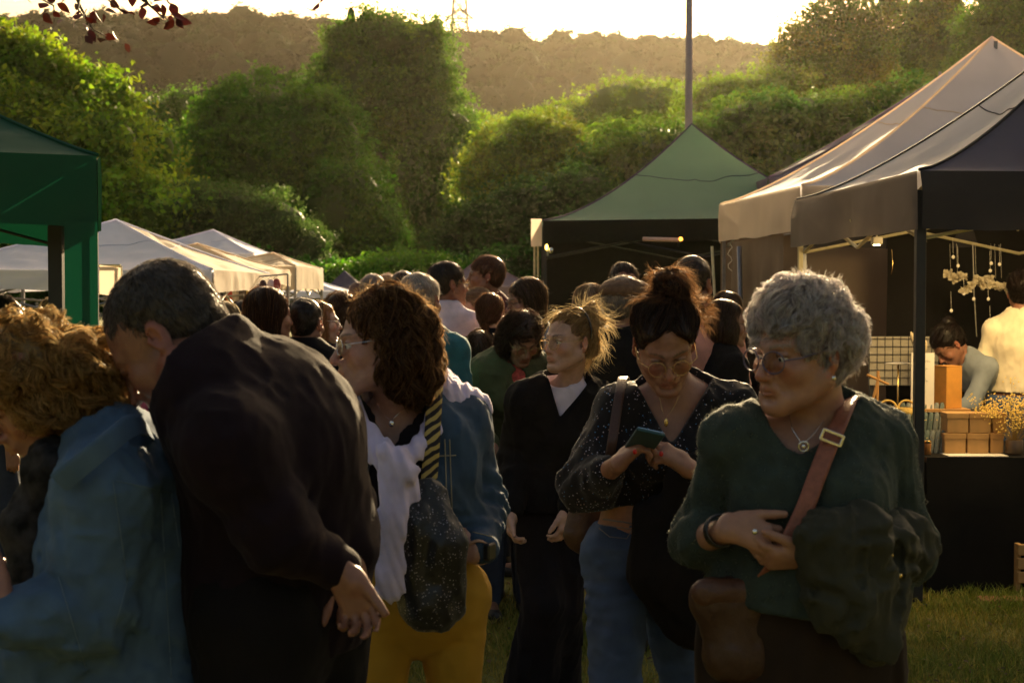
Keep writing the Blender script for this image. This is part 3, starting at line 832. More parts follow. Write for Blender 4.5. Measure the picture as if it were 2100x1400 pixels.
def tent(name, label, C, pk, vh, roof, val, leg=M['grey_metal'], group='market tents', power=1.3, sag=.1, vamp=.02, walls=(), wallmat=None, vmats=None, rmats=None, edge=None, legw=.016, truss=True, seams=True, seed=0, vbot=0., legs=(0, 1, 2, 3)):
    """C: four eave corners (x, y, z_top) in order around; face i spans C[i], C[i+1]"""
    C = [np.array(c, float) for c in C]; pk = np.array(pk, float)
    ctr = sum(C) / 4; base = ctr.copy(); base[2] = 0
    root = empty(name, base, label, 'tent', group)
    groups = {}
    for i in range(4):
        m = (rmats or {}).get(i, roof); groups.setdefault(m.name, (m, []))[1].append(roof_face(C[i], C[(i + 1) % 4], pk, power, sag, seed=seed + i))
    for m, gs in groups.values(): sheets('canopy', gs, m, root)
    for i in range(4):
        a, b = C[i], C[(i + 1) % 4]; o = np.cross([0, 0, 1.], b - a); o /= np.linalg.norm(o)
        if o @ ((a + b) / 2 - ctr) < 0: o = -o
        sheets('valance', [strip(a, b, vh, seed=seed + i * 3, amp=vamp, out=o, bottom=vbot)], (vmats or {}).get(i, val), root)
    if seams:
        m = MB()
        for i in range(4):
            P = [C[i] * (1 - t) + pk * t for t in np.linspace(0, 1, 20)]
            for t, p in zip(np.linspace(0, 1, 20), P): p[2] = C[i][2] + (pk[2] - C[i][2]) * t ** power + .006
            m.tube(P, .009, 5)
        for i in range(4):
            G_ = roof_face(C[i], C[(i + 1) % 4], pk, power, sag, seed=seed + i); m.tube(G_[15] + np.array([0, 0, .003]), .0045, 4, caps=False)
        m.build('seam', edge or val, root)
    for i in range(4):
        if i not in legs: continue
        c = C[i] * .985 + ctr * .015
        m = MB(); m.box((c[0], c[1], c[2] * .5), (legw, legw, c[2] * .5 - .01), bev=.003); m.box((c[0], c[1], .004), (.04, .04, .004))
        m.build('leg', leg, root, smooth=False)
    if truss:
        for i in range(4):
            a, b = C[i] * .97 + ctr * .03, C[(i + 1) % 4] * .97 + ctr * .03; m = MB()
            zt = min(a[2], b[2]) - .05
            for h0, h1 in ((0, 1), (1, 0)):
                for sgm in range(2):
                    p = a * (1 - sgm / 2) + b * (sgm / 2); q = a * (.5 - sgm / 2) + b * (.5 + sgm / 2)
                    p = p.copy(); q = q.copy(); p[2] = zt - .3 * h0; q[2] = zt - .3 * h1
                    m.tube([p, q], .011, 6)
            m.build('truss', leg, root, smooth=False)
        m = MB()
        for i in range(4):
            p = (C[i] + C[(i + 1) % 4]) / 2; p[2] -= .2; q = ctr.copy(); q[2] = pk[2] - .75; m.tube([p, q], .011, 6)
        q = ctr.copy(); q[2] = pk[2] - .75; t = pk.copy(); t[2] -= .04; m.tube([q, [ctr[0], ctr[1], pk[2] - .04]], .016, 8)
        m.build('centre_post', leg, root, smooth=False)
    for (i, u0, u1, ztop, zbot) in walls:
        a, b = C[i], C[(i + 1) % 4]; p = a * (1 - u0) + b * u0; q = a * (1 - u1) + b * u1
        o = np.cross([0, 0, 1.], b - a); o /= np.linalg.norm(o)
        p = p.copy(); q = q.copy(); p[2] = q[2] = ztop
        sheets('side_wall', [strip(p, q, ztop - zbot, 60, 24, seed + i, .05, out=o * -1 if o @ ((a + b) / 2 - ctr) > 0 else o, freq=3)], wallmat or roof, root)
    return root

def CW(px, py, D): return W(px, py, D)
# A: near tent at the right, charcoal front, brown-grey left side, lamp-lit frame
zA = 2.30
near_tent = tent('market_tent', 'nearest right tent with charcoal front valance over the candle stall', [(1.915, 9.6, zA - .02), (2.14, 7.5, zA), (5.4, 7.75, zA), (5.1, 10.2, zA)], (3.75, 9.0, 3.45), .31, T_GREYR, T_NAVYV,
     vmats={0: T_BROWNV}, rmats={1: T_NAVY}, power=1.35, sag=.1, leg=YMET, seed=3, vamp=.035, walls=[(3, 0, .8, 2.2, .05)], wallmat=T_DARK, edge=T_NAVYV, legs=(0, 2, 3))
# its front left leg is dark
m = MB(); m.box((2.158, 7.53, 1.1), (.026, .026, 1.1), bev=.004); m.box((2.158, 7.53, .005), (.05, .05, .005)); m.build('leg', M['dark_metal'], near_tent, smooth=False)
# B: beige tent with the tall peak
tent('market_tent', 'beige tent with the tallest peak and pale cream valance', [(1.87, 12.8, 2.45), (2.06, 10.15, 2.42), (5.9, 10.4, 2.42), (5.9, 13.2, 2.45)], (3.92, 11.7, 3.74), .33, T_BEIGE, T_BEIGEV,
     power=1.32, sag=.07, leg=M['grey_metal'], seed=9, vamp=.03, walls=[(3, 0, 1, 2.35, .05), (0, 0.15, .8, 2.1, .05), (1, .01, .19, 2.15, .05)], wallmat=T_CURT, edge=T_BEIGEV)
# C: mauve tent beyond
tent('market_tent', 'mauve grey tent roof just visible behind the beige tent', [(2.55, 16.3, 2.82), (2.5, 13.9, 2.78), (6.6, 14.2, 2.78), (6.6, 16.6, 2.8)], (4.72, 15.5, 4.05), .33, T_MAUVE, T_MAUVE, power=1.2, sag=.05, seed=14)
# D: dark green gazebo in the centre
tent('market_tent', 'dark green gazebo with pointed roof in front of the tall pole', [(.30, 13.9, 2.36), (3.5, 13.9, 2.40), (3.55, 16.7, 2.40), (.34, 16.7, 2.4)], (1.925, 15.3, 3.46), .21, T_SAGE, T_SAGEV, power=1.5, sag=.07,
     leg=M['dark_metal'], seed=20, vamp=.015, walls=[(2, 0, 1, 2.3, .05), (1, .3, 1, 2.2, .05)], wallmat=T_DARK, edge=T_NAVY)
# its left side valance, sunlight put into the pale cream colour
fr = empty('sunlit_side_valance', (.2, 14.4, 0), 'pale cream side flap hanging at the left corner of the dark green gazebo', 'tent flap')
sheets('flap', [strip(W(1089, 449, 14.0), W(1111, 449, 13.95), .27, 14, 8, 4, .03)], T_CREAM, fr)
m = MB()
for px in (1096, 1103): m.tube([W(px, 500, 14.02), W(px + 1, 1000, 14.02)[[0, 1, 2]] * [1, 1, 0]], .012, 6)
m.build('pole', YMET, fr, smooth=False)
# E: green gazebo at the left edge
zE = 2.34
gl = tent('market_tent', 'bright dark-green gazebo at the left edge over a stall', [(-4.7, 6.9, 2.42), (-1.945, 6.7, 2.3), (-2.9, 9.4, 2.3), (-5.2, 9.5, 2.4)], (-3.5, 8.0, 2.95), .33, T_GREEN, T_GREEN, power=1.1, sag=.03,
     leg=M['dark_metal'], seed=30, vamp=.015, vbot=0)
sheets('side_curtain', [strip((-2.085, 6.65, 1.99), (-1.93, 6.65, 1.99), 1.95, 14, 30, 5, .03)], T_GREEN, gl)
m = MB(); c0 = np.array([-1.99, 6.82, 0.]); 
m.box((-2.3, 7.2, 1.0), (.035, .035, 1.0)); m.build('corner_post', M['dark_metal'], gl, smooth=False)
# row of white tents on the left, going away
WG = 'white tents in a row on the left'
def wt(lab, D, cor_px, cor_y, pk_px, pk_y, w, d, vh, roof, val=None, **k):
    c = W(cor_px, cor_y, D); z = c[2]; x1, x0 = c[0], c[0] - w
    pk = W(pk_px, pk_y, D + d / 2)
    return tent('market_tent', lab, [(x0, D, z), (x1, D, z), (x1, D + d, z), (x0, D + d, z)], (pk[0], D + d / 2, pk[2]), vh, roof, val or roof, group=WG, sag=.05, power=1.12, seed=int(D), **k)
wt('large white tent nearest behind the green gazebo', 11.2, 436, 553, 238, 452, 2.4, 2.6, .17, T_WHITE, vmats={1: T_CREAM}, rmats={1: T_CREAM})  # cream right-hand faces paint the sunlit side of the white cloth
wt('white tent whose slanting flap hangs over the hanging clothes', 14.0, 508, 548, 405, 500, 1.6, 2.6, .17, T_CREAM, T_CREAM)
wt('white tent with the small sharp peak behind the slanted roof', 19.5, 520, 520, 437, 472, 1.9, 2.4, .2, T_WHITE, T_WHITE)
wt('boxy cream tent with a ragged hanging corner', 17.0, 606, 545, 560, 519, 1.1, 2.4, .28, T_CREAM, T_CREAM)
wt('low white tent at the far end of the row', 24, 694, 597, 600, 560, 1.7, 2.4, .12, T_WHITE, T_WHITE)
# cream hanging awning left of the white tents
sheets_root = empty('awning', (-2.3, 9.6, 0), 'small cream awning just right of the green side curtain', 'awning')
sheets('awning_cloth', [strip(W(205, 543, 9.6), W(249, 549, 9.6), .21, 16, 8, 8, .02)], T_CREAM, sheets_root)
m = MB(); a = W(247, 545, 9.65); m.tube([a, [a[0], a[1], 0]], .012, 6); m.tube([W(150, 545, 9.65), a], .012, 6); m.build('frame', YMET, sheets_root, smooth=False)
# far dark tents
def ft(lab, D, l, r, ty, px, py, roof):
    a = W(l, ty, D); b = W(r, ty, D); d = b[0] - a[0]
    tent('market_tent', lab, [(a[0], D, a[2]), (b[0], D, b[2]), (b[0], D + d, b[2]), (a[0], D + d, a[2])], W(px, py, D + d / 2), .25, roof, roof, group='far market tents', seed=int(D), power=1.1, sag=.03)
ft('small dark grey tent far away beside the low white tent', 27, 672, 742, 587, 706, 556, T_NAVY)
ft('pinkish grey tent behind the man in the white t-shirt', 20, 905, 1096, 588, 985, 528, T_PINKGREY)

# ------------------------------------------------------------------ hanging clothes under the white tents
def garments():
    r = np.random.default_rng(2); cols = [(.75, .6, .62), (.05, .04, .05), (.6, .12, .1), (.7, .65, .6), (.12, .1, .1), (.65, .5, .2), (.8, .7, .75), (.08, .05, .06), (.7, .6, .65), (.35, .08, .08)]
    words = ['pale pink', 'black', 'red', 'off-white', 'charcoal', 'ochre', 'white', 'dark', 'lilac', 'maroon']
    for i in range(10):
        px = 442 + i * 14 + r.uniform(-2, 2); D = 13.2; t = W(px, 583 - i * 1.3, D)
        root = empty('hanging_garment', t, words[i] + ' garment on the clothes rail under the white tents, number %d from its left end' % (i + 1) if False else words[i] + ' garment hanging on the rail under the slanted white tent', 'garment', 'clothes hanging under the white tents')
        m = MB(); w2 = .035; h = .3 + .15 * r.random()
        V = []; 
        for j, (z, q) in enumerate([(0, .4), (-.02, .8), (-.05, 1.), (-h * .5, .8), (-h, .95)]): V.append([(t[0] - w2 * q, t[1] - .012, t[2] + z), (t[0], t[1] - .028, t[2] + z), (t[0] + w2 * q, t[1] - .012, t[2] + z), (t[0] + w2 * q, t[1] + .012, t[2] + z), (t[0], t[1] + .02, t[2] + z), (t[0] - w2 * q, t[1] + .012, t[2] + z), (t[0] - w2 * q, t[1] - .012, t[2] + z)])
        grid_mesh('cloth', np.array(V), cloth('garment_%s' % words[i].replace(' ', '_'), cols[i], scale=8), root)
        MB().tube([t + [-.03, 0, 0], t + [0, 0, .025], t + [.03, 0, 0]], .002, 5).build('hanger', M['dark_metal'], root)
    a = W(436, 575, 13.2); b = W(590, 562, 13.2)
    rr = empty('clothes_rail', [(a[0] + b[0]) / 2, 13.2, 0], 'thin metal clothes rail under the slanted white tent', 'rail')
    m = MB(); m.tube([a, b], .008, 6); m.tube([a, [a[0], a[1], 0]], .008, 6); m.tube([b, [b[0], b[1], 0]], .008, 6); m.build('rail', M['grey_metal'], rr, smooth=False)
garments()
# ------------------------------------------------------------------ candle and dried flower stall
KRAFT = plain('kraft_card', (.42, .22, .07), .8, var=.08, bump=.1); KRAFT2 = plain('kraft_card_dark', (.44, .25, .09), .85, var=.1)
PAPER = plain('paper', (.75, .7, .6), .8, var=.03)
def P8(px, py, D=8.0): return W(px, py, D)
# table
z_t = float(P8(1990, 938, 7.75)[2]); x0 = float(P8(1893, 940, 7.75)[0]) + .02
tb = empty('stall_table', (3.6, 8.2, 0), 'long trestle table under a floor-length black cloth', 'table')
MB().box((x0 + 1.35, 8.2, z_t - .02), (1.34, .42, .014)).build('table_top', plain('table_wood', (.3, .2, .12), .6), tb, smooth=False)
for sx in (.1, 2.55):
    for sy in (7.88, 8.52): MB().tube([(x0 + sx, sy, z_t - .03), (x0 + sx, sy, 0)], .014, 8).build('leg', M['grey_metal'], tb)
ct = empty('tablecloth', (3.6, 7.77, 0), 'black floor-length cloth covering the front of the stall table', 'tablecloth')
gr = [strip((x0, 7.765, z_t), (x0 + 2.72, 7.765, z_t), z_t - .02, 90, 20, 3, .03, out=(0, -1, 0), freq=3), strip((x0, 8.63, z_t), (x0, 7.765, z_t), z_t - .02, 30, 20, 4, .02, out=(-1, 0, 0), freq=3)]
u, v = np.meshgrid(np.linspace(x0, x0 + 2.72, 12), np.linspace(7.752, 8.63, 8), indexing='ij')
gr.append(np.stack([u, v, u * 0 + z_t], -1))
sheets('cloth', gr, T_DARK, ct)
# kraft boxes, two rows
bx = [(1962, 890, .082), (2008, 890, .082), (1958, 932, .082), (2005, 932, .082), (2040, 932, .05), (2048, 893, .05)]
lab = ['dark kraft gift box, upper left of the stack', 'dark kraft gift box, upper right of the stack', 'dark kraft gift box, lower left of the stack', 'dark kraft gift box in the middle of the lower row', 'narrow orange-lit kraft box at the right end of the lower row', 'narrow kraft box at the right end of the upper row']
yb = 7.93; s8 = yb / F2
for i, (px, py, w) in enumerate(bx):
    hh = .056; ww = 22.5 * s8 if w > .06 else 14 * s8; c = P8(px, py - 20, yb)
    zz = z_t + .004 + (hh + .0) + (0 if i in (2, 3, 4) else 2 * hh + .002)
    c = P8([1963, 2009, 1958, 2005, 2044, 2049][i], 890, yb)
    e = empty('gift_box', (c[0], yb + .05, zz - hh), lab[i], 'box', 'kraft boxes on the stall table')
    MB().box((c[0], yb + .05, zz), (ww - .002, .06, hh), bev=.003).build('box_body', KRAFT2 if w > .06 else KRAFT, e, smooth=False)
    MB().box((c[0], yb + .05, zz + hh * .72), (ww + .0005, .0625, hh * .26), bev=.002).build('lid', KRAFT2 if w > .06 else KRAFT, e, smooth=False)
m = MB(); c = P8(2000, 940, 7.86); m.box((c[0], 7.9, z_t + .0015), (.165, .1, .0015)); tag(m.build('paper_sheet', PAPER, smooth=False), 'white sheet of paper under the kraft boxes', 'paper')
# tall orange kraft box and menu card standing on a little shelf
D9 = 8.25; sh_z = float(P8(1900, 836, D9)[2])
sr = empty('display_shelf', P8(1880, 836, D9) * [1, 1, 0] + [0, 0, z_t], 'low wooden display riser carrying the menu card and orange box', 'shelf')
a = P8(1815, 838, D9); b = P8(1980, 838, D9)
MB().box(((a[0] + b[0]) / 2, D9, sh_z - .008), ((b[0] - a[0]) / 2, .1, .008)).build('board', KRAFT, sr, smooth=False)
for q in (a, b): MB().box((q[0] + (.01 if q is a else -.01), D9, (z_t + sh_z) / 2 - .008), (.01, .09, (sh_z - z_t) / 2 - .008)).build('side_panel', KRAFT, sr, smooth=False)
c = P8(1944, 790, D9); e = empty('tall_carton', (c[0], D9, sh_z), 'tall orange kraft carton standing behind the dark tent leg', 'box')
hh = 43 * D9 / F2; MB().box((c[0], D9, sh_z + hh), (.062, .05, hh - .001), rz=.5, bev=.002).build('carton', plain('orange_kraft', (.55, .25, .04), .7), e, smooth=False)
MB().box((c[0], D9, sh_z + 2 * hh + .001), (.063, .051, .002), rz=.5).build('lid', plain('orange_kraft2', (.5, .22, .04), .7), e, smooth=False)
c = P8(1892, 780, D9 - .06); e = empty('menu_card', (c[0], D9 - .06, sh_z), 'tall white price list card with a green emblem at its top', 'sign')
hw_, hz_ = 23.5 * D9 / F2, 57 * D9 / F2
MB().box((c[0], D9 - .06, sh_z + hz_), (hw_, .004, hz_)).build('card', PAPER, e, smooth=False)
m = MB(); r = random.Random(4); INK = plain('grey_ink', (.3, .28, .26), .8); y = D9 - .0648
zt = sh_z + 2 * hz_
for k, row in enumerate([.14, .155, .25, .27, .285, .3, .315, .33, .43, .45, .465, .48, .495, .51, .525, .6, .62, .635, .65, .665, .68, .76, .78, .795, .81, .825, .89, .91]):
    x = c[0] - hw_ * .8; wd = hw_ * (.45 if row in (.25, .43, .6, .76, .89) else r.uniform(.5, 1.2))
    if k < 2: x = c[0] - wd / 2
    e2 = x + wd
    while x < e2:
        l = r.uniform(.004, .012); m.box((x + l / 2, y, zt - row * 2 * hz_), (l / 2, .0003, .0011 if row not in (.25, .43, .6, .76, .89) else .002)); x += l + .003
m.build('lettering', INK, e, smooth=False)
MB().sphere((c[0] + .002, y, zt - .07 * 2 * hz_), (.009, .0008, .013), 12, 8).build('emblem', plain('green_ink', (.05, .25, .1), .6), e)
# folded cloth sachets in two rows of a wire rack
SC = [cloth('sachet_grey', (.2, .22, .2), scale=60), cloth('sachet_green', (.13, .17, .15), scale=60), cloth('sachet_cream', (.5, .45, .35), scale=60)]
k = 0
sw = ['grey-green', 'dark green', 'cream']
for row, (py, dep) in enumerate(((868, 8.12), (905, 7.98), (848, 8.2))):
    for i in range(9 if row < 2 else 8):
        px = 1846 + i * 11.5 + (3 if row == 1 else 0)
        if row == 1 and px > 1935: continue
        c = W(px, py, dep); r = random.Random(k * 3 + 1); ci = r.choice([0, 0, 1, 1, 2]); h = .075
        V = []
        for (z, q) in ((0, .9), (.03, 1), (.08, 1), (.125, .9), (.14, .5)):
            zz = c[2] - h + z
            V.append([(c[0] + sx * .0135 * q + z * .12, dep + sy * .012 * q, zz) for sx, sy in ((-1, -1), (0, -1.5), (1, -1), (1, 1), (-1, 1), (-1, -1))])
        e = empty('cloth_sachet', (c[0], dep, c[2] - h), ['%s cloth sachet in the middle row of the rack', '%s cloth sachet in the front row of the rack', '%s cloth sachet in the top row of the rack under the riser'][row] % sw[ci], 'sachet', '%s sachets, %s row' % (sw[ci], ['middle', 'front', 'top'][row]))
        grid_mesh('pouch', np.array(V), SC[ci], e); MB().ring((c[0] + .012, dep - .014, c[2] - h + .1), np.array([1., 0, 0]), np.array([0, .4, .9]), .006, .0012, 8).build('ribbon', M['gold'], e); k += 1
# wire rack carrying them
e = empty('wire_rack', P8(1895, 930, 8.05) * [1, 1, 0] + [0, 0, z_t], 'gilt wire rack holding rows of cloth sachets', 'rack')
for dep, py in ((8.12, 893), (8.2, 870)):
    a, b = W(1838, py, dep - .02), W(1946, py, dep - .02); m = MB(); m.tube([a, b], .004, 6); m.tube([a, [a[0], a[1], z_t]], .004, 6); m.tube([b, [b[0], b[1], z_t]], .004, 6); m.tube([a + [0, .04, 0], b + [0, .04, 0]], .004, 6)
    m.build('wire_shelf', M['gold'], e)
# candle jars with gold lids
for i, px in enumerate((1852, 1868, 1884, 1900)):
    c = P8(px, 930, 7.9); e = empty('candle_jar', (c[0], 7.88, z_t), 'small amber candle jar with a gold lid, %s along the table edge' % ['leftmost', 'second from the left', 'third from the left', 'rightmost'][i], 'jar', 'candle jars at the table edge')
    MB().lathe((c[0], 7.88, z_t + .002), [(.018, 0), (.02, .004), (.02, .06), (.018, .065)], 18).build('jar', plain('amber_glass', (.35, .15, .04), .15), e); MB().lathe((c[0], 7.88, z_t + .0675), [(.02, 0), (.02, .012), (.018, .014)], 18).build('lid', M['gold'], e)
# vase with dried gypsophila
c = P8(2080, 930, 7.9); vx = float(c[0]); e = empty('flower_vase', (vx, 7.9, z_t), 'brown pot filled with yellow dried baby\'s breath on the table', 'flowers')
MB().lathe((vx, 7.9, z_t + .002), [(.045, 0), (.047, .01), (.047, .08), (.044, .082), (.04, .07)], 24).build('pot', plain('brown_pot', (.1, .06, .03), .4), e)
r = np.random.default_rng(6); m = MB(); fl = MB(); top = z_t + .08
for i in range(90):
    d = r.normal(size=3) * [.11, .08, .03] + [0, 0, .16]; d[2] = max(d[2] + r.uniform(-.06, .06), .05); p = np.array([vx, 7.9, top]) + d
    m.tube([(vx, 7.9, top - .03), (np.array([vx, 7.9, top]) + p) / 2 + r.normal(size=3) * .01, p], .0009, 4, caps=False)
    for j in range(13): fl.sphere(p + r.normal(size=3) * .017, r.uniform(.0025, .005), 5, 4)
m.build('stems', plain('dry_stem', (.35, .22, .05), .8), e); fl.build('blossoms', plain('dry_blossom', (.9, .65, .16), .8), e)
# small pampas figures / decor behind the menu card
e = empty('dried_bouquet', P8(1890, 720, 8.7) * [1, 1, 0] + [0, 0, 1.2], 'pale pampas plumes standing up behind the price list card', 'flowers')
m = MB()
for a_, b_ in (((1888, 730), (1868, 680)), ((1890, 730), (1888, 690)), ((1893, 730), (1897, 695))):
    p, q = P8(*a_, 8.7), P8(*b_, 8.7); m.tube([p, p * .6 + q * .4, p * .2 + q * .8, q], [.008, .02, .018, .004], 8)
m.build('plume', plain('pampas', (.45, .36, .22), .9, bump=1), e)
m = MB(); p = P8(1891, 760, 8.7); m.lathe((p[0], 8.7, p[2] - .1), [(.035, 0), (.04, .09), (.03, .18), (.035, .19)], 16); m.build('glass_vase', plain('gold_vase', (.4, .28, .1), .3, .5), e)
# grid panel against the curtain
e = empty('grid_panel', P8(1820, 740, 9.5) * [1, 1, 0], 'cream display panel with a black square grid behind the stall', 'panel')
a, b = W(1784, 690, 9.5), W(1925, 790, 9.5)
MB().box(((a[0] + b[0]) / 2, 9.52, (a[2] + b[2]) / 2), ((b[0] - a[0]) / 2, .008, (a[2] - b[2]) / 2)).build('board', plain('grid_board', (.42, .38, .3), .8), e, smooth=False)
m = MB()
for x in np.arange(a[0], b[0], .052): m.box((x, 9.505, (a[2] + b[2]) / 2), (.0015, .003, (a[2] - b[2]) / 2))
for z in np.arange(b[2], a[2], .052): m.box(((a[0] + b[0]) / 2, 9.501, z), ((b[0] - a[0]) / 2, .003, .0015))
m.build('grid_wire', M['dark_metal'], e, smooth=False)
m = MB()
for x in (a[0] + .02, b[0] - .02): m.box((x, 9.54, a[2] / 2), (.012, .012, a[2] / 2))
m.build('stand', M['dark_metal'], e, smooth=False)
# oval cake stand and other small decor left of the card
e = empty('cake_stand', P8(1842, 745, 8.9) * [1, 1, 0] + [0, 0, 1.0], 'pale oval tray on a thin stand left of the price list', 'tray')
c = P8(1842, 745, 8.9); MB().sphere(c, (.085, .06, .008), 20, 6).build('tray', PAPER, e); MB().tube([c, [c[0], c[1], z_t]], .006, 6).build('stem', M['gold'], e)
e = empty('wooden_easel', P8(1800, 800, 8.6) * [1, 1, 0] + [0, 0, z_t], 'small wooden easel with crossed pieces at the left of the stall table', 'easel')
m = MB()
for a_, b_ in (((1801, 760), (1798, 840)), ((1778, 768), (1822, 788)), ((1786, 835), (1803, 770))): m.tube([P8(*a_, 8.6), P8(*b_, 8.6)], .009, 6)
m.build('frame', KRAFT, e, smooth=False)
# gold basket hoops
for i, px in enumerate((1822, 1860)):
    c = P8(px, 838, 8.15); e = empty('wicker_hoop', c, ['yellow wicker hoop basket with dried flowers, left', 'tan wicker hoop basket, nearer the price list'][i], 'basket', 'wicker baskets')
    m = MB(); m.ring(c, np.array([1., 0, 0]), np.array([0, .3, .95]), .05, .006, 20); m.ring(c, np.array([1., 0, 0]), np.array([0, 1., 0]), .05, .008, 20, .035); m.lathe(c - [0, 0, .05], [(.035, 0), (.05, .05)], 18); m.build('basket', plain('wicker%d' % i, (.6, .4, .1), .8, bump=.6, scale=120), e)
# wooden crate under the table front edge + plank
c = P8(2100, 1170, 7.7); e = empty('wooden_crate', (c[0], 7.66, 0), 'rough brown wooden crate at the right edge below the table', 'crate')
m = MB()
for k in range(3): m.box((c[0] + .08, 7.66, .12 + k * .075), (.13, .01, .03), bev=.003)
m.build('front_slat', KRAFT2, e, smooth=False)
for sx in (-1, 1): MB().box((c[0] + .08 + sx * .12, 7.69, .17), (.012, .018, .13)).build('corner_post', KRAFT2, e, smooth=False)
c = P8(2060, 1243, 7.55); MBp = MB().box((c[0] + .1, 7.55, .02), (.24, .06, .012), bev=.003)
tag(MBp.build('wooden_plank', plain('plank', (.22, .1, .05), .8, bump=.5), smooth=False), 'reddish plank lying on the grass in front of the black cloth', 'plank')
# hanging garland of white paper flowers
e = empty('flower_garland', W(2010, 575, 9.2), 'thick garland of creamy white flowers hanging across the stall', 'garland')
r = np.random.default_rng(12); Vs = []; Qs = []; n = 0
for i in range(26):
    t = i / 25; c = W(1943 + 150 * t, 566 + 22 * np.sin(t * 2.2) + r.normal() * 6, 9.2) + r.normal(size=3) * [.0, .02, .02]
    for k in range(26):
        d = r.normal(size=3); d /= np.linalg.norm(d); s = np.cross(d, r.normal(size=3)); s /= np.linalg.norm(s); L = r.uniform(.02, .036)
        P = np.array([[c + d * L * a + s * L * .45 * b * math.sin(math.pi * (.15 + .75 * a)) + np.cross(d, s) * L * .3 * a * a for b in (-1, 0, 1)] for a in np.linspace(0, 1, 4)]).reshape(-1, 3)
        q = np.array([[j * 3 + b, j * 3 + b + 1, j * 3 + b + 4, j * 3 + b + 3] for j in range(3) for b in (0, 1)])
        Vs.append(P); Qs.append(q + n); n += 12
mesh_obj('blossoms', np.concatenate(Vs), np.concatenate(Qs), leafmat('petal', .3, .7, (1, .95, .85)), e, col=np.tile([.62, .55, .4], (n, 1)))
m = MB()
for px, py in ((1948, 500), (1962, 500), (2000, 500), (2040, 500), (2052, 500)): m.tube([W(px, 500, 9.2), W(px + 2, 570, 9.2)], .0012, 4)
m.tube([W(1995, 500, 9.5), W(1998, 600, 9.5), W(2003, 690, 9.5)], .004, 5)
m.build('cord', plain('cord', (.4, .38, .33), .8), e)
m = MB()
for px, py in ((1955, 527), (1965, 545), (2033, 540), (2031, 555), (2050, 542), (1977, 602), (1997, 613), (2027, 613), (1951, 637), (2031, 667)):
    m = MB(); m.sphere(W(px, py, 9.15), (.011, .006, .012), 10, 6); m.tube([W(px, py, 9.15), W(px - 1, py - 40, 9.16)], .0008, 4); m.build('pendant', PAPER, e)
# cords dangling from the frame
e = empty('dangling_cord', W(1828, 510, 8.6), 'thin frayed cord dangling from the tent frame over the stall', 'cord')
MB().tube([W(1829, 512, 8.6), W(1831, 545, 8.6), W(1828, 562, 8.6)], .002, 5).build('cord', M['gold'], e)
e = empty('tent_ribbon', W(1495, 500, 11.0), 'twisted pale ribbon dangling below the cream valance', 'ribbon')
MB().tube([W(1497 + 5 * math.sin(t * 1.7), 500 + t * 7, 11.0) for t in range(9)], .003, 5).build('ribbon', PAPER, e)
# the stall's working lamp clipped to the frame
c = W(1798, 494, 8.3)
e = empty('clip_lamp', c, 'small white clip-on spotlight on the cream frame under the near tent', 'lamp')
m = MB(); m.box(c, (.03, .025, .022), bev=.006); m.tube([c + [0, 0, .02], c + [0, 0, .08]], .005, 6); m.build('housing', plain('lamp_white', (.6, .55, .45), .5), e, smooth=False)
MB().lathe(c - [0, 0, .026], [(.001, 0), (.02, 0), (.02, .004), (.001, .004)], 16).build('bulb', plain('lamp_glow', (1, .8, .5), .5, emit=(1, .72, .32), es=12), e)
lt = bpy.data.lights.new('stall_lamp', 'SPOT'); lt.energy = LAMP; lt.color = (1, .68, .28); lt.spot_size = R(150); lt.spot_blend = .8; lt.shadow_soft_size = .3
lo = bpy.data.objects.new('stall_lamp', lt); COL.objects.link(lo); 
c = A_(2.75, 7.68, 2.2); e = empty('clip_lamp', c, 'clip-on spotlight behind the charcoal valance lighting the stall table', 'lamp')
m = MB(); m.box(c, (.035, .03, .025), bev=.006); m.tube([c + [0, 0, .02], c + [0, 0, .1]], .005, 6); m.build('housing', plain('lamp_white2', (.6, .55, .45), .5), e, smooth=False)
MB().lathe(c - [0, 0, .03], [(.001, 0), (.025, 0), (.025, .004), (.001, .004)], 16).build('bulb', plain('lamp_glow2', (1, .8, .5), .5, emit=(1, .72, .32), es=12), e)
lo.parent = e; lo.location = (0, 0, -.05); lo.rotation_euler = (R(35), R(-6), 0)
# small lit things at the centre gazebo
c = W(1345, 490, 13.7); e = empty('tube_light', c, 'pinkish tube light with an orange end under the dark green valance', 'lamp')
MB().tube([W(1318, 490, 13.7), W(1392, 492, 13.7)], .02, 8).build('tube', plain('tube_pink', (.6, .4, .35), .5), e)
MB().sphere(W(1396, 490, 13.7), .02, 8, 6).build('end_cap', plain('orange_glow', (1, .35, .05), .5, emit=(1, .3, .03), es=2.5), e)
c = W(1121, 507, 13.6); e = empty('hanging_lantern', c, 'tiny yellow lamp at the left corner under the dark green valance', 'lamp')
MB().sphere(c, (.015, .015, .03), 8, 6).build('globe', plain('yellow_glow', (1, .7, .1), .5, emit=(1, .65, .1), es=3), e); MB().sphere(c + [.04, 0, -.03], (.025, .025, .03), 8, 6).build('shade', M['silver'], e)
c = W(966, 630, 12); e = empty('counter_light', c, 'glaring yellow strip lamp on a counter behind the tall man', 'lamp')
MB().tube([W(957, 622, 12), W(976, 634, 12)], .022, 8).build('strip', plain('strip_glow', (1, .9, .5), .5, emit=(1, .85, .35), es=6), e)
p = W(966, 645, 12); MB().box((p[0], 12.1, p[2] / 2), (.16, .2, p[2] / 2), bev=.01).build('counter', plain('counter', (.35, .4, .45), .6), e, smooth=False)
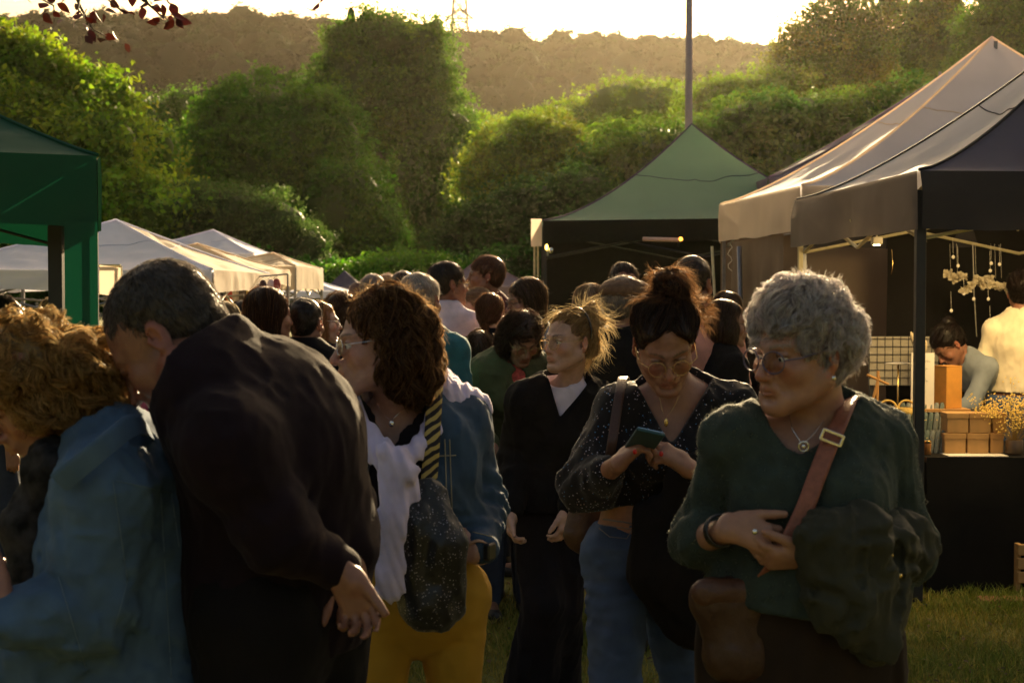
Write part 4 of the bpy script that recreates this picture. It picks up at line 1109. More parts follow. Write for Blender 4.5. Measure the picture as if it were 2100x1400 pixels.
# curtain of the beige tent, steel poles between the tents
for i, (px, mt, lab) in enumerate(((1465, YMET, 'slanting pale cream pole by the pink shirt'), (1516, M['grey_metal'], 'thick grey pole below the cream valance'), (1565, M['grey_metal'], 'thin grey pole nearer the curtain'))):
    a = W(px - (5 if i == 0 else 0), 505, 11.8); b = W(px + 4, 640, 11.8); b = b + (b - a) * 2.2; b[2] = max(b[2], 0.)
    tag(MB().tube([a, b * [1, 1, 0] if i else b * [1, 1, 0]], [.011, .02, .012][i], 8).build('support_pole', mt), lab, 'pole', 'poles between the tents')

c = W(2098, 315, 7.9); e = empty('red_ornament', c, 'round red balloon resting against the charcoal roof at the right edge', 'balloon')  # small red ornament on the roof, shaped as a ball with a string
m = MB(); m.sphere(c + [.03, -.1, 0], (.05, .05, .06), 16, 12); m.build('balloon', plain('red_gloss', (.6, .01, .02), .3), e)
MB().tube([c + [.03, -.1, -.06], c + [.035, -.09, -.2]], .0015, 4).build('string', PAPER, e)
# ------------------------------------------------------------------ people
def A(*v): return np.array(v, float)
def rotz(a): return np.array(Matrix.Rotation(a, 3, 'Z'))
def headR(yaw, pitch=0, roll=0):
    return np.array(Matrix.Rotation(R(yaw), 3, 'Z') @ Matrix.Rotation(R(pitch), 3, 'X') @ Matrix.Rotation(R(roll), 3, 'Y'))
def bounds(pts, pad):
    P = np.array(pts); return P.min(0) - pad, P.max(0) + pad

def skeleton(H, yaw, lean=0, hyaw=None, hpitch=0, hroll=0, build=1., side_lean=0, stride=.0, feet_yaw=None):
    s = H / 1.68; hyaw = yaw if hyaw is None else hyaw
    Rz = rotz(R(yaw)); F = Rz @ A(0, -1, 0); L = Rz @ A(1, 0, 0); U = A(0, 0, 1.)
    a = R(lean); F2_ = F * math.cos(a) - U * math.sin(a); U2 = U * math.cos(a) + F * math.sin(a)
    U2 = U2 + L * math.tan(R(side_lean)); U2 /= np.linalg.norm(U2)
    pel = U * .53 * H - F * .10 * H * math.sin(a)
    k = {'s': s, 'H': H, 'F': F, 'F2': F2_, 'L': L, 'U2': U2, 'pel': pel, 'build': build}
    k['wai'] = pel + U2 * .105 * H; k['che'] = pel + U2 * .20 * H; k['nek'] = pel + U2 * .295 * H - F2_ * .004
    for sd, n in ((1, 'L'), (-1, 'R')):
        k['sh' + n] = pel + U2 * .25 * H + L * sd * .092 * H * build
        k['el' + n] = k['sh' + n] - U * .17 * H + L * sd * .035 * H - F * .01 + F * .05 * math.sin(a)
        k['wr' + n] = k['el' + n] - U * .145 * H + F * .045 * H - L * sd * .01
        k['hip' + n] = pel - U * .01 + L * sd * .055 * H
        k['kn' + n] = A(*(k['hip' + n][:2]), .28 * H) + F * (.03 + stride * sd * .12) + F * .05 * H * math.sin(a)
        k['an' + n] = A(*(k['hip' + n][:2]), .05 * H) + F * (stride * sd * .2 + .05 * H * math.sin(a))
    ua = R(lean * .5); UN = U * math.cos(ua) + F * math.sin(ua)
    k['hR'] = headR(hyaw, hpitch, hroll)
    hd = k['hR'] @ A(0, 0, 1.)
    k['hc'] = k['nek'] + UN * .05 * s + hd * .095 * s + (k['hR'] @ A(0, -1, 0)) * .022 * s
    return k

def move(k, d):
    for q in list(k):
        if isinstance(k[q], np.ndarray) and k[q].shape == (3,) and q not in ('F', 'F2', 'L', 'U2'): k[q] = k[q] + d
    return k

def place(px, py, D, yaw, H=None, lean=0, **kw):
    """skeleton whose head centre (between the ears, eye level) stands at the measured spot"""
    t = W(px, py, D); k = skeleton(1.68, yaw, lean, **kw)
    if H is None: k = skeleton(1.68 * t[2] / k['hc'][2], yaw, lean, **kw)
    else: k = skeleton(H, yaw, lean, **kw)
    d = t - k['hc']
    if H is None: d[2] = 0
    base = A(k['pel'][0] * 0 + d[0], d[1], 0)
    legs = [q for q in k if q[:2] in ('kn', 'an')]
    keep = {q: k[q] + A(d[0], d[1], 0) for q in legs}
    move(k, d)
    for q in legs: k[q] = keep[q]
    k['root'] = base; return k

def neck_prims(g, k, e=0, kk=.025):
    s = k['s']; b = k.get('neckw', 1.)
    hb = k['hc'] + k['hR'] @ A(0, .028, -.065) * s
    g.cap(k['nek'] - k['U2'] * .03, hb, (.058 * b + e) * s, (.05 * b + e) * s, k=kk)

def head_prims(g, k, f=1.):
    s = k['s'] * f; c = k['hc']; Rm = k['hR']; q = k.get('face', {})
    P = lambda *v: c + Rm @ A(*v) * s
    def E(cc, r, kk=.015, op='add', rot=None):
        g.ell(P(*cc), A(*r) * s, Rm if rot is None else Rm @ rot, k=kk * s, op=op)
    def C(a, b, ra, rb=None, kk=.01, op='add'): g.cap(P(*a), P(*b), ra * s, (rb or ra) * s, k=kk * s, op=op)
    fat = q.get('fat', 0)
    E((0, .018, .035), (.0745, .094, .082), .02)
    E((0, -.028, .0), (.066, .062, .082), .03)
    E((0, -.035, -.052), (.052 + fat, .055, .058), .03)
    for sx in (-1, 1):
        C((sx * (.052 + fat), .0, -.055), (sx * .018, -.078, -.1), .021, .017, .03)
        E((sx * .043, -.062, -.03), (.024, .022, .022), .02)
        C((sx * .012, -.089, .02), (sx * .046, -.07, .022), .0085, .008, .014)
    E((0, -.083, -.102), (.021, .018, .016), .022)
    for sx in (-1, 1): E((sx * .031, -.093, .0), (.0185, .014, .0125), .012, 'cut')
    # nose
    nl = q.get('nose', 1.)
    C((0, -.088, .012), (0, -.088 - .026 * nl, -.032), .0075, .0095, .012)
    E((0, -.088 - .024 * nl, -.036), (.0125, .012, .0095), .006)
    for sx in (-1, 1):
        E((sx * .0125, -.098, -.0395), (.0085, .011, .0075), .006)
        E((sx * .0065, -.103, -.0465), (.0038, .006, .0035), .002, 'cut')
    # lips and mouth
    E((0, -.088, -.062), (.028, .018, .02), .014)
    C((-.021, -.0935, -.0655), (0, -.1035, -.0615), .0048, .0055, .005); C((.021, -.0935, -.0655), (0, -.1035, -.0615), .0048, .0055, .005)
    C((-.017, -.094, -.0725), (0, -.1025, -.0745), .0052, .0062, .005); C((.017, -.094, -.0725), (0, -.1025, -.0745), .0052, .0062, .005)
    C((-.025, -.093, -.0675), (0, -.108, -.0682), .0014, .0014, .0035, 'cut'); C((.025, -.093, -.0675), (0, -.108, -.0682), .0014, .0014, .0035, 'cut')
    E((0, -.101, -.084), (.018, .008, .005), .01, 'cut')
    # eyelids round the eyeballs
    op = q.get('lid', .5)
    for sx in (-1, 1):
        E((sx * .031, -.0765, .0095 - .0055 * (1 - op)), (.0165, .0145, .0075), .003)
        E((sx * .031, -.0765, -.0095), (.0150, .0125, .0058), .003)
        C((sx * .018, -.088, .004), (sx * .031, -.0905, .0082 - .004 * (1 - op)), .0016, .0020, .003); C((sx * .031, -.0905, .0082 - .004 * (1 - op)), (sx * .045, -.0835, .002), .0020, .0014, .003)
    if q.get('age', 0):
        for sx in (-1, 1):
            C((sx * .02, -.1, -.042), (sx * .034, -.087, -.072), .003, .002, .006, 'cut'); E((sx * .031, -.087, -.016), (.014, .008, .006), .008)
            C((sx * .03, -.075, -.088), (sx * .045, -.045, -.085), .012, .012, .02)
    # ears
    for sx in (-1, 1):
        rot = np.array(Matrix.Rotation(sx * R(24), 3, 'Z') @ Matrix.Rotation(R(-8), 3, 'X'))
        E((sx * .079, .014, -.008), (.0065, .0185, .031), .005, rot=rot)
        E((sx * .0865, .008, -.004), (.0065, .0105, .018), .004, 'cut', rot)
        E((sx * .077, .005, -.034), (.006, .008, .01), .006)
        C((sx * .084, -.004, -.004), (sx * .080, -.002, -.016), .0035, .003, .003)

def torso_prims(g, k, e=0, kk=.035, bust=0, belly=0, hipw=1.):
    s = k['s']; b = k['build']; F = k['F2']; L = k['L']
    g.cap(k['hipL'], k['hipR'], .092 * s * hipw + e, k=kk)
    g.cap(k['pel'], k['wai'], .148 * s * hipw + e, .128 * s * b + e, k=kk, flat=F, ff=1.3)
    g.cap(k['wai'], k['che'], .128 * s * b + e, .152 * s * b + e, k=kk, flat=F, ff=1.32)
    g.cap(k['che'], k['nek'] - k['U2'] * .045 * s, .152 * s * b + e, .11 * s + e, k=kk, flat=F, ff=1.35)
    g.cap(k['shL'], k['shR'], .05 * s + e, k=kk + .02)
    for n in 'LR': g.cap(k['nek'] + k['U2'] * .012 * s - F * .01, k['sh' + n] + k['U2'] * .008 * s, .036 * s + e, .036 * s + e, k=kk)
    if belly: g.ell(k['wai'] + F * .05 * s - k['U2'] * .03, A(.13, .1, .13) * s * (1 + belly * .3) + e * .6, k=.06)
    if bust:
        for sd in (-1, 1): g.ell(k['che'] + F * .085 * s + L * sd * .07 * s - k['U2'] * .015 * s, A(1, 1, 1) * (.058 * bust * s + e * .7), k=.04)

def arm_prims(g, k, n, e=0, kk=.025, fr=1., w=1.):
    s = k['s']; sh, el, wr = k['sh' + n], k['el' + n], k['wr' + n]
    fa = min(fr * 2, 1); g.cap(sh, sh + (el - sh) * fa, .049 * s * w + e, (.049 - .009 * fa) * s * w + e, k=kk)
    if fr > .5:
        fb = (fr - .5) * 2; g.cap(el, el + (wr - el) * fb, .040 * s * w + e, (.040 - .013 * fb) * s * w + e, k=kk)

def leg_prims(g, k, n, e=0, kk=.03, flare=0, w=1.):
    s = k['s']
    g.cap(k['hip' + n], k['kn' + n], .088 * s * w + e, .058 * s * w + e * .9, k=kk)
    g.cap(k['kn' + n], k['an' + n], .056 * s * w + e * .9, .04 * s * w + e * .8 + flare, k=kk)

def hand_prims(g, wr, d, lat, pal, s=1., curl=(20, 25, 20), curls=None, spread=.12, thumb=(.55, .65, .35), tcurl=20, kk=.006):
    """d: wrist to knuckles, lat: towards the thumb, pal: the way the palm faces"""
    d = d / np.linalg.norm(d); lat = lat - d * (lat @ d); lat /= np.linalg.norm(lat); pal0 = np.cross(d, lat); pal = pal0 if pal0 @ pal > 0 else -pal0
    for o in (-.021, -.007, .008, .022):
        g.cap(wr + lat * o * .6 * s, wr + (d * .082 + lat * o) * s, .0165 * s, .0135 * s, k=.012)
    g.ell(wr + (d * .035 + lat * .022 + pal * .006) * s, A(.02, .02, .02) * s, k=.015)
    tips = []
    for i, (o, Ln, r) in enumerate(((.026, .070, .0090), (.009, .079, .0092), (-.009, .074, .0088), (-.026, .058, .0078))):
        c = curls[i] if curls else curl
        p = wr + (d * (.083 - .004 * abs(i - 1)) + lat * o) * s; dv = d + lat * spread * (1.5 - i) * .8; dv /= np.linalg.norm(dv)
        an = 0
        for j, (fr, rr) in enumerate(((.46, 1.), (.3, .93), (.24, .84))):
            an += R(c[j]); v = dv * math.cos(an) + pal * math.sin(an); q = p + v * Ln * fr * s
            g.cap(p, q, r * rr * s, r * (rr - .07) * s, k=kk * s); p = q
        tips.append((p, v))
    t = thumb; v = d * t[0] + lat * t[1] + pal * t[2]; v /= np.linalg.norm(v); p = wr + (d * .022 + lat * .026) * s
    q = p + v * .042 * s; g.cap(p, q, .0145 * s, .0112 * s, k=.01)
    v2 = v * math.cos(R(tcurl)) + (d * .8 + pal * .3) * math.sin(R(tcurl)); v2 /= np.linalg.norm(v2)
    p = q; q = p + v2 * .03 * s; g.cap(p, q, .0108 * s, .0098 * s, k=kk * s); r_ = q + v2 * .022 * s; g.cap(q, r_, .0098 * s, .0082 * s, k=kk * s)
    tips.append((r_, v2)); return tips

def relaxed_hand(g, k, n, s=None):
    wr, el = k['wr' + n], k['el' + n]; d = wr - el; d /= np.linalg.norm(d); d = d * .5 + A(0, 0, -.7); d /= np.linalg.norm(d); s = s or k['s']
    inn = k['L'] * (-1 if n == 'L' else 1)
    return hand_prims(g, wr + d * .012, d, k['F'] * 1. + inn * .25, inn, s, (32, 42, 30), spread=.05, thumb=(.85, .45, .2))

LIP = A(.32, .1, .08)
def skin_colors(k, base, lip=None, brow=(.04, .025, .015), lipk=.6):
    s = k['s']; base = np.array(base); lip = base * A(.95, .55, .5) if lip is None else A(*lip)
    def fn(P):
        q = ((P - k['hc']) @ k['hR']) / s
        c = np.tile(base, (len(P), 1))
        blot = 1 + .12 * fbm(P.astype(np.float32), 18, 3, 4)[:, None]; c = c * blot
        red = np.exp(-(((np.abs(q[:, 0]) - .042) / .02) ** 2 + ((q[:, 2] + .03) / .02) ** 2)) * (q[:, 1] < -.03) + np.exp(-((q[:, 0] / .014) ** 2 + ((q[:, 2] + .035) / .012) ** 2)) * (q[:, 1] < -.09) + (np.abs(q[:, 0]) > .078) * (np.abs(q[:, 2]) < .05)
        c = c * (1 + np.clip(red, 0, 1)[:, None] * (A(1.12, .84, .8) - 1))
        m = ((q[:, 0] / .025) ** 2 + ((q[:, 2] + .068) / .0115) ** 2 < 1) & (q[:, 1] < -.088) & (q[:, 1] > -.12)
        c[m] = c[m] * (1 - lipk) + lip * lipk
        ax = np.abs(q[:, 0]); zc = .0215 + .005 * np.sin(np.clip((ax - .012) / .04, 0, 1) * 2.4)
        lash = (np.abs(ax - .031) < .015) & (np.abs(q[:, 2] - (.0072 - .02 * ((ax - .031) / .03) ** 2)) < .0018) & (q[:, 1] < -.08)
        c[lash] = c[lash] * .3
        m = (ax > .012) & (ax < .052) & (np.abs(q[:, 2] - zc) < .0042 * (1.25 - ax / .06)) & (q[:, 1] < -.045)
        c[m] = c[m] * .25 + A(*brow) * .75
        return np.clip(c, .003, .95)
    return fn

def eyes(k, parent, iris=None, lid=.5):
    s = k['s']; c = k['hc']; Rm = k['hR']
    for sx in (-1, 1):
        p = c + Rm @ A(sx * .031, -.0795, -.0012) * s
        e = MB().sphere(p, .0108 * s, 16, 12).build('eye', M['white_eye'], parent)
        f = Rm @ A(-.0 * sx, -1, -.12); f /= np.linalg.norm(f)
        MB().sphere(p + f * .0058 * s, .0058 * s, 12, 8).build('iris', iris or M['iris'], e)

def glasses(k, parent, mat, r=.0235, rw=None, t=.0011, y=-.104, z=-.003, lens=True, name='glasses'):
    s = k['s']; c = k['hc']; Rm = k['hR']; P = lambda *v: c + Rm @ A(*v) * s
    m = MB(); u = Rm @ A(1., 0, 0); w_ = Rm @ A(0, .12, 1.); w_ /= np.linalg.norm(w_); rw = rw or r
    for sx in (-1, 1):
        uu = Rm @ A(1, sx * .16, 0); uu /= np.linalg.norm(uu)
        m.ring(P(sx * .032, y, z), uu, w_, r * s, t * s, 28, rw * s)
        m.tube([P(sx * (.032 + r), y + .004, z + .006), P(sx * .078, y + .03, z + .008), P(sx * .08, .0, z + .012), P(sx * .078, .018, z - .006)], t * s * 1.1, 6)
    m.tube([P(-.0085, y, z + .004), P(0, y - .002, z + .008), P(.0085, y, z + .004)], t * s, 6)
    o = m.build(name, mat, parent)
    if lens:
        for sx in (-1, 1):
            uu = Rm @ A(1, sx * .16, 0); uu /= np.linalg.norm(uu); cc = P(sx * .032, y, z); n_ = np.cross(uu, w_) * s
            V = [cc + n_ * -.001]; V += [cc + r * s * .97 * math.cos(a) * uu + rw * s * .97 * math.sin(a) * w_ for a in np.linspace(0, 2 * math.pi, 25)[:-1]]
            mesh_obj('lens', V, [[0, 1 + i, 1 + (i + 1) % 24] for i in range(24)], GLASS, o)
    return o

# ---- hair
def hair_field(k, style, h=.006, th=.012, extra=None, cutface=True, rag=.004, rf=30, hairline=0.0, size=1., earcut=True, cw=.074):
    s = k['s'] * size; c = k['hc']; Rm = k['hR']; P = lambda *v: c + Rm @ A(*v) * s
    pad = .2 if style in ('short', 'buzz', 'bun') else .3
    lo, hi = c - pad, c + pad
    if style == 'long': lo = lo - A(0.05, .05, .32)
    g = Sculpt(lo, hi, h)
    def E(cc, r, kk=.02, op='add'): g.ell(P(*cc), A(*r) * s, Rm, k=kk * s, op=op)
    def C(a, b, ra, rb=None, kk=.02, op='add', **q): g.cap(P(*a), P(*b), ra * s, (rb or ra) * s, k=kk * s, op=op, **q)
    E((0, .02, .037), (.0755 + th, .096 + th, .083 + th), .01)
    E((0, .055, -.015), (.062 + th * .6, .05 + th * .6, .062), .03)
    if style == 'curly' or style == 'bob':
        w = .11 if style == 'curly' else .1
        E((0, .035, -.03), (w, .1, .1), .03)
        for sx in (-1, 1): E((sx * .07, .0, -.06), (.038, .05, .07), .03)
    if style == 'long':
        b = k['U2']; 
        g.cap(P(0, .05, -.02), P(0, .075, -.06) - A(0, 0, .2) * s, .085 * s, .075 * s, k=.03, flat=Rm @ A(0, 1, 0), ff=1.6)
        for sx in (-1, 1): g.cap(P(sx * .062, .015, .01), P(sx * .072, .03, -.1) - A(0, 0, .1) * s, .04 * s, .035 * s, k=.03)
    if extra: extra(g, P, s, Rm)
    if cutface:
        E((0, -.12, -.04 + hairline), (cw, .085, .1), .012, 'cut')
        E((0, -.075, -.06 + hairline), (.085, .055, .07), .012, 'cut') if style in ('short', 'buzz', 'bun') else None
        E((0, -.06, -.14), (.075, .075, .07), .012, 'cut')
    if style in ('short', 'buzz', 'bun') and earcut:
        for sx in (-1, 1): E((sx * .086, .012, -.02), (.022, .026, .042), .006, 'cut'); E((sx * .07, -.03, -.06), (.04, .035, .04), .006, 'cut')
    g.displace(lambda q: fbm(q.astype(np.float32), rf, 3, 2) * rag)
    return g

def flow_for(k, style, bun=None, part=0.):
    c = k['hc']; Rm = k['hR']; s = k['s']
    def local(p): return ((p - c) @ Rm) / s
    def short(p):
        q = local(p); v = q - A(.01, .06, .13); v[:, 1] += .0; v = v + A(0, -.01, -.03); return v @ Rm.T
    def fwd(p):
        q = local(p); v = np.stack([q[:, 0] * 2, -.5 + q[:, 1] * 2, -.35 - .6 * np.clip(.09 - q[:, 2], 0, .2) / .1], -1); return v @ Rm.T
    def down(p):
        q = local(p); up = np.clip((q[:, 2] - .05) / .06, 0, 1)
        v = np.stack([np.sign(q[:, 0] - part) * (.8 * up + .12 * (q[:, 2] < 0)), .25 * up, -1 + .6 * up], -1); return v @ Rm.T
    def tobun(p):
        q = local(p); v = (A(*bun) - q); return v @ Rm.T
    def out(p):
        q = local(p); v = q - A(0, .02, .02); v[:, 2] -= .05; return v @ Rm.T
    return {'short': short, 'fwd': fwd, 'down': down, 'bun': tobun, 'out': out}[style]

def grow_hair(k, parent, g, col, flow, n=2500, steps=8, step=.012, w=.0016, off=(.0, .004), noise=.3, nf=60, jit=.1, var=.35, base=True, name='hair', bmul=.75, tips=None, seedfn=None, hug=.7, mat=None, shrink=.004, clump=.45, curl=0., turns=2., ng=None):
    V, Q = g.mesh(); col = A(*col)
    if base:
        F0 = g.F; g.F = g.F + shrink; Vb, Qb = g.mesh(); g.F = F0
        o = mesh_obj(name, Vb, Qb, HAIRBASE, parent, col=np.tile(col * bmul, (len(Vb), 1)) * (1 + .3 * fbm(Vb, 50, 2, 3)[:, None]))
    else: o = None
    r = np.random.default_rng(len(V))
    if seedfn is not None: V = V[seedfn(V)]
    sd = V[r.integers(0, len(V), n)] + r.normal(size=(n, 3)) * .003
    P = comb(g, sd.astype(float), flow, steps, step * k['s'], off[0], off[1], noise, nf, jit, hug=hug)
    if clump > 0:      # gather the strands into locks round guide strands
        G = ng or max(n // 38, 8); gd = P[:G]; best = np.zeros(n, int); bd = np.full(n, 1e9)
        for i0 in range(0, n, 1500):
            dd = ((P[i0:i0 + 1500, 0][:, None] - gd[None, :, 0]) ** 2).sum(-1); best[i0:i0 + 1500] = dd.argmin(1); bd[i0:i0 + 1500] = dd.min(1)
        gp = gd[best]; S = P.shape[1]; t = np.linspace(0, 1, S)[None, :, None]
        cl = clump * t ** .6 * (bd < .03 ** 2)[:, None, None]
        P = P * (1 - cl) + gp * cl
        if curl > 0:
            T = np.gradient(gp, axis=1); T /= np.linalg.norm(T, axis=2, keepdims=True) + 1e-9
            rv = r.normal(size=(G, 1, 3))[best]; U_ = np.cross(T, rv); U_ /= np.linalg.norm(U_, axis=2, keepdims=True) + 1e-9; V_ = np.cross(T, U_)
            ph = r.random(G)[best][:, None, None] * 6.28 + r.normal(size=(n, 1, 1)) * .25; sgn = np.where(r.random(G) < .5, -1, 1)[best][:, None, None]
            an = ph + sgn * t * turns * 6.28; rr = curl * np.minimum(1, t * 3)
            P = P + rr * (np.cos(an) * U_ + np.sin(an) * V_)
    cc = col[None] * (1 + var * r.normal(size=(n, 1))) * (1 + .06 * r.normal(size=(n, 3)))
    if tips is not None:
        m = r.random((n, 1)) < tips[1]; cc = np.where(m, A(*tips[0])[None] * (1 + .2 * r.normal(size=(n, 1))), cc)
    ribbons('strands', P, w * (.6 + .8 * r.random(n)), mat or HAIR, o or parent, np.clip(cc, .004, .95)); return o

def halo(k, g, parent, col, n=900, off=.03, w=.0008, steps=8, step=.009, sel=None):  # col is lighter than the hair: gold rim light put into the colour
    """loose flyaway hairs standing off the head"""
    V, Q = g.mesh(); r = np.random.default_rng(len(V) + 1); q = (V - k['hc']) @ k['hR'] / k['s']
    V = V[(q[:, 1] > -.05) & (q[:, 2] > -.12)] if sel is None else V[sel(q)]
    sd = V[r.integers(0, len(V), n)].astype(float); c = k['hc'] + k['hR'] @ A(0, .02, .02)
    P = comb(g, sd, lambda p: (p - c) * .5 + r.normal(size=p.shape) * .05 - A(0, 0, .03), steps, step, .0, off, .9, 26, .25, hug=.45)
    ribbons('flyaway_hair', P, w * (.7 + .6 * r.random(n)), FRIZZ, parent, np.clip(A(*col)[None] * (1 + .25 * r.normal(size=(n, 1))), .01, .95))
FRIZZ = hairmat('frizz', .6)
# ---- clothing
def folds(amp=.007, freq=(14, 14, 5), seed=0, fine=.0015):
    f = A(*freq)
    def fn(P):
        q = (P * f).astype(np.float32) * 1.25; wv = noise3(P.astype(np.float32), 6, seed + 3)[:, None] * .9
        a = noise3(q + wv, 1., seed); b = noise3(q * 2.1 + wv, 1., seed + 1); c_ = noise3(q * A(3.4, 3.4, 2.2).astype(np.float32) + 2 * wv, 1., seed + 6)
        return -amp * .55 * (1 - 2 * np.abs(a)) - amp * .6 * np.maximum(1 - 3.2 * np.abs(b), -.4) - amp * .3 * np.maximum(1 - 3 * np.abs(c_), -.3) + fine * noise3(P.astype(np.float32), 60, seed + 2)
    return fn
def limb_folds(k, amp=.005, seed=0, wl=55):
    """rings of cloth bunching round elbows and knees"""
    J = [(k['el' + n], k['wr' + n] - k['sh' + n]) for n in 'LR']
    def fn(P):
        out = 0
        for c, ax in J:
            ax = ax / (np.linalg.norm(ax) + 1e-9); d = P - c; t = d @ ax; r = np.linalg.norm(d, axis=1)
            out = out - amp * np.exp(-(r / .11) ** 2) * np.sin(t * wl * 2 + 3 * noise3(P.astype(np.float32), 8, seed))
        return out
    return fn

def body(k, parent, base, h=.012, hf=.006, face=True, hands=('L', 'R'), handfn=None, bust=0, legs=True, brow=(.04, .025, .015), lip=None, fine_extra=(), belly=0, lipk=.6, armw=1.):
    pts = [v for q, v in k.items() if isinstance(v, np.ndarray) and v.shape == (3,) and q not in ('F', 'F2', 'L', 'U2', 'root')]
    if not legs: pts = [v for v in pts if v[2] > k['pel'][2] - .05]
    lo, hi = bounds(pts, .2); lo[2] = max(lo[2], 0)
    s = k['s']; fine = [(k['hc'] - .14 * s, k['hc'] + .14 * s, hf)] + list(fine_extra)
    g = Sculpt(lo, hi, h, fine)
    torso_prims(g, k, -.012, bust=bust, belly=belly)
    for n in 'LR': arm_prims(g, k, n, -.004 if armw == 1 else 0, w=armw)
    if legs:
        for n in 'LR':
            leg_prims(g, k, n, -.006); g.cap(k['an' + n] - A(0, 0, .02), k['an' + n] + k['F'] * .13 * s - A(0, 0, .045 * s), .036 * s, .028 * s, k=.02)
    neck_prims(g, k); head_prims(g, k)
    if handfn: handfn(g)
    else:
        for n in hands: relaxed_hand(g, k, n)
    return g.obj('body', SKIN, parent, colfn=skin_colors(k, base, lip, brow, lipk))

def garment(name, k, parent, mat, prims, h=.012, fine=(), disp=None, cuts=(), band=.03, post=None):
    pts = [v for q, v in k.items() if isinstance(v, np.ndarray) and v.shape == (3,) and q not in ('F', 'F2', 'L', 'U2', 'root')]
    lo, hi = bounds(pts, .24); lo[2] = max(lo[2], .0)
    if name in ('trousers', 'jeans', 'skirt', 'shorts'): hi[2] = k['wai'][2] + .15
    else: lo[2] = max(lo[2], min(k['pel'][2], k['wrL'][2], k['wrR'][2]) - .25)
    g = Sculpt(lo, hi, h, fine); prims(g)
    for dfn in (disp or [folds()]): g.displace(dfn, band)
    for c in cuts: c(g)
    if post: post(g)
    return g.obj(name, mat, parent)

def hem(k, drop, tilt=None):
    return lambda g: g.halfspace(k['pel'] - k['U2'] * drop, -k['U2'])
def vneck(k, w=.1, depth=.16, y=.0):
    """carve a V: from beside the neck down the breastbone"""
    s = k['s']; F = k['F2']; U = k['U2']; L = k['L']
    def fn(g):
        bot = k['nek'] + F * .10 * s - U * depth * s
        for sd in (-1, 1):
            for t in np.linspace(0, 1, 5): g.cap(bot + F * .03, k['nek'] + L * sd * w * s * t + U * .05 * s + F * .05 * s, .012 * s, .03 * s, k=.004, op='cut')
        g.cap(k['nek'] + F * .03, k['nek'] + U * .2 * s + F * .02, .062 * s, .09 * s, k=.01, op='cut')
    return fn
def crew(k, r=.062):
    s = k['s']
    return lambda g: g.cap(k['nek'] + k['U2'] * .012 * s + k['F2'] * .012, k['nek'] + k['U2'] * .25 * s + k['F2'] * .05, r * s, r * 1.7 * s, k=.01, op='cut')

def shoes(k, parent, mat):
    s = k['s']
    for n in 'LR':
        a = k['an' + n]; g = Sculpt(a - .22, a + .22, .011)
        g.cap(A(a[0], a[1], .035 * s) - k['F'] * .02, A(a[0], a[1], .03 * s) + k['F'] * .15 * s, .042 * s, .036 * s, k=.02); g.cap(a, A(a[0], a[1], .05), .045 * s, .045 * s, k=.02)
        g.halfspace(A(0, 0, .004), A(0, 0, -1)); g.obj('shoe', mat, parent)

SKC = {'fair': (.42, .22, .15), 'mid': (.33, .16, .105), 'tan': (.26, .12, .075), 'pale': (.46, .26, .2)}
BLACKC = cloth('black_cotton', (.007, .006, .007), scale=12); NAVYC = cloth('navy_cotton', (.02, .025, .045), scale=12); DENIMD = cloth('dark_denim', (.03, .04, .07), scale=14, fine=1400)
SHOE = plain('dark_shoe', (.02, .018, .018), .5)

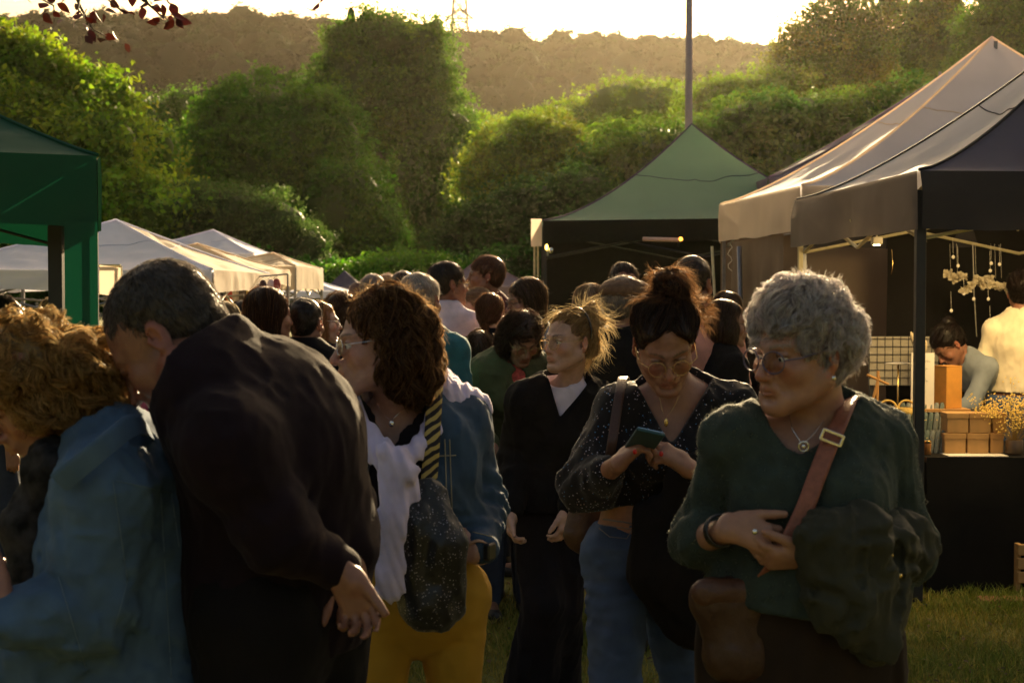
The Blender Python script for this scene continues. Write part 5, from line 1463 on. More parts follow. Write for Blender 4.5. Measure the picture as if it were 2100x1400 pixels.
def crowd(label, px, py, D, yaw, top, hair='short', hc=(.03, .018, .01), hyaw=None, hp=0, skin='mid', H=None, lean=0, sleeves=1., bottoms=None, group='people in the market crowd', neck='crew', build=1., amp=.006, glass=None, flow=None, hn=1500, th=.012, bun=None, extra=None, arms=None, bust=.0, hroll=0, fat=0, name='person', tips=None, cuts=(), hairline=0, face=None, earcut=True, ti=.014, fine=None):
    k = place(px, py, D, yaw, H, lean, hyaw=hyaw, hpitch=hp, hroll=hroll, build=build)
    k['face'] = dict(face or {}, fat=fat)
    if arms: arms(k)
    root = empty(name, k['root'], label, 'person', group)
    hf = fine or (.0055 if D < 7.5 else .007 if D < 11 else .01); h = .013 if D < 9 else .017
    body(k, root, SKC[skin], h, hf, bust=bust * .9)
    def tp(g):
        torso_prims(g, k, ti, bust=bust)
        for n in 'LR': arm_prims(g, k, n, ti * .8, fr=sleeves)
        if neck == 'high': neck_prims(g, k, .012)
    cs = [hem(k, .05)]
    if neck == 'crew': cs.append(crew(k))
    elif neck == 'v': cs.append(vneck(k))
    elif neck == 'high': cs.append(lambda g: g.halfspace(k['nek'] + k['U2'] * .06, k['U2'] - k['F2'] * .2))
    cs += [c(k) for c in cuts]
    garment('shirt', k, root, top, tp, h, disp=[folds(amp, seed=int(px)), limb_folds(k, .003)], cuts=cs)
    def lg(g):
        g.cap(k['hipL'], k['hipR'], .095 * k['s'] + .008, k=.03); g.cap(k['pel'], k['wai'], .148 * k['s'] + .006, .13 * k['s'] + .006, k=.03, flat=k['F'], ff=1.3)
        for n in 'LR': leg_prims(g, k, n, .014)
    garment('trousers', k, root, bottoms or DENIMD, lg, .017, disp=[folds(.005, seed=3)], cuts=[lambda g: g.halfspace(k['pel'] + A(0, 0, .05), A(0, 0, 1))])
    shoes(k, root, SHOE)
    if hair != 'bald':
        g = hair_field(k, hair, .0065 if D < 9 else .009, th, extra, hairline=hairline, earcut=earcut)
        fl = flow_for(k, flow or {'short': 'short', 'buzz': 'short', 'bun': 'bun', 'long': 'down', 'curly': 'down', 'bob': 'down'}[hair], bun or (0, .1, .08))
        st = {'short': (5, .008), 'buzz': (3, .004), 'bun': (7, .012), 'long': (10, .02), 'curly': (9, .012), 'bob': (9, .014)}[hair]
        grow_hair(k, root, g, hc, fl, hn, st[0], st[1], max(.0013, D * .00022), (0, .004 if hair != 'curly' else .012), noise={'curly': 1.0}.get(hair, .25), tips=tips, var=.3, curl=.008 if hair == 'curly' else 0, turns=1.5, shrink=.006 if hair == 'curly' else .003)
    if hair not in ('bald', 'buzz'): halo(k, g, root, A(*hc) * 1.6 + .02, 260 if D < 9 else 120, .014, max(.0007, D * .00011), 6, .008)
    if glass: glasses(k, root, glass, lens=D < 7)
    return k, root
# ------------------------------------------------------------------ the crowd behind
C_ = cloth
TEAL = C_('teal_polo', (.03, .13, .16), scale=14); TEALN = C_('navy_collar', (.02, .03, .05))
k, r_ = crowd('grey-haired man in a teal polo shirt seen from behind, head turned right', 864, 618, 6.8, 150, TEAL, 'short', (.4, .34, .3), hyaw=160, hp=4, skin='tan', sleeves=.42, build=1.12, hn=3000, neck='high', ti=.02, hroll=6)
garment('collar', k, r_, TEALN, lambda g: neck_prims(g, k, .02), .009, cuts=[lambda g: g.halfspace(k['nek'] + k['U2'] * .055, k['U2'] - k['F2'] * .2), lambda g: g.halfspace(k['nek'] + k['U2'] * .0, -k['U2'])], disp=[folds(.001)])
crowd('bearded dark-haired man with glasses in a white t-shirt facing right', 920, 582, 9.0, 155, C_('white_tee', (.72, .6, .68), scale=12), 'short', (.02, .013, .01), hyaw=118, hp=0, skin='tan', sleeves=.42, glass=M['gold'], build=1.05, hn=1800,
      extra=lambda g, P, s, Rm: g.cap(P(.03, -.06, -.1), P(-.03, -.06, -.1), .026 * s, k=.01), hairline=0)
crowd('tall man with swept brown hair in a dark red shirt facing left', 995, 566, 10.2, -150, C_('dark_red_tee', (.09, .02, .025), scale=12), 'short', (.1, .045, .02), hyaw=-85, skin='tan', sleeves=.42, th=.012, build=1.1, hn=2400, flow='fwd')
crowd('woman with long brown hair and sunglasses looking down to the left', 1078, 617, 8.3, -120, C_('grey_blue_top', (.2, .24, .3), scale=12), 'long', (.07, .035, .018), hyaw=-75, hp=12, skin='mid', hn=2600, glass=M['black_plastic'], tips=((.25, .14, .06), .25))
crowd('auburn-haired girl with a low ponytail seen from behind in a black top', 1006, 643, 8.6, 175, BLACKC, 'bun', (.17, .065, .025), hyaw=165, hp=4, skin='fair', bun=(0, .11, -.04), hn=2600, th=.009,
      extra=lambda g, P, s, Rm: g.cap(P(0, .1, -.02), P(.02, .1, -.2), .03 * s, .02 * s, k=.02))
crowd('brown-haired child seen from behind in front of the auburn ponytail', 985, 720, 7.6, 170, BLACKC, 'bob', (.06, .03, .015), hyaw=175, skin='fair', hn=2200, H=None)
crowd('small child with light curly hair low behind the bending woman in olive', 1092, 800, 7.6, 170, C_('lilac_top', (.35, .28, .36)), 'curly', (.25, .12, .05), hyaw=180, skin='fair', hn=1800)
# man in a dark vest with sunglasses on his head
k, r_ = crowd('short-haired man in a black vest over pale sleeves, sunglasses on his head', 628, 662, 6.9, 172, C_('grey_shirt', (.55, .52, .55)), 'buzz', (.02, .014, .012), hyaw=165, hp=3, skin='mid', th=.007, build=1.08, hn=3500, sleeves=.9, neck='high')
garment('vest', k, r_, BLACKC, lambda g: (torso_prims(g, k, .028), neck_prims(g, k, .022)), .012, disp=[folds(.004, seed=4)], cuts=[hem(k, .06), lambda g: g.halfspace(k['nek'] + k['U2'] * .075, k['U2'])])
glasses(k, r_, M['black_plastic'], y=-.075, z=.09, t=.002, name='sunglasses')
crowd('woman with long dark hair rimmed with orange light, turned right', 553, 645, 6.7, 140, C_('striped_top', (.3, .14, .13)), 'long', (.05, .018, .01), hyaw=128, hp=4, skin='mid', sleeves=.25, hn=4500, tips=((.4, .14, .04), .12))
crowd('fair-haired woman with glasses in profile facing right beside the black vest', 657, 660, 8.0, 100, C_('light_green_top', (.3, .34, .24)), 'bob', (.42, .2, .07), hyaw=95, skin='pale', glass=M['silver'], hn=2200, th=.008)
crowd('grey-blond person with a smooth bob seen from behind', 464, 660, 8.4, 170, C_('pale_lilac_shirt', (.5, .4, .45)), 'bob', (.36, .29, .19), hyaw=170, skin='fair', hn=3500, th=.01)
crowd('small dark-haired person with a pink neck far behind the grey-blond bob', 497, 648, 11, 175, C_('pink_shirt_far', (.4, .22, .25)), 'bob', (.03, .018, .012), hyaw=170, skin='mid')
crowd('dark curly-haired woman with a loose top bun beside the blonde profile', 706, 640, 8.6, 150, C_('dark_wine', (.05, .02, .03)), 'curly', (.09, .04, .02), hyaw=140, skin='mid', hn=2600,
      extra=lambda g, P, s, Rm: g.ell(P(-.09, .06, -.01), A(.05, .05, .05) * s, k=.02))
crowd('grey-haired man far back left of the teal polo man', 766, 600, 10.6, 165, C_('brown_shirt', (.15, .09, .07)), 'short', (.28, .23, .2), hyaw=170, skin='tan', hn=1400)
crowd('fair-haired man far back between two grey heads', 795, 594, 12.5, 170, C_('rust_shirt', (.25, .12, .08)), 'short', (.3, .18, .13), hyaw=160, skin='mid', hn=1000)
crowd('dark-haired man far back just left of the teal polo man', 828, 592, 11.2, 175, BLACKC, 'buzz', (.05, .03, .02), hyaw=165, skin='tan', hn=1200)
crowd('pink-faced man far back at the left of the distant heads', 737, 606, 14.5, 150, C_('plum_shirt', (.15, .08, .1)), 'buzz', (.15, .08, .06), hyaw=150, skin='fair', hn=600)
crowd('fair woman half hidden between the teal polo and the white t-shirt', 884, 606, 10.5, 160, C_('sand_top', (.3, .2, .15)), 'bob', (.33, .17, .07), hyaw=150, skin='fair', hn=1400)
crowd('pale woman facing left partly hidden behind the auburn ponytail', 975, 628, 9.8, -90, C_('slate_top', (.08, .1, .14)), 'bun', (.2, .12, .07), hyaw=-90, skin='pale', hn=1000, bun=(0, .1, .0))
# bending woman in olive
OLIVE = C_('olive_jacket', (.075, .08, .04), scale=10, bump=.4)
def arm_ol(k):
    s = k['s']
    for n, sd in (('L', 1), ('R', -1)):
        k['el' + n] = k['sh' + n] - A(0, 0, .27) * s + k['L'] * sd * .07 * s + k['F'] * .02; k['wr' + n] = k['el' + n] + k['F'] * .17 * s - A(0, 0, .08) - k['L'] * sd * .08
k, r_ = crowd('dark curly-haired woman with glasses bending forward in an olive jacket', 1070, 692, 7.0, 12, C_('red_white_top', (.5, .08, .08), scale=25, var=.9), 'curly', (.045, .022, .014), hyaw=22, hp=38, skin='tan', lean=28, H=None, sleeves=.9, arms=arm_ol, hn=5000, th=.014, glass=M['gold'], bust=1, fine=.0045)
def ol(g):
    torso_prims(g, k, .034, bust=1)
    for n in 'LR': arm_prims(g, k, n, .022, fr=.9)
def olcut(g):
    F, U = k['F2'], k['U2']
    for t in np.linspace(0, 1, 12): g.cap(k['nek'] + F * .2 + U * .1 - U * t * .75, k['nek'] + F * .055 + U * .1 - U * t * .75, .04, .028 + .02 * t, k=.01, op='cut')
    g.cap(k['nek'], k['nek'] + U * .3 + F * .1, .07, .12, k=.01, op='cut')
garment('jacket', k, r_, OLIVE, ol, .011, disp=[folds(.01, (10, 10, 5), 6), limb_folds(k, .006)], cuts=[hem(k, .12), olcut])
# flat cap man, bob woman, man behind
k, r_ = crowd('man in a flat cap and black jacket seen from behind at right angles', 1285, 626, 6.6, 140, C_('black_jacket', (.008, .007, .0075), scale=9), 'short', (.22, .18, .15), hyaw=125, hp=3, skin='tan', build=1.1, hn=2200, neck='high', ti=.022)
def cap_obj(k, r_):
    s = k['s']; Rm = k['hR']; c = k['hc']; P = lambda *v: c + Rm @ A(*v) * s
    g = Sculpt(c - .2, c + .25, .006)
    g.ell(P(0, .022, .062), A(.093, .115, .058) * s, Rm, k=.01); g.ell(P(0, -.03, .075), A(.085, .08, .035) * s, Rm, k=.03)
    g.ell(P(0, -.095, .045), A(.07, .05, .012) * s, Rm, k=.012)
    g.halfspace(P(0, 0, .028), Rm @ A(0, -.05, -1)); g.displace(lambda q: fbm(q.astype(np.float32), 22, 3, 1) * .004)
    o = g.obj('flat_cap', cloth('brown_cap', (.16, .09, .055), scale=40), r_)
    MB().sphere(P(0, .02, .122), .007, 8, 6).build('button', cloth('brown_button', (.12, .07, .04)), o)
cap_obj(k, r_)
crowd('woman with a grey-blond layered bob behind the blonde girl', 1212, 630, 7.8, 170, C_('dark_grey_top', (.05, .045, .05)), 'bob', (.24, .16, .1), hyaw=172, skin='fair', hn=4000, tips=((.5, .38, .25), .2))
crowd('dark-haired man facing the camera behind the flat cap', 1280, 582, 9.2, 10, C_('dark_blue_shirt', (.03, .035, .06)), 'short', (.03, .018, .012), hyaw=8, skin='mid', hn=1500, th=.01)
crowd('short-haired man in a salmon pink t-shirt seen from behind', 1423, 580, 7.4, 168, C_('salmon_tee', (.75, .34, .27), scale=9, trans=.15), 'buzz', (.035, .022, .016), hyaw=150, hp=3, skin='tan', sleeves=.45, build=1.12, hn=3000, th=.008)
crowd('person with a dark bob behind the man in salmon pink', 1490, 640, 8.6, 170, BLACKC, 'bob', (.06, .035, .02), hyaw=175, skin='mid', hn=2000)
k, r_ = crowd('brown-haired person with round glasses in a black jacket facing right', 1490, 663, 7.3, 110, C_('black_coat', (.009, .008, .009), scale=8), 'bob', (.1, .055, .03), hyaw=95, hp=6, skin='mid', hn=2600, glass=M['black_plastic'], neck='high', th=.008)
# under the green gazebo
crowd('dark-haired person half hidden at the far left under the green gazebo', 12, 652, 8.2, 100, C_('tan_shirt', (.3, .18, .1)), 'short', (.03, .018, .014), hyaw=95, skin='mid', hn=1500, th=.016)
crowd('fair-haired person behind the green side curtain', 118, 648, 9.2, 90, C_('peach_top', (.35, .2, .14)), 'bob', (.4, .28, .14), hyaw=80, skin='fair', hn=1500)
crowd('person in a raspberry pink top between the curly woman and the stooping man', 322, 745, 5.8, 170, C_('raspberry_top', (.3, .06, .1)), 'short', (.05, .03, .02), hyaw=170, skin='mid', sleeves=.5)
crowd('orange-haired child just behind the stooping man\'s back', 588, 778, 5.6, 170, C_('child_top', (.1, .08, .1)), 'curly', (.3, .13, .04), hyaw=175, skin='fair', hn=2600)
# stall keeper and customer
def bendarms(k):
    for n, sd in (('L', 1), ('R', -1)):
        k['el' + n] = k['sh' + n] + k['F'] * .12 - A(0, 0, .22); k['wr' + n] = k['el' + n] + k['F'] * .2 + A(0, 0, -.06)
k, r_ = crowd('stall keeper with a dark bun bending over in a grey-blue shirt', 1945, 706, 9.0, -70, C_('grey_blue_shirt', (.22, .25, .28), scale=9), 'bun', (.02, .013, .01), hyaw=-78, hp=50, skin='tan', lean=50, H=None, arms=bendarms, bun=(0, .11, .05), hn=1800, group='stall people',
      extra=lambda g, P, s, Rm: g.ell(P(0, .1, .09), A(.042, .042, .042) * s, k=.01))
def cust(k):
    for n, sd in (('L', 1), ('R', -1)):
        k['el' + n] = k['sh' + n] + k['L'] * sd * .07 - A(0, 0, .26); k['wr' + n] = k['el' + n] + k['F'] * .1 - A(0, 0, .2)
crowd('woman in a cream long-sleeved top with dark pinned-up hair at the right edge', 2098, 598, 8.9, 150, C_('cream_knit', (.8, .7, .5), scale=8), 'bun', (.025, .016, .012), hyaw=158, hp=2, skin='tan', arms=cust, bun=(.0, .11, .0), hn=2600, bottoms=C_('blue_jeans', (.05, .09, .18)), group='stall people', cuts=(lambda k: hem(k, -.07),),
      extra=lambda g, P, s, Rm: (g.ell(P(-.03, .1, .0), A(.05, .045, .045) * s, k=.015), g.cap(P(-.04, .1, -.02), P(-.08, .1, -.09), .03 * s, .014 * s, k=.015)))
# ------------------------------------------------------------------ the people in front
def pt(k, name, px, py, D): k[name] = W(px, py, D)
FG = 'people walking towards the camera'
def ribbon_band(name, P, side, w, th, mat, parent):
    """flat strap through the points"""
    P = np.array(P, float); t = np.linspace(0, len(P) - 1, (len(P) - 1) * 10 + 1)
    i = np.clip(t.astype(int), 0, len(P) - 2); f = (t - i)[:, None]; f0 = f
    Pm = np.vstack([2 * P[0] - P[1], P, 2 * P[-1] - P[-2]])
    a, b, c, d = Pm[i], Pm[i + 1], Pm[i + 2], Pm[i + 3]
    C = .5 * (2 * b + (c - a) * f + (2 * a - 5 * b + 4 * c - d) * f ** 2 + (3 * b - a - 3 * c + d) * f ** 3)
    T = np.gradient(C, axis=0); T /= np.linalg.norm(T, axis=1, keepdims=True)
    S = np.array(side, float) - T * (T @ np.array(side, float))[:, None]; S /= np.linalg.norm(S, axis=1, keepdims=True); N = np.cross(T, S)
    ring = [(-1, -1), (-.6, -1.2), (.6, -1.2), (1, -1), (1, 1), (.6, 1.2), (-.6, 1.2), (-1, 1), (-1, -1)]
    G = np.stack([C + S * (u * w / 2) + N * (v * th / 2) for u, v in ring], 1)
    return grid_mesh(name, G, mat, parent)
def speckmat(name, base, specks, scale=90, thr=.16, rough=.75, spec=.2):
    m, nt, out = newmat(name); tc = nd(nt, 'ShaderNodeTexCoord')
    v = nd(nt, 'ShaderNodeTexVoronoi', Scale=scale); nt.links.new(tc.outputs['Object'], v.inputs['Vector'])
    v2 = nd(nt, 'ShaderNodeTexNoise', Scale=scale * .22, Detail=1); nt.links.new(tc.outputs['Object'], v2.inputs['Vector'])
    lt_ = nd(nt, 'ShaderNodeMath', operation='LESS_THAN'); lt_.inputs[1].default_value = thr; nt.links.new(v.outputs['Distance'], lt_.inputs[0])
    g2 = nd(nt, 'ShaderNodeMath', operation='GREATER_THAN'); g2.inputs[1].default_value = .45; nt.links.new(v2.outputs[0], g2.inputs[0])
    mu = nd(nt, 'ShaderNodeMath', operation='MULTIPLY'); nt.links.new(lt_.outputs[0], mu.inputs[0]); nt.links.new(g2.outputs[0], mu.inputs[1])
    cr = nd(nt, 'ShaderNodeValToRGB'); cr.color_ramp.interpolation = 'CONSTANT'; el = cr.color_ramp.elements
    el[0].color = c4(specks[0]); el[1].position = .5; el[1].color = c4(specks[1]); e3 = el.new(.75); e3.color = c4(specks[2])
    sp = nd(nt, 'ShaderNodeSeparateColor'); nt.links.new(v.outputs['Color'], sp.inputs[0]); nt.links.new(sp.outputs[0], cr.inputs[0])
    mx = nd(nt, 'ShaderNodeMix', data_type='RGBA'); nt.links.new(mu.outputs[0], mx.inputs[0]); mx.inputs[6].default_value = c4(base); nt.links.new(cr.outputs[0], mx.inputs[7])
    p = nd(nt, 'ShaderNodeBsdfPrincipled', Roughness=rough); p.inputs['Sheen Weight'].default_value = .15; p.inputs['Specular IOR Level'].default_value = spec
    nz = nd(nt, 'ShaderNodeTexNoise', Scale=30, Detail=4); nt.links.new(tc.outputs['Object'], nz.inputs['Vector'])
    b = nd(nt, 'ShaderNodeBump', Strength=.3, Distance=.01); nt.links.new(nz.outputs[0], b.inputs['Height']); nt.links.new(b.outputs[0], p.inputs['Normal'])
    nt.links.new(mx.outputs[2], p.inputs['Base Color']); nt.links.new(p.outputs[0], out.inputs[0]); return m
def zebramat():
    m, nt, out = newmat('zebra_strap'); tc = nd(nt, 'ShaderNodeTexCoord')
    mp = nd(nt, 'ShaderNodeMapping'); mp.inputs['Rotation'].default_value = (0, R(38), 0); nt.links.new(tc.outputs['Object'], mp.inputs[0])
    wv = nd(nt, 'ShaderNodeTexWave', Scale=17, Distortion=2.6, Detail=2); wv.bands_direction = 'Z'; wv.inputs['Detail Scale'].default_value = 1.2; nt.links.new(mp.outputs[0], wv.inputs[0])
    cr = nd(nt, 'ShaderNodeValToRGB'); cr.color_ramp.interpolation = 'CONSTANT'; e = cr.color_ramp.elements; e[0].color = (.015, .01, .012, 1); e[1].position = .52; e[1].color = (.5, .36, .1, 1)
    nt.links.new(wv.outputs[0], cr.inputs[0]); p = nd(nt, 'ShaderNodeBsdfPrincipled', Roughness=.8); nt.links.new(cr.outputs[0], p.inputs['Base Color']); nt.links.new(p.outputs[0], out.inputs[0]); return m
def blob(name, prims, lo, hi, mat, parent=None, h=.008, disp=None, **tg):
    g = Sculpt(np.array(lo), np.array(hi), h); prims(g)
    for d in (disp or [folds(.008)]): g.displace(d)
    return g.obj(name, mat, parent)
def box3(pts, pad=.16): P = np.array(pts); return P.min(0) - pad, P.max(0) + pad
LEATH = plain('brown_leather', (.05, .02, .012), .45, var=.15, bump=.15, scale=160)
DENIM = cloth('denim_jacket', (.032, .062, .11), scale=9, fine=1500, var=.3, bump=.5)

# ================= elderly woman
def elder():
    k = place(1643, 716, 2.92, -12, H=None, hyaw=-57, hpitch=9, hroll=3, build=1.0)
    s = k['s']; print('elder H', k['H'])
    for n, v in (('nek', (1675, 862, 2.99)), ('che', (1655, 1000, 2.98)), ('wai', (1650, 1165, 2.98)), ('pel', (1650, 1320, 2.98)), ('shR', (1508, 905, 2.95)), ('shL', (1800, 905, 3.02)),
                 ('elR', (1428, 1108, 3.02)), ('wrR', (1490, 1088, 2.80)), ('elL', (1858, 1135, 3.03)), ('wrL', (1690, 1110, 2.80)), ('hipL', (1715, 1330, 2.98)), ('hipR', (1585, 1330, 2.98))): pt(k, n, *v)
    k['face'] = {'age': 1, 'fat': .007, 'nose': 1.05}; k['neckw'] = 1.08
    root = empty('person', k['root'], 'elderly woman with curly white hair and glasses in a dark green knit sweater', 'person', FG)
    h1 = (np.array(W(1475, 1100, 2.7)) - .13, np.array(W(1640, 1100, 2.9)) + .13, .0035)
    def hands(g):
        x = A(1., 0, 0)
        hand_prims(g, W(1492, 1078, 2.80), A(.93, -.12, -.3), A(.25, .35, .9), A(-.1, .8, -.5), .93, curls=((28, 42, 35), (32, 46, 35), (38, 50, 38), (45, 55, 38)), thumb=(.85, .45, -.1), tcurl=25, spread=.22, kk=.002)
        hand_prims(g, W(1668, 1140, 2.80), A(-.95, -.1, -.02), A(-.1, -.7, .65), A(.0, -.6, .8), .98, curls=((18, 35, 25), (22, 38, 28), (26, 40, 28), (30, 42, 28)), thumb=(.85, .4, .2), spread=.2, kk=.002)
    body(k, root, (.36, .185, .125), .009, .0032, bust=1.1, belly=0, handfn=hands, brow=(.2, .15, .12), fine_extra=[h1], lipk=.45)
    eyes(k, root)
    glasses(k, root, plain('pewter_frame', (.12, .1, .16), .35, .4), r=.0265, rw=.022, t=.0016, y=-.108, z=-.005)
    KN = cloth('green_knit', (.032, .046, .038), scale=22, fine=420, bump=.7, sheen=.4)
    def tp(g):
        torso_prims(g, k, .022, bust=1.2, belly=.6); g.ell(W(1650, 1230, 2.97), A(.2, .15, .13), k=.08)
        for n in 'LR': arm_prims(g, k, n, .009, fr=.62 if n == 'R' else .8)
        g.cap(k['elR'], k['elR'] * .7 + k['wrR'] * .3, .052, .052, k=.02)
        g.cap(W(1825, 950, 3.02), W(1858, 1120, 3.04), .04, .046, k=.05); g.cap(W(1850, 1120, 3.04), W(1825, 1180, 2.98), .046, .04, k=.05)
    def neck(g):
        g.polycut([(1560, 770), (1568, 830), (1585, 880), (1612, 918), (1645, 934), (1690, 908), (1725, 868), (1775, 822), (1795, 790), (1700, 740), (1600, 740)], 2.88, 2.6, 3.0)
        return
        yf = 2.84
        pts = [(1562, 812), (1580, 868), (1612, 915), (1645, 932), (1690, 905), (1725, 862), (1765, 815)]
        cc = [W(a, b, 2.86) for a, b in pts]; top = W(1668, 805, 2.95)
        for i in range(len(cc) - 1):
            for t in (0, .5): 
                c = cc[i] * (1 - t) + cc[i + 1] * t
                for q in np.linspace(0, 1, 6): g.cap(c * (1 - q) + top * q + A(0, -.07, 0), c * (1 - q) + top * q + A(0, .045, 0) * (1 - q) + A(0, .04, 0) * q, .012 + .012 * q, k=.004, op='cut')
        g.cap(W(1668, 855, 2.99), W(1655, 700, 2.95), .075, .12, k=.01, op='cut')
        g.cap(W(1745, 815, 2.93), W(1790, 800, 3.0), .028, .022, k=.01, op='cut')
    g_ = garment('sweater', k, root, KN, tp, .0075, disp=[folds(.006, (11, 11, 4), 12, .0015), limb_folds(k, .005, 3)], cuts=[lambda g: g.halfspace(W(1650, 1235, 2.97), A(-.1, 0, -1)), neck])
    # woolly halo on the knit
    g = Sculpt(*box3([W(1400, 800, 3.0), W(1880, 1200, 3.0)], .22), .011); tp(g); neck(g)
    V, Q = g.mesh(); r = np.random.default_rng(3); sd = V[r.integers(0, len(V), 6000)].astype(float); sd = sd[sd[:, 2] > W(0, 1200, 2.97)[2]]
    P = comb(g, sd, lambda p: r.normal(size=p.shape), 4, .0035, .001, .006, .5, 90, .6)
    ribbons('wool_fuzz', P, .0009 * np.ones(len(P)), hairmat('wool', .5, .1), g_, np.tile([.14, .15, .12], (len(P), 1)))
    DRS = cloth('brown_skirt', (.028, .018, .012), scale=8, sheen=.3)
    def sk(g):
        g.cap(W(1645, 1150, 2.98), W(1640, 1330, 2.98), .185, .2, k=.05, flat=k['F'], ff=1.35); g.cap(W(1640, 1330, 2.98), A(*(W(1640, 1600, 2.98)[:2]), .35), .2, .22, k=.05, flat=k['F'], ff=1.3)
    garment('skirt', k, root, DRS, sk, .012, disp=[folds(.012, (7, 7, 1.5), 2)])
    shoes(k, root, SHOE)
    def ex(g, P, s, Rm):
        for (x, y, z, r) in ((0, .01, .075, .075), (-.045, -.02, .07, .045), (.045, -.02, .07, .045), (0, -.045, .08, .036), (0, .06, .05, .068), (.05, .05, .03, .052), (-.05, .05, .03, .052), (0, .08, -.01, .058), (.062, -.01, .05, .03), (-.062, -.01, .05, .03)):
            g.ell(P(x, y, z), A(r, r, r) * s, k=.025)
    g = hair_field(k, 'short', .005, .010, ex, rag=.010, rf=28, earcut=True)
    halo(k, g, root, (.9, .8, .7), 1500, .016, .0008, 7, .007)
    grow_hair(k, root, g, (.85, .79, .78), flow_for(k, 'fwd'), 19000, 10, .0078, .0012, (-.001, .012), .8, 28, .1, .22, bmul=.6, tips=((.36, .29, .28), .25), clump=.68, curl=.007, turns=1.2, shrink=.008, ng=480)
    # watch strap, necklace, ring, earring
    wb = empty('x', (0, 0, 0)); bpy.data.objects.remove(wb)
    d = k['wrR'] - k['elR']; d /= np.linalg.norm(d); u = np.cross(d, A(0, 0, 1.)); u /= np.linalg.norm(u); v = np.cross(d, u); m = MB()
    for o in np.linspace(-.009, .009, 5): m.ring(W(1478, 1088, 2.83) + d * o, u, v, .0315, .003, 24)
    m.build('watch_strap', M['black_plastic'], root)
    m = MB(); ch = [W(a, b, c) for a, b, c in ((1618, 850, 2.90), (1625, 880, 2.865), (1640, 903, 2.848), (1648, 908, 2.846), (1664, 895, 2.85), (1690, 862, 2.885))]
    m.tube(ch, .0009, 5); m.ring(W(1648, 915, 2.842), A(1., 0, 0), A(0, -.2, 1), .010, .0022, 18); m.sphere(W(1648, 915, 2.842), (.005, .003, .005), 8, 6); m.build('necklace', M['silver'], root)
    m = MB(); m.sphere(W(1548, 1090, 2.742), (.006, .004, .006), 10, 6); m.build('ring', M['silver'], root)
    P_ = lambda *v: k['hc'] + k['hR'] @ A(*v) * s
    MB().sphere(P_(.079, .004, -.052), .006, 8, 6).build('earring', M['silver'], root)
    # leather bag with strap
    b = empty('shoulder_bag', W(1480, 1290, 2.86), 'brown leather shoulder bag of the white-haired woman, strap across her sweater', 'bag')
    def bg(g):
        c = W(1490, 1290, 2.84); g.cap(W(1455, 1225, 2.86), W(1530, 1225, 2.88), .036, k=.02, flat=A(0, 1, 0), ff=1.5); g.cap(W(1490, 1350, 2.87), W(1535, 1350, 2.88), .042, k=.06, flat=A(0, 1, 0), ff=1.5); g.cap(W(1460, 1235, 2.86), W(1488, 1340, 2.87), .034, k=.04, flat=A(0, 1, 0), ff=1.4); g.cap(W(1530, 1235, 2.88), W(1530, 1340, 2.88), .04, k=.05, flat=A(0, 1, 0), ff=1.4)
    blob('bag_body', bg, *box3([W(1440, 1200, 2.85), W(1560, 1380, 2.85)], .12), LEATH, b, .006, [folds(.0015)])
    def fl(g): g.cap(W(1446, 1214, 2.835), W(1535, 1214, 2.855), .028, k=.02, flat=A(0, 1, 0), ff=1.6)
    blob('flap', fl, *box3([W(1440, 1190, 2.83), W(1560, 1240, 2.83)], .1), plain('tan_leather', (.09, .036, .02), .45, var=.15, bump=.15, scale=160), b, .005, [folds(.001)])
    ST = plain('strap_leather', (.26, .085, .05), .5, var=.2, bump=.2, scale=80)
    ribbon_band('strap', [W(1752, 812, 3.07), W(1742, 822, 2.95), W(1722, 865, 2.868), W(1703, 905, 2.842), W(1672, 985, 2.815), W(1645, 1055, 2.80), W(1600, 1140, 2.80), W(1540, 1215, 2.87)], (1, 0, .4), .036, .004, ST, b)
    c = W(1706, 897, 2.832); m = MB(); u = A(.93, 0, -.36); v = A(.36, 0, .93)
    for o in (-.010, .010): m.box(c + v * o, (.021, .004, .003), M=np.stack([u, A(0, 1, 0), v], 1), bev=.001)
    for o in (-.021, .021): m.box(c + u * o, (.003, .004, .012), M=np.stack([u, A(0, 1, 0), v], 1), bev=.001)
    m.build('buckle', M['silver'], b, smooth=False)
    # jacket over the forearm
    JK = cloth('olive_green_coat', (.034, .034, .02), scale=8, bump=.6, rough=.65, sheen=.4)
    j = empty('coat', W(1740, 1200, 2.8), 'crumpled dark olive coat draped over the white-haired woman\'s forearm', 'coat')
    def jk(g):
        for a_, b_, ra, rb in (((1690, 1085, 2.85), (1850, 1120, 2.95), .05, .07), ((1692, 1100, 2.80), (1705, 1230, 2.78), .045, .05), ((1690, 1110, 2.76), (1740, 1260, 2.77), .055, .055), ((1760, 1110, 2.79), (1790, 1300, 2.80), .07, .04), ((1820, 1120, 2.86), (1800, 1290, 2.85), .06, .05), ((1740, 1240, 2.78), (1800, 1325, 2.80), .05, .025)):
            g.cap(W(*a_), W(*b_), ra, rb, k=.03, flat=A(0, 1, 0), ff=1.25)
    cj = W(1740, 1180, 2.8)
    def rad(P):
        d = P - W(1700, 1075, 2.78); a = np.arctan2(d[:, 2], d[:, 0] * .7); rr = np.hypot(d[:, 0], d[:, 2]); return -.005 * np.sin(a * 7 + 9 * noise3(P.astype(np.float32), 9, 2)) * np.clip(rr * 9, 0, 1)
    blob('coat_cloth', jk, *box3([W(1620, 1060, 2.8), W(1870, 1330, 2.9)], .14), JK, j, .006, [folds(.011, (12, 12, 8), 5, .001), rad])
    m = MB(); zp = [W(1655, 1160, 2.715), W(1690, 1195, 2.71), W(1722, 1215, 2.71), W(1745, 1180, 2.71), W(1762, 1120, 2.712)]
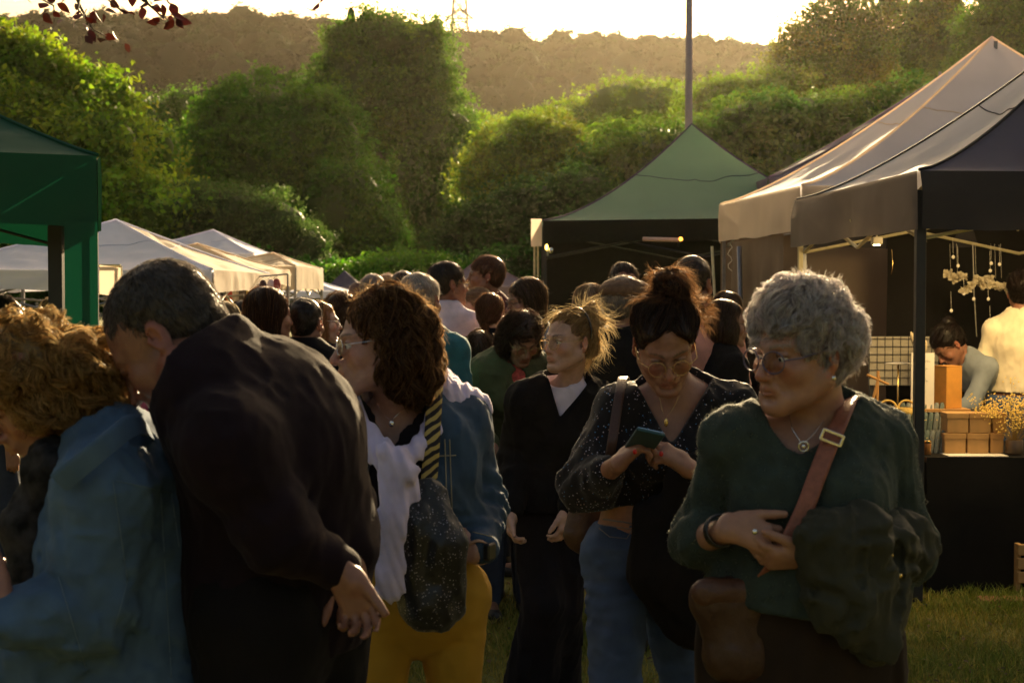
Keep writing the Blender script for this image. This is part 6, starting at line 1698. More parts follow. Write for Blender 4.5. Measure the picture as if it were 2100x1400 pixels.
    for px, py in ((1758, 1130), (1828, 1138), (1846, 1180)): m.sphere(W(px, py, 2.745 if px < 1800 else 2.79), (.005, .003, .005), 8, 6)
    m.build('snap_button', M['gold'], j)
elder()

# ================= young woman with the phone
def phone_girl():
    k = place(1362, 702, 3.9, 4, hyaw=3, hpitch=34, hroll=-5, build=.95)
    for n, v in (('nek', (1386, 800, 4.02)), ('che', (1378, 925, 4.03)), ('wai', (1322, 1035, 4.05)), ('pel', (1312, 1120, 4.05)), ('shR', (1272, 838, 4.0)), ('shL', (1505, 835, 4.04)),
                 ('elR', (1212, 990, 3.98)), ('wrR', (1270, 950, 3.73)), ('elL', (1508, 985, 3.95)), ('wrL', (1412, 962, 3.73)), ('hipR', (1265, 1135, 4.05)), ('hipL', (1360, 1135, 4.08)),
                 ('knR', (1262, 1480, 3.9)), ('knL', (1420, 1480, 4.15))): pt(k, n, *v)
    k['anR'] = A(k['knR'][0] + .02, 3.98, .09); k['anL'] = A(k['knL'][0] + .03, 4.35, .1)
    k['face'] = {'lid': .1}
    root = empty('person', k['root'], 'dark-haired young woman with a messy top ponytail looking down at her phone', 'person', FG)
    hb = (np.array(W(1240, 920, 3.55)) - .06, np.array(W(1440, 920, 3.8)) + .06, .0035)
    def hands(g):
        hand_prims(g, W(1268, 950, 3.73), A(.62, -.25, .62), A(.45, .35, .62), A(.7, .3, -.2), .95, curls=((30, 50, 35), (38, 55, 35), (45, 60, 35), (50, 60, 40)), thumb=(.75, .3, .5), tcurl=25)
        hand_prims(g, W(1412, 960, 3.73), A(-.72, -.2, .5), A(-.3, .35, .7), A(-.7, .3, -.2), .95, curls=((30, 50, 35), (38, 55, 35), (45, 60, 35), (50, 60, 40)), thumb=(.75, .35, .45), tcurl=25)
    body(k, root, (.28, .13, .082), .010, .0036, bust=1., handfn=hands, fine_extra=[hb])
    glasses(k, root, M['gold'], r=.0225, t=.0008, y=-.106, z=-.010)
    FLO = speckmat('floral_black', (.006, .005, .007), ((.42, .4, .5), (.3, .22, .2), (.06, .2, .42)), 105, .2)
    def tp(g):
        g.cap(k['wai'] + A(0, 0, .03), k['che'], .125, .15, k=.04, flat=k['F'], ff=1.3); g.cap(k['che'], k['nek'] - A(0, 0, .05), .152, .12, k=.04, flat=k['F'], ff=1.3); g.cap(k['shL'], k['shR'], .06, k=.05)
        for sd in (-1, 1): g.ell(k['che'] + A(sd * .075, -.09, .0), A(.072, .065, .07), k=.04)
        for n in 'LR': g.cap(k['nek'] + A(0, .01, 0), k['sh' + n], .045, .05, k=.04)
        for n, q in (('R', (1200, 1000, 3.98)), ('L', (1512, 990, 3.98))):
            g.cap(k['sh' + n], k['el' + n], .062, .085, k=.03); w_ = k['el' + n] * .45 + k['wr' + n] * .55; g.cap(k['el' + n] - A(0, 0, .01), w_, .078, .045, k=.03)
            g.cap(k['el' + n], W(*q), .07, .06, k=.03)
    def nk(g):
        g.polycut([(1290, 735), (1302, 775), (1335, 840), (1368, 900), (1378, 908), (1390, 895), (1440, 820), (1482, 768), (1490, 740), (1400, 690)], 3.92, 3.5, 4.02)
        return
        bot = W(1378, 905, 3.86)
        for e_ in ((1302, 770), (1478, 768)):
            for t in np.linspace(0, 1, 14):
                p = bot * (1 - t) + W(*e_, 3.95) * t
                g.cap(p + A(0, -.08, 0), W(1388, 810 if t > .4 else 860, 3.95) * 1. + A(0, -.06, 0), .012, .03, k=.004, op='cut'); g.cap(p + A(0, -.07, 0), p + A(0, .035 + .03 * t, 0), .012 + .006 * t, k=.004, op='cut')
                c = p * .5 + W(1388, 800, 3.95) * .5; g.cap(c + A(0, -.08, 0), c + A(0, .055, 0), .03 + .02 * t, k=.004, op='cut')
        g.cap(W(1388, 790, 3.99), W(1388, 700, 3.98), .08, .12, k=.01, op='cut')
    garment('blouse', k, root, FLO, tp, .0085, disp=[folds(.008, (11, 11, 4), 31), limb_folds(k, .008, 4)], cuts=[nk, lambda g: g.halfspace(W(1330, 1028, 4.0), A(.12, 0, -1))])
    JN = cloth('blue_jeans_denim', (.045, .075, .15), scale=10, fine=1300, var=.35, bump=.4)
    def lg(g):
        g.cap(k['hipL'], k['hipR'], .098, k=.04); g.cap(k['pel'], k['pel'] * .5 + k['wai'] * .5, .15, .125, k=.03, flat=k['F'], ff=1.3)
        for n in 'LR': g.cap(k['hip' + n], k['kn' + n], .092, .068, k=.03); g.cap(k['kn' + n], k['an' + n], .066, .055, k=.03)
    garment('jeans', k, root, JN, lg, .009, disp=[folds(.006, (5, 5, 16), 3), lambda P: -.003 * np.sin(P[:, 2] * 160 + 4 * noise3(P.astype(np.float32), 7, 1)) * np.exp(-((P[:, 2] - k['pel'][2] + .12) / .1) ** 2)], cuts=[lambda g: g.halfspace(W(1300, 1062, 4.05), A(-.12, 0, 1))])
    m = MB(); th = plain('denim_seam', (.16, .15, .16), .8)
    fr = lambda a, b: W(a, b, 3.93)
    m.tube([fr(1228, 1082), fr(1250, 1100), fr(1285, 1104), fr(1300, 1080)], .0016, 4); m.tube([fr(1236, 1064) + A(0, .0, 0), fr(1280, 1070), fr(1322, 1078)], .0022, 4); m.tube([fr(1236, 1076), fr(1280, 1082), fr(1322, 1090)], .0014, 4)
    m.build('pocket_seam', th, root)
    shoes(k, root, SHOE)
    HB = (.04, .10, .118)
    def ex(g, P, s, Rm):
        for sx in (-1, 1): g.ell(P(sx * .045, .0, .065), A(.045, .09, .06) * s, Rm, k=.02)
        g.ell(P(*HB), A(.045, .05, .042) * s, k=.02)
        g.cap(P(.02, .12, .12), W(1428, 640, 4.12), .034, .03, k=.03); g.cap(W(1428, 640, 4.12), W(1452, 742, 4.16), .03, .018, k=.03)
    g = hair_field(k, 'bun', .006, .005, ex, rag=.005, hairline=.028, cw=.1)
    grow_hair(k, root, g, (.03, .014, .007), flow_for(k, 'bun', HB), 7000, 9, .014, .0013, (-.001, .003), .12, 40, .04, .3, tips=((.1, .04, .015), .12), bmul=.8)
    # frizzy halo of the bun and tail
    V, Q = g.mesh(); r = np.random.default_rng(5); bc = k['hc'] + k['hR'] @ A(*HB)
    V = V[(np.linalg.norm(V - bc, axis=1) < .095) | (V[:, 0] > W(1415, 0, 4.1)[0])]; sd = V[r.integers(0, len(V), 2600)].astype(float)
    tail = W(1480, 760, 4.2)
    P = comb(g, sd, lambda p: (p - bc) * A(1, 1, .6) + A(.02, 0, -.06) + r.normal(size=p.shape) * .03, 8, .009, .0, .022, 1.3, 30, .35, hug=.45)
    ribbons('flyaway_hair', P, .0010 * np.ones(len(P)), hairmat('frizz', .6), bpy.data.objects[-1] if False else root, np.tile([.12, .045, .014], (len(P), 1)))
    m = MB(); m.tube([W(1352, 810, 3.915), W(1358, 840, 3.895), W(1366, 858, 3.885), W(1382, 835, 3.895), W(1392, 812, 3.915)], .0007, 4); m.sphere(W(1366, 866, 3.878), (.006, .003, .012), 8, 6); m.build('necklace', M['gold'], root)
    ph = empty('phone', W(1322, 905, 3.64), 'black smartphone with a teal-edged case held in both hands', 'phone')
    c = W(1322, 903, 3.66); u = A(.97, .05, -.22); f = A(.05, -.9, .42); f -= u * (f @ u); f /= np.linalg.norm(f); u /= np.linalg.norm(u); nn = np.cross(u, f); MM = np.stack([u, f, nn], 1)
    MB().box(c, (.037, .074, .0045), M=MM, bev=.003).build('case', plain('teal_case', (.02, .07, .09), .4), ph, smooth=False)
    MB().box(c - nn * .0051, (.034, .071, .0008), M=MM).build('screen', plain('phone_screen', (.02, .03, .04), .1, emit=(.2, .35, .5), es=.15), ph, smooth=False)
    m = MB()
    for a_ in ((1302, 926, 3.585), (1356, 930, 3.60)): m.sphere(W(*a_), (.0055, .003, .007), 8, 6)
    m.build('fingernail', plain('red_varnish', (.5, .01, .01), .2), root)
    # coat over her left forearm
    ct_ = empty('coat', W(1400, 1150, 3.85), 'long black coat hanging from the phone woman\'s forearm down over her thigh', 'coat')
    def cp(g):
        for a_, b_, ra, rb in (((1430, 1000, 3.86), (1500, 1010, 3.92), .07, .08), ((1440, 1000, 3.85), (1365, 1180, 3.86), .10, .09), ((1480, 1010, 3.88), (1440, 1230, 3.9), .1, .1), ((1350, 1170, 3.86), (1400, 1275, 3.87), .075, .06), ((1440, 1200, 3.9), (1440, 1275, 3.9), .09, .07), ((1335, 1060, 3.86), (1340, 1170, 3.86), .05, .06)):
            g.cap(W(*a_), W(*b_), ra, rb, k=.04, flat=A(0, 1, 0), ff=1.5)
    blob('coat_cloth', cp, *box3([W(1320, 980, 3.8), W(1520, 1290, 3.95)], .16), cloth('black_wool', (.007, .006, .007), scale=8, sheen=.1), ct_, .01, [folds(.010, (10, 10, 3), 8)])
    bg_ = empty('shoulder_bag', W(1205, 1050, 4.15), 'small tan leather bag under the phone woman\'s right elbow, strap over her shoulder', 'bag')
    blob('bag_body', lambda g: g.cap(W(1215, 1030, 4.17), W(1205, 1090, 4.17), .06, .07, k=.03, flat=A(0, 1, 0), ff=1.6), *box3([W(1200, 1000, 4.15), W(1215, 1100, 4.15)], .13), LEATH, bg_, .008, [folds(.003)])
    ribbon_band('strap', [W(1284, 785, 4.10), W(1278, 774, 4.03), W(1271, 805, 3.945), W(1262, 860, 3.90), W(1254, 915, 3.87), W(1240, 990, 3.93), W(1225, 1030, 4.1)], (1, 0, 0), .027, .004, LEATH, bg_)
phone_girl()

# ================= blonde girl
def blonde():
    k = place(1168, 699, 5.4, -22, hyaw=-52, hpitch=1, hroll=0, build=.98)
    for n, v in (('elR', (1062, 935, 5.5)), ('wrR', (1050, 1042, 5.32)), ('elL', (1222, 930, 5.5)), ('wrL', (1165, 1040, 5.25)), ('hipR', (1095, 1060, 5.5)), ('hipL', (1165, 1060, 5.5)),
                 ('knR', (1118, 1235, 5.42)), ('knL', (1150, 1235, 5.5)), ('anR', (1085, 1430, 5.55)), ('anL', (1138, 1428, 5.75)), ('pel', (1128, 1055, 5.5)), ('wai', (1135, 975, 5.5)), ('che', (1142, 895, 5.5)), ('nek', (1158, 800, 5.48)), ('shR', (1083, 830, 5.45)), ('shL', (1222, 828, 5.53))): pt(k, n, *v)
    k['neckw'] = .9; k['face'] = {'fat': .004, 'nose': .85}
    root = empty('person', k['root'], 'blonde girl with a loose bun and thin round glasses in a black jacket', 'person', FG)
    body(k, root, (.45, .26, .19), .010, .0042, bust=.5, fine_extra=[(np.array(W(1020, 1100, 5.2)) - .02, np.array(W(1190, 1020, 5.6)) + .02, .006)])
    eyes(k, root)
    glasses(k, root, M['gold'], r=.026, rw=.024, t=.0009, y=-.107, z=-.006)
    garment('t_shirt', k, root, cloth('white_cotton', (.6, .52, .62), scale=9), lambda g: torso_prims(g, k, .012, bust=.5), .010, disp=[folds(.006, (10, 10, 6), 2)], cuts=[hem(k, -.06), crew(k, .06)])
    BJ = cloth('black_jacket_cloth', (.006, .005, .0055), scale=8, sheen=.2)
    def jk(g):
        torso_prims(g, k, .036, bust=.4); g.cap(k['pel'] + A(0, 0, .05), k['wai'], .19, .17, k=.03, flat=k['F'], ff=1.3)
        for n in 'LR': g.cap(k['sh' + n], k['el' + n], .075, .072, k=.04); g.cap(k['el' + n], k['wr' + n], .07, .042, k=.03)
        g.cap(k['nek'] + A(.05, .08, .0), k['nek'] + A(-.07, .06, -.01), .045, k=.03)
    def op(g):
        g.polycut([(1118, 740), (1124, 770), (1136, 815), (1148, 854), (1185, 812), (1222, 768), (1215, 735)], 5.4, 5.0, 5.44)
        g.cap(k['nek'] + A(0, -.02, .03), k['nek'] + A(0, -.02, .25), .07, .13, k=.01, op='cut'); return
        bot = W(1148, 852, 5.33)
        for q in np.linspace(0, 1, 12):
            a_ = bot * (1 - q) + W(1122, 755, 5.38) * q; b_ = bot * (1 - q) + W(1212, 765, 5.38) * q
            g.cap(a_ + A(0, -.05, 0), b_ + A(0, -.05, 0), .008, k=.002, op='cut'); g.cap(a_, b_, .008, k=.002, op='cut'); g.cap(a_ + A(0, .03, 0), b_ + A(0, .03, 0), .008, k=.002, op='cut'); g.cap(a_ + A(0, .05, 0) * q, b_ + A(0, .05, 0) * q, .008, k=.002, op='cut')
        g.cap(k['nek'] + A(0, -.02, .03), k['nek'] + A(0, -.02, .25), .07, .13, k=.01, op='cut')
    garment('jacket', k, root, BJ, jk, .009, disp=[folds(.009, (9, 9, 3), 22), limb_folds(k, .006)], cuts=[lambda g: g.halfspace(W(1130, 1045, 5.45), A(0, 0, -1)), op])
    def lg(g):
        g.cap(k['hipL'], k['hipR'], .1, k=.04); g.cap(k['pel'], k['wai'], .15, .13, k=.03, flat=k['F'], ff=1.3)
        for n in 'LR': g.cap(k['hip' + n], k['kn' + n], .098, .082, k=.03); g.cap(k['kn' + n], k['an' + n], .078, .105, k=.03)
    garment('trousers', k, root, cloth('black_trousers', (.010, .008, .011), scale=8), lg, .010, disp=[folds(.010, (9, 9, 2), 13)], cuts=[lambda g: g.halfspace(A(0, 0, .05), A(0, 0, -1)), lambda g: g.halfspace(k['pel'] + A(0, 0, .08), A(0, 0, 1))])
    shoes(k, root, plain('white_trainer', (.4, .35, .38), .6))
    HB = (.0, .1, .1)
    def ex(g, P, s, Rm):
        g.ell(P(*HB), A(.045, .04, .04) * s, k=.012); g.cap(P(0, .12, .1), P(.02, .155, .07), .022 * s, .02 * s, k=.01); g.cap(P(0, .115, .12), P(-.02, .14, .14), .02 * s, .018 * s, k=.01); g.cap(P(.0, .1, .05), P(.0, .12, -.04), .035 * s, .03 * s, k=.02)
        g.ell(P(0, .09, -.02), A(.055, .03, .06) * s, Rm, k=.02)
    g = hair_field(k, 'bun', .006, .006, ex, rag=.006, rf=40, hairline=.012)
    grow_hair(k, root, g, (.34, .21, .09), flow_for(k, 'bun', HB), 5500, 8, .012, .0014, (0, .004), .22, 40, .05, .3, tips=((.6, .42, .2), .25))
    V, Q = g.mesh(); r = np.random.default_rng(5); bc = k['hc'] + k['hR'] @ A(*HB)
    q = (V - k['hc']) @ k['hR']; V = V[(q[:, 1] > .04) | (q[:, 2] > .1)]; sd = V[r.integers(0, len(V), 900)].astype(float)
    P = comb(g, sd, lambda p: (p - bc) + A(.02, .0, -.05) + r.normal(size=p.shape) * .04, 10, .011, .0, .06, 1.2, 22, .3, hug=.3)
    ribbons('flyaway_hair', P, .0011 * np.ones(len(P)), hairmat('blonde_frizz', .6), root, np.tile([.6, .4, .16], (len(P), 1)))
    ribbon_band('hairband', [k['hc'] + k['hR'] @ (A(math.cos(a) * .086, .035, .03 + math.sin(a) * .097)) for a in np.linspace(-.2, math.pi + .2, 12)], k['hR'] @ A(0, 1, 0), .006, .003, M['black_plastic'], root)
blonde()

# ================= woman in the denim jacket
def denim_woman():
    k = place(782, 703, 3.42, -15, hyaw=-76, hpitch=4, hroll=-2, build=1.)
    for n, v in (('nek', (812, 850, 3.5)), ('che', (828, 985, 3.5)), ('wai', (838, 1110, 3.5)), ('pel', (855, 1215, 3.5)), ('shR', (728, 880, 3.44)), ('shL', (940, 878, 3.56)), ('elL', (985, 1040, 3.6)), ('wrL', (985, 1128, 3.38)),
                 ('elR', (680, 1040, 3.42)), ('wrR', (690, 1140, 3.25)), ('hipR', (788, 1225, 3.48)), ('hipL', (922, 1225, 3.52)), ('knR', (768, 1510, 3.45)), ('knL', (940, 1510, 3.5))): pt(k, n, *v)
    k['anR'] = A(k['knR'][0], 3.5, .09); k['anL'] = A(k['knL'][0], 3.62, .09)
    root = empty('person', k['root'], 'curly brown-haired woman in profile with a denim jacket and mustard trousers', 'person', FG)
    def hands(g):
        hand_prims(g, W(975, 1130, 3.37), A(-.95, .25, .0), A(0, .3, 1), A(0, .9, 0), 1., (15, 20, 20)); relaxed_hand(g, k, 'R')
    k['face'] = {'nose': 1.1}
    body(k, root, (.36, .19, .14), .010, .0036, bust=.9, handfn=hands, fine_extra=[(np.array(W(900, 1170, 3.25)), np.array(W(1010, 1090, 3.55)), .005)])
    eyes(k, root); glasses(k, root, M['silver'], r=.023, rw=.018, t=.0009, y=-.104)
    TOP = cloth('black_lace_top', (.014, .010, .012), scale=30)
    def tk(g): torso_prims(g, k, .010, bust=1.)
    def lace(g):
        zz = [(752, 740), (748, 790)] + [(748 + 52 * q + (4 if i % 2 else -4), 790 + 150 * q) for i, q in enumerate(np.linspace(.05, 1, 14))] + [(800 + 62 * q + (4 if i % 2 else -4), 940 - 150 * q) for i, q in enumerate(np.linspace(.05, 1, 14))] + [(875, 740)]
        g.polycut(zz, 3.42, 3.1, 3.52, .002); g.cap(k['nek'] + A(0, -.03, .0), k['nek'] + A(0, -.02, .25), .07, .12, k=.01, op='cut'); return
        bot = W(800, 940, 3.36); r = 0
        for q in np.linspace(0, 1, 16):
            a_ = bot * (1 - q) + W(752, 775, 3.42) * q; b_ = bot * (1 - q) + W(868, 785, 3.45) * q
            for y in (-.06, -.02, .02, .05 + .03 * q): g.cap(a_ + A(0, y, 0), b_ + A(0, y, 0), .010 + .003 * math.sin(q * 50), k=.002, op='cut')
        g.cap(k['nek'] + A(0, -.03, .0), k['nek'] + A(0, -.02, .25), .07, .12, k=.01, op='cut')
    garment('lace_top', k, root, TOP, tk, .008, disp=[folds(.004)], cuts=[lace, hem(k, -.09)])
    def jk(g):
        torso_prims(g, k, .028, bust=1.)
        for n in 'LR': g.cap(k['sh' + n], k['el' + n], .068, .064, k=.04); g.cap(k['el' + n], k['wr' + n] * .93 + k['el' + n] * .07, .062, .042, k=.03)
        g.cap(W(905, 900, 3.45), W(925, 1060, 3.45), .07, .06, k=.04, flat=A(0, 1, 0), ff=1.3)
    def op(g):
        g.polycut([(738, 740), (742, 830), (765, 930), (752, 1000), (750, 1100), (885, 1100), (880, 1000), (872, 930), (878, 830), (880, 740)], 3.4, 3.0, 3.48)
        g.cap(k['nek'] + A(0, -.03, .0), k['nek'] + A(0, -.02, .25), .08, .13, k=.01, op='cut'); return
        for q in np.linspace(0, 1, 26):
            y = 770 + 330 * q; xa = 745 + 10 * q; xb = 880 - 5 * q
            for yy in (3.3, 3.36, 3.42, 3.46 - .03 * q): g.cap(W(xa, y, yy), W(xb, y, yy), .012, k=.003, op='cut')
        g.cap(k['nek'] + A(0, -.03, .0), k['nek'] + A(0, -.02, .25), .08, .13, k=.01, op='cut')
    jo = garment('denim_jacket', k, root, DENIM, jk, .008, disp=[folds(.008, (10, 10, 4), 41), limb_folds(k, .010, 2, 70)], cuts=[lambda g: g.polycut([(560, 1088), (945, 1082), (962, 1150), (1100, 1160), (1100, 1400), (560, 1400)], 3.45, 3.0, 4.0), op])
    m = MB(); m.tube([W(0, 0, 3)] * 2, .0001, 4)
    for a, b in (((912, 900), (918, 1078)), ((922, 900), (928, 1078)), ((893, 935), (935, 933)), ((890, 1070), (945, 1075)), ((970, 1090), (1010, 1100))):
        P_ = []
        for t in np.linspace(0, 1, 14):
            px = a[0] * (1 - t) + b[0] * t; py = a[1] * (1 - t) + b[1] * t; w0 = W(px, py, 2.9); w1 = W(px, py, 3.7); q = rootof(jo)
            h = jo.ray_cast(Vector((w0 - q).tolist()), Vector((w1 - w0).tolist()).normalized())
            if h[0]: P_.append(np.array(h[1]) + q + A(0, -.0015, 0))
        if len(P_) > 3: m.tube(P_, .0015, 4)
    m.build('stitching', plain('denim_thread', (.3, .26, .18), .7), jo)
    MB().sphere(W(914, 932, 3.385), (.006, .003, .006), 8, 6).build('button', M['silver'], jo)
    MU = cloth('mustard_cotton', (.42, .23, .022), scale=7, var=.12, sheen=.2)
    def lg(g):
        g.cap(k['hipL'], k['hipR'], .105, k=.05); g.cap(k['pel'], k['wai'], .162, .14, k=.03, flat=k['F'], ff=1.3)
        for n in 'LR': g.cap(k['hip' + n], k['kn' + n], .096, .050, k=.008); g.cap(k['kn' + n], k['an' + n], .05, .045, k=.03)
    garment('trousers', k, root, MU, lg, .009, disp=[folds(.004, (5, 5, 12), 5)], cuts=[lambda g: g.halfspace(W(850, 1135, 3.5), A(0, 0, 1))])
    shoes(k, root, SHOE)
    # white sweater knotted over the shoulders
    SW = cloth('white_knit', (.62, .54, .74), scale=12, fine=500, bump=.6, sheen=.3)
    def sw(g):
        C = lambda a_, b_, ra, rb, ff=1.4, fl=A(0, 1, 0): g.cap(W(*a_), W(*b_), ra, rb, k=.022, flat=fl, ff=ff)
        C((706, 815, 3.42), (735, 890, 3.34), .038, .036); C((735, 890, 3.34), (800, 945, 3.29), .036, .032); C((700, 835, 3.45), (725, 800, 3.52), .045, .05); C((735, 800, 3.52), (790, 800, 3.6), .045, .05)
        C((905, 820, 3.5), (884, 890, 3.40), .034, .021); C((884, 890, 3.40), (830, 945, 3.29), .021, .022)
        g.cap(W(905, 815, 3.55), W(968, 835, 3.6), .058, .045, k=.03); g.cap(W(920, 850, 3.53), W(962, 850, 3.58), .045, .04, k=.04); g.cap(W(790, 800, 3.62), W(900, 805, 3.62), .06, .06, k=.03)
        g.ell(W(812, 950, 3.265), A(.040, .032, .036), k=.010); g.cap(W(790, 925, 3.25), W(840, 968, 3.24), .020, .022, k=.008)
        C((805, 975, 3.25), (806, 1070, 3.22), .027, .031, 1.5); C((806, 1070, 3.22), (800, 1205, 3.22), .031, .033, 1.8); C((832, 975, 3.27), (842, 1020, 3.27), .026, .02, 1.3)
    def rib(P):
        return -.003 * np.sin((P[:, 0] * 1.0 + P[:, 2] * .35) * 260 + 4 * noise3(P.astype(np.float32), 9, 2))
    blob('draped_sweater', sw, *box3([W(690, 790, 3.3), W(985, 1230, 3.65)], .12), SW, root, .0055, [folds(.005, (12, 12, 6), 15, .001), rib])
    # curls
    def ex(g, P, s, Rm):
        for (x, y, z, r) in ((0, .02, .06, .085), (0, .055, .03, .078), (0, .062, -.05, .07), (.05, .04, -.05, .062), (-.05, .04, -.05, .062), (.065, .0, .02, .04), (-.065, .0, .02, .04), (.045, .06, -.09, .05), (-.045, .05, -.09, .05), (0, .07, -.02, .062)):
            g.ell(P(x, y, z), A(r, r, r) * s, k=.02)
    g = hair_field(k, 'short', .006, .010, ex, cutface=False, rag=.009, rf=20, earcut=False)
    s = k['s']; P = lambda *v: k['hc'] + k['hR'] @ A(*v) * s
    g.ell(P(0, -.12, -.03), A(.10, .108, .105) * s, k['hR'], k=.012, op='cut'); g.ell(P(0, -.06, -.13), A(.1, .085, .1) * s, k['hR'], k=.012, op='cut'); g.ell(P(.09, -.05, -.03), A(.05, .05, .07) * s, k['hR'], k=.012, op='cut')
    halo(k, g, root, (.5, .26, .09), 1600, .02, .0008, 8, .009)
    grow_hair(k, root, g, (.10, .048, .022), flow_for(k, 'down'), 15000, 14, .0115, .0015, (-.001, .012), .5, 22, .05, .3, tips=((.34, .17, .055), .3), bmul=.45, clump=.8, curl=.010, turns=1.8, shrink=.010, ng=330)
    m = MB(); m.tube([W(760, 800, 3.47), W(785, 850, 3.395), W(803, 862, 3.375), W(830, 835, 3.41), W(845, 800, 3.46)], .0007, 4); m.sphere(W(803, 868, 3.368), (.007, .004, .008), 8, 6); m.build('necklace', M['silver'], root)
    d = k['wrL'] - k['elL']; d /= np.linalg.norm(d); u = np.cross(d, A(0, 0, 1.)); u /= np.linalg.norm(u); v = np.cross(d, u)
    wt_ = empty('smart_watch', W(1000, 1130, 3.35), 'square black smartwatch on the denim jacket woman\'s wrist', 'watch')
    m = MB()
    for o in np.linspace(-.008, .008, 4): m.ring(W(982, 1130, 3.37) + d * o, u, v, .031, .0025, 20)
    m.build('strap', plain('tan_strap', (.45, .25, .15), .5), wt_); MB().box(W(1004, 1130, 3.355), (.009, .018, .02), rz=-.5, bev=.004).build('watch_case', M['black_plastic'], wt_, smooth=False)
    # bag: zebra strap and black sequinned cloth
    b = empty('shoulder_bag', W(880, 1150, 3.25), 'black sequinned soft bag on a wide zebra-patterned strap', 'bag')
    ribbon_band('strap', [W(890, 770, 3.62), W(893, 785, 3.5), W(890, 830, 3.41), W(886, 900, 3.345), W(882, 960, 3.33), W(876, 1020, 3.30)], (1, 0, 0), .038, .004, zebramat(), b)
    SQ = speckmat('sequins', (.004, .0035, .0045), ((.3, .26, .3), (.1, .08, .1), (.18, .14, .12)), 150, .26, .4, .5)
    def bp(g):
        for a_, b_, ra, rb in (((870, 1020, 3.30), (840, 1100, 3.27), .03, .05), ((880, 1020, 3.30), (905, 1120, 3.27), .04, .055), ((845, 1080, 3.27), (870, 1240, 3.27), .055, .06), ((905, 1120, 3.27), (915, 1240, 3.29), .055, .045), ((880, 1240, 3.27), (895, 1262, 3.27), .05, .03)):
            g.cap(W(*a_), W(*b_), ra, rb, k=.025, flat=A(0, 1, 0), ff=1.3)
    blob('bag_body', bp, *box3([W(820, 1010, 3.27), W(950, 1290, 3.27)], .12), SQ, b, .006, [folds(.006, (12, 12, 5), 9)])
denim_woman()

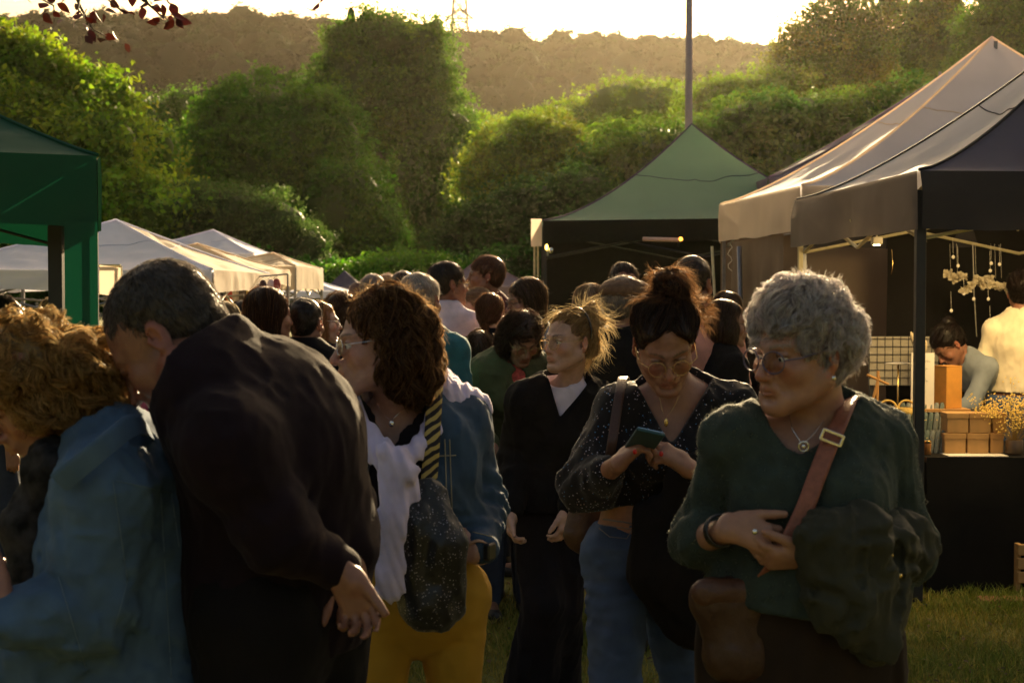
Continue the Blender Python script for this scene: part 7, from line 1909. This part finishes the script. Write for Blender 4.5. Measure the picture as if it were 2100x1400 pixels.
# ================= stooping man
def stooper():
    k = place(342, 692, 2.74, -122, lean=36, hyaw=-97, hpitch=46, hroll=0, build=1.1)
    print('stooper H', k['H'], {q: k[q].round(2).tolist() for q in ('pel', 'che', 'nek', 'shL', 'shR')})
    for n, v in (('shL', (468, 915, 2.55)), ('elL', (568, 1095, 2.56)), ('wrL', (690, 1160, 2.62)), ('elR', (698, 1035, 2.98)), ('wrR', (728, 1130, 2.78)), ('nek', (425, 760, 2.70)), ('che', (545, 890, 2.76)), ('wai', (570, 1050, 2.80)), ('pel', (570, 1230, 2.82)), ('shR', (590, 835, 2.96)), ('hipL', (530, 1260, 2.72)), ('hipR', (630, 1260, 2.92)), ('knL', (530, 1650, 2.7)), ('knR', (640, 1650, 2.9))): pt(k, n, *v)
    k['anL'] = k['knL'] * [1, 1, 0] + A(.05, 0, .1); k['anR'] = k['knR'] * [1, 1, 0] + A(.05, 0, .1)
    k['face'] = {'fat': .01, 'nose': 1.15}; k['neckw'] = 1.25
    root = empty('person', k['root'], 'stooping grey-haired man in a dark plum sweater with hands clasped behind his back', 'person', 'people in the foreground at the left')
    def hands(g):
        hand_prims(g, W(716, 1150, 2.74), A(.12, -.12, -1), A(-.9, -.3, 0), A(-.1, -1, 0), 1.05, (30, 40, 30), thumb=(.7, .4, .3))
        hand_prims(g, W(694, 1166, 2.60), A(.45, .0, -.9), A(.85, -.25, .35), A(.3, -.85, .35), .98, curls=((20, 32, 25), (26, 38, 28), (32, 42, 30), (40, 45, 30)), thumb=(.92, .32, .2), tcurl=15, kk=.003)
    body(k, root, (.24, .11, .075), .010, .0040, belly=.4, handfn=hands, fine_extra=[(np.array(W(660, 1290, 2.5)), np.array(W(790, 1100, 2.85)), .0042)], brow=(.05, .035, .025))
    PL = cloth('plum_knit', (.010, .005, .009), scale=14, fine=500, sheen=.35, bump=.5)
    def tp(g):
        torso_prims(g, k, .022, belly=.5); g.cap(k['che'], k['shR'], .1, .065, k=.06); g.cap(k['che'], k['shL'], .1, .065, k=.06)
        g.cap(W(625, 900, 2.88), W(660, 1085, 2.86), .085, .085, k=.06)
        for n in 'LR': g.cap(k['sh' + n], k['el' + n], .076, .068, k=.05); g.cap(k['el' + n], k['wr' + n], .066, .042, k=.03)
        neck_prims(g, k, .018); g.cap(W(470, 690, 2.72), W(400, 790, 2.66), .04, .05, k=.03)
        g.cap(k['pel'] + A(0, 0, .05), k['wai'], .19, .18, k=.05, flat=k['F'], ff=1.2)
    garment('sweater', k, root, PL, tp, .009, disp=[folds(.005, (10, 10, 3.5), 51, .001), limb_folds(k, .005, 2, 45)], cuts=[lambda g: g.halfspace(W(580, 1330, 2.8), A(0, 0, -1)), lambda g: g.halfspace(W(455, 655, 2.7), A(-.55, 0, .83)), lambda g: g.ell(k['hc'] + A(-.035, -.02, -.035), A(.118, .17, .118), k=.01, op='cut')])
    def lg(g):
        g.cap(k['hipL'], k['hipR'], .13, k=.05); g.cap(k['pel'], k['wai'], .18, .16, k=.03, flat=k['F'], ff=1.2)
        for n in 'LR': leg_prims(g, k, n, .03)
    garment('trousers', k, root, BLACKC, lg, .014, cuts=[lambda g: g.halfspace(k['pel'] + A(0, 0, .1), A(0, 0, 1))])
    shoes(k, root, SHOE)
    g = hair_field(k, 'short', .005, .004, lambda g, P, s, Rm: (g.ell(P(0, -.13, -.02), A(.1, .1, .1) * s, Rm, k=.01, op='cut'), [g.ell(P(sx * .09, -.02, -.055), A(.05, .05, .06) * s, Rm, k=.01, op='cut') for sx in (-1, 1)]), rag=.003, rf=50)
    halo(k, g, root, (.3, .24, .18), 500, .006, .0007, 4, .004)
    grow_hair(k, root, g, (.07, .06, .055), flow_for(k, 'short'), 12000, 3, .005, .0012, (0, .003), .3, 50, .15, .4, tips=((.25, .21, .18), .3), shrink=.0015, clump=.15)
stooper()

# ================= curly blonde woman at the left edge
WW = W
def left_woman():
    def W(px, py, D): return WW(px, py, D * 1.14)
    def pt(k, name, px, py, D): k[name] = W(px, py, D)
    k = place(70, 800, 2.34 * 1.18, -74, lean=24, hyaw=-62, hpitch=36, hroll=0, build=1.)
    print('left H', k['H'], {q: k[q].round(2).tolist() for q in ('pel', 'che', 'nek', 'shL', 'shR')})
    for n, v in (('nek', (205, 905, 2.42)), ('che', (240, 1060, 2.44)), ('wai', (272, 1230, 2.46)), ('pel', (285, 1400, 2.48)), ('shL', (215, 1010, 2.28)), ('shR', (250, 985, 2.60)), ('elL', (180, 1250, 2.26)), ('wrL', (20, 1270, 2.2)), ('elR', (190, 1230, 2.66)), ('wrR', (60, 1250, 2.5)),
                 ('hipL', (262, 1420, 2.4)), ('hipR', (275, 1420, 2.56)), ('knL', (260, 1800, 2.38)), ('knR', (280, 1800, 2.55))): pt(k, n, *v)
    k['anL'] = k['knL'] * [1, 1, 0] + A(.03, 0, .1); k['anR'] = k['knR'] * [1, 1, 0] + A(.03, 0, .1)
    root = empty('person', k['root'], 'woman with curly golden hair in a light blue denim shirt at the left edge', 'person', 'people in the foreground at the left')
    body(k, root, (.3, .14, .095), .011, .0045, bust=1, handfn=lambda g: (hand_prims(g, W(20, 1265, 2.2), A(-.6, -.1, .35), A(.1, 0, 1), A(0, 1, 0), .98, (30, 40, 30)), hand_prims(g, W(60, 1250, 2.5), A(-.3, -.1, .9), A(.8, -.3, .3), A(-.3, -.9, 0), .98, (30, 40, 30))),
         fine_extra=[(np.array(W(-60, 1320, 2.1)), np.array(W(130, 1160, 2.6)), .006)])
    SH = cloth('light_denim_shirt', (.07, .125, .215), scale=9, fine=1500, var=.25, bump=.5)
    def tp(g):
        torso_prims(g, k, .026, bust=1.1); g.cap(k['pel'] + A(0, 0, .0), k['wai'], .18, .165, k=.05, flat=k['F'], ff=1.2)
        g.cap(k['sh' + 'L'], k['elL'], .082, .078, k=.05); g.cap(k['elL'], k['wrL'], .075, .05, k=.03); g.cap(k['shR'], k['elR'], .075, .065, k=.05); g.cap(k['elR'], k['wrR'], .06, .045, k=.03)
        g.cap(W(295, 930, 2.45), W(345, 1080, 2.46), .06, .08, k=.06); g.cap(W(40, 1370, 2.4), W(200, 1370, 2.42), .1, .12, k=.08); g.cap(W(120, 1330, 2.38), W(60, 1480, 2.4), .12, .12, k=.08)
    def op(g):
        for q in np.linspace(0, 1, 20):
            c = W(60 + 20 * q, 930 + 420 * q, 2.36); g.cap(c + A(-.1, -.1, 0), c + A(-.02, .05, 0), .03, .035, k=.006, op='cut')
        g.cap(k['nek'] + A(-.03, -.02, .02), k['nek'] + A(-.06, -.02, .2), .068, .1, k=.01, op='cut')
    o = garment('denim_shirt', k, root, SH, tp, .0085, disp=[folds(.008, (12, 12, 10), 61, .001), limb_folds(k, .008, 7, 45)], cuts=[op])
    ribbon_band('collar', [W(318, 905, 2.47), W(300, 878, 2.36), W(270, 872, 2.26), W(225, 905, 2.19), W(170, 950, 2.17), W(120, 990, 2.18)], (-.35, -.3, .9), .04, .005, SH, o)
    m = MB(); r0 = o.data
    def onsurf(a, b, n=14):
        out = []
        for t in np.linspace(0, 1, n):
            px = a[0] * (1 - t) + b[0] * t; py = a[1] * (1 - t) + b[1] * t; w0 = W(px, py, 1.8); w1 = W(px, py, 2.9); q = np.array(o.matrix_world.translation) * 0 + rootof(o)
            h = o.ray_cast(Vector((w0 - q).tolist()), Vector((w1 - w0).tolist()).normalized())
            if h[0]: out.append(np.array(h[1]) + q + A(0, -.0015, 0))
        return out
    for a, b in (((232, 985), (262, 1190)), ((262, 1190), (235, 1290)), ((240, 985), (352, 1010)), ((352, 1010), (368, 1120)), ((330, 1010), (352, 1390)), ((120, 1180), (180, 1380))):
        P_ = onsurf(a, b)
        if len(P_) > 3: m.tube(P_, .0011, 4)
    m.build('seam', plain('pale_denim_seam', (.12, .18, .25), .8), o)
    garment('scarf', k, root, cloth('dark_scarf', (.03, .028, .03), scale=30, var=.8), lambda g: (g.cap(W(100, 960, 2.36), W(60, 1080, 2.36), .035, .04, k=.03), g.cap(W(60, 1080, 2.36), W(60, 1250, 2.38), .04, .04, k=.03), g.cap(W(110, 960, 2.36), W(180, 930, 2.42), .05, .05, k=.03)), .010, disp=[folds(.010, (18, 18, 8), 3)])
    garment('trousers', k, root, DENIMD, lambda g: [leg_prims(g, k, n, .02) for n in 'LR'] + [g.cap(k['hipL'], k['hipR'], .12, k=.03)], .014)
    shoes(k, root, SHOE)
    def ex(g, P, s, Rm):
        for (x, y, z, r) in ((0, .03, .05, .085), (0, .075, .0, .08), (.06, .05, .0, .075), (-.06, .05, .0, .075), (.055, .07, -.07, .06), (-.05, .07, -.07, .06), (0, .105, -.05, .07), (.06, -.03, .06, .05), (-.06, -.03, .06, .05), (.085, .02, -.05, .04), (0, -.03, .095, .055), (.08, -.02, -.01, .04)):
            g.ell(P(x, y, z), A(r, r, r) * s, k=.014)
    g = hair_field(k, 'short', .006, .012, ex, cutface=False, rag=.014, rf=17, earcut=False)
    P = lambda *v: k['hc'] + k['hR'] @ A(*v) * k['s']
    g.ell(P(0, -.13, -.04), A(.085, .09, .1) * k['s'], k['hR'], k=.012, op='cut'); g.ell(P(0, -.06, -.15), A(.09, .085, .08) * k['s'], k['hR'], k=.012, op='cut')
    halo(k, g, root, (.75, .5, .2), 1300, .016, .0008, 7, .008)
    grow_hair(k, root, g, (.4, .25, .09), flow_for(k, 'out'), 15000, 12, .0085, .0015, (-.002, .012), .7, 16, .05, .3, tips=((.75, .5, .2), .35), bmul=.45, clump=.85, curl=.011, turns=1.3, shrink=.012, ng=240)
left_woman()
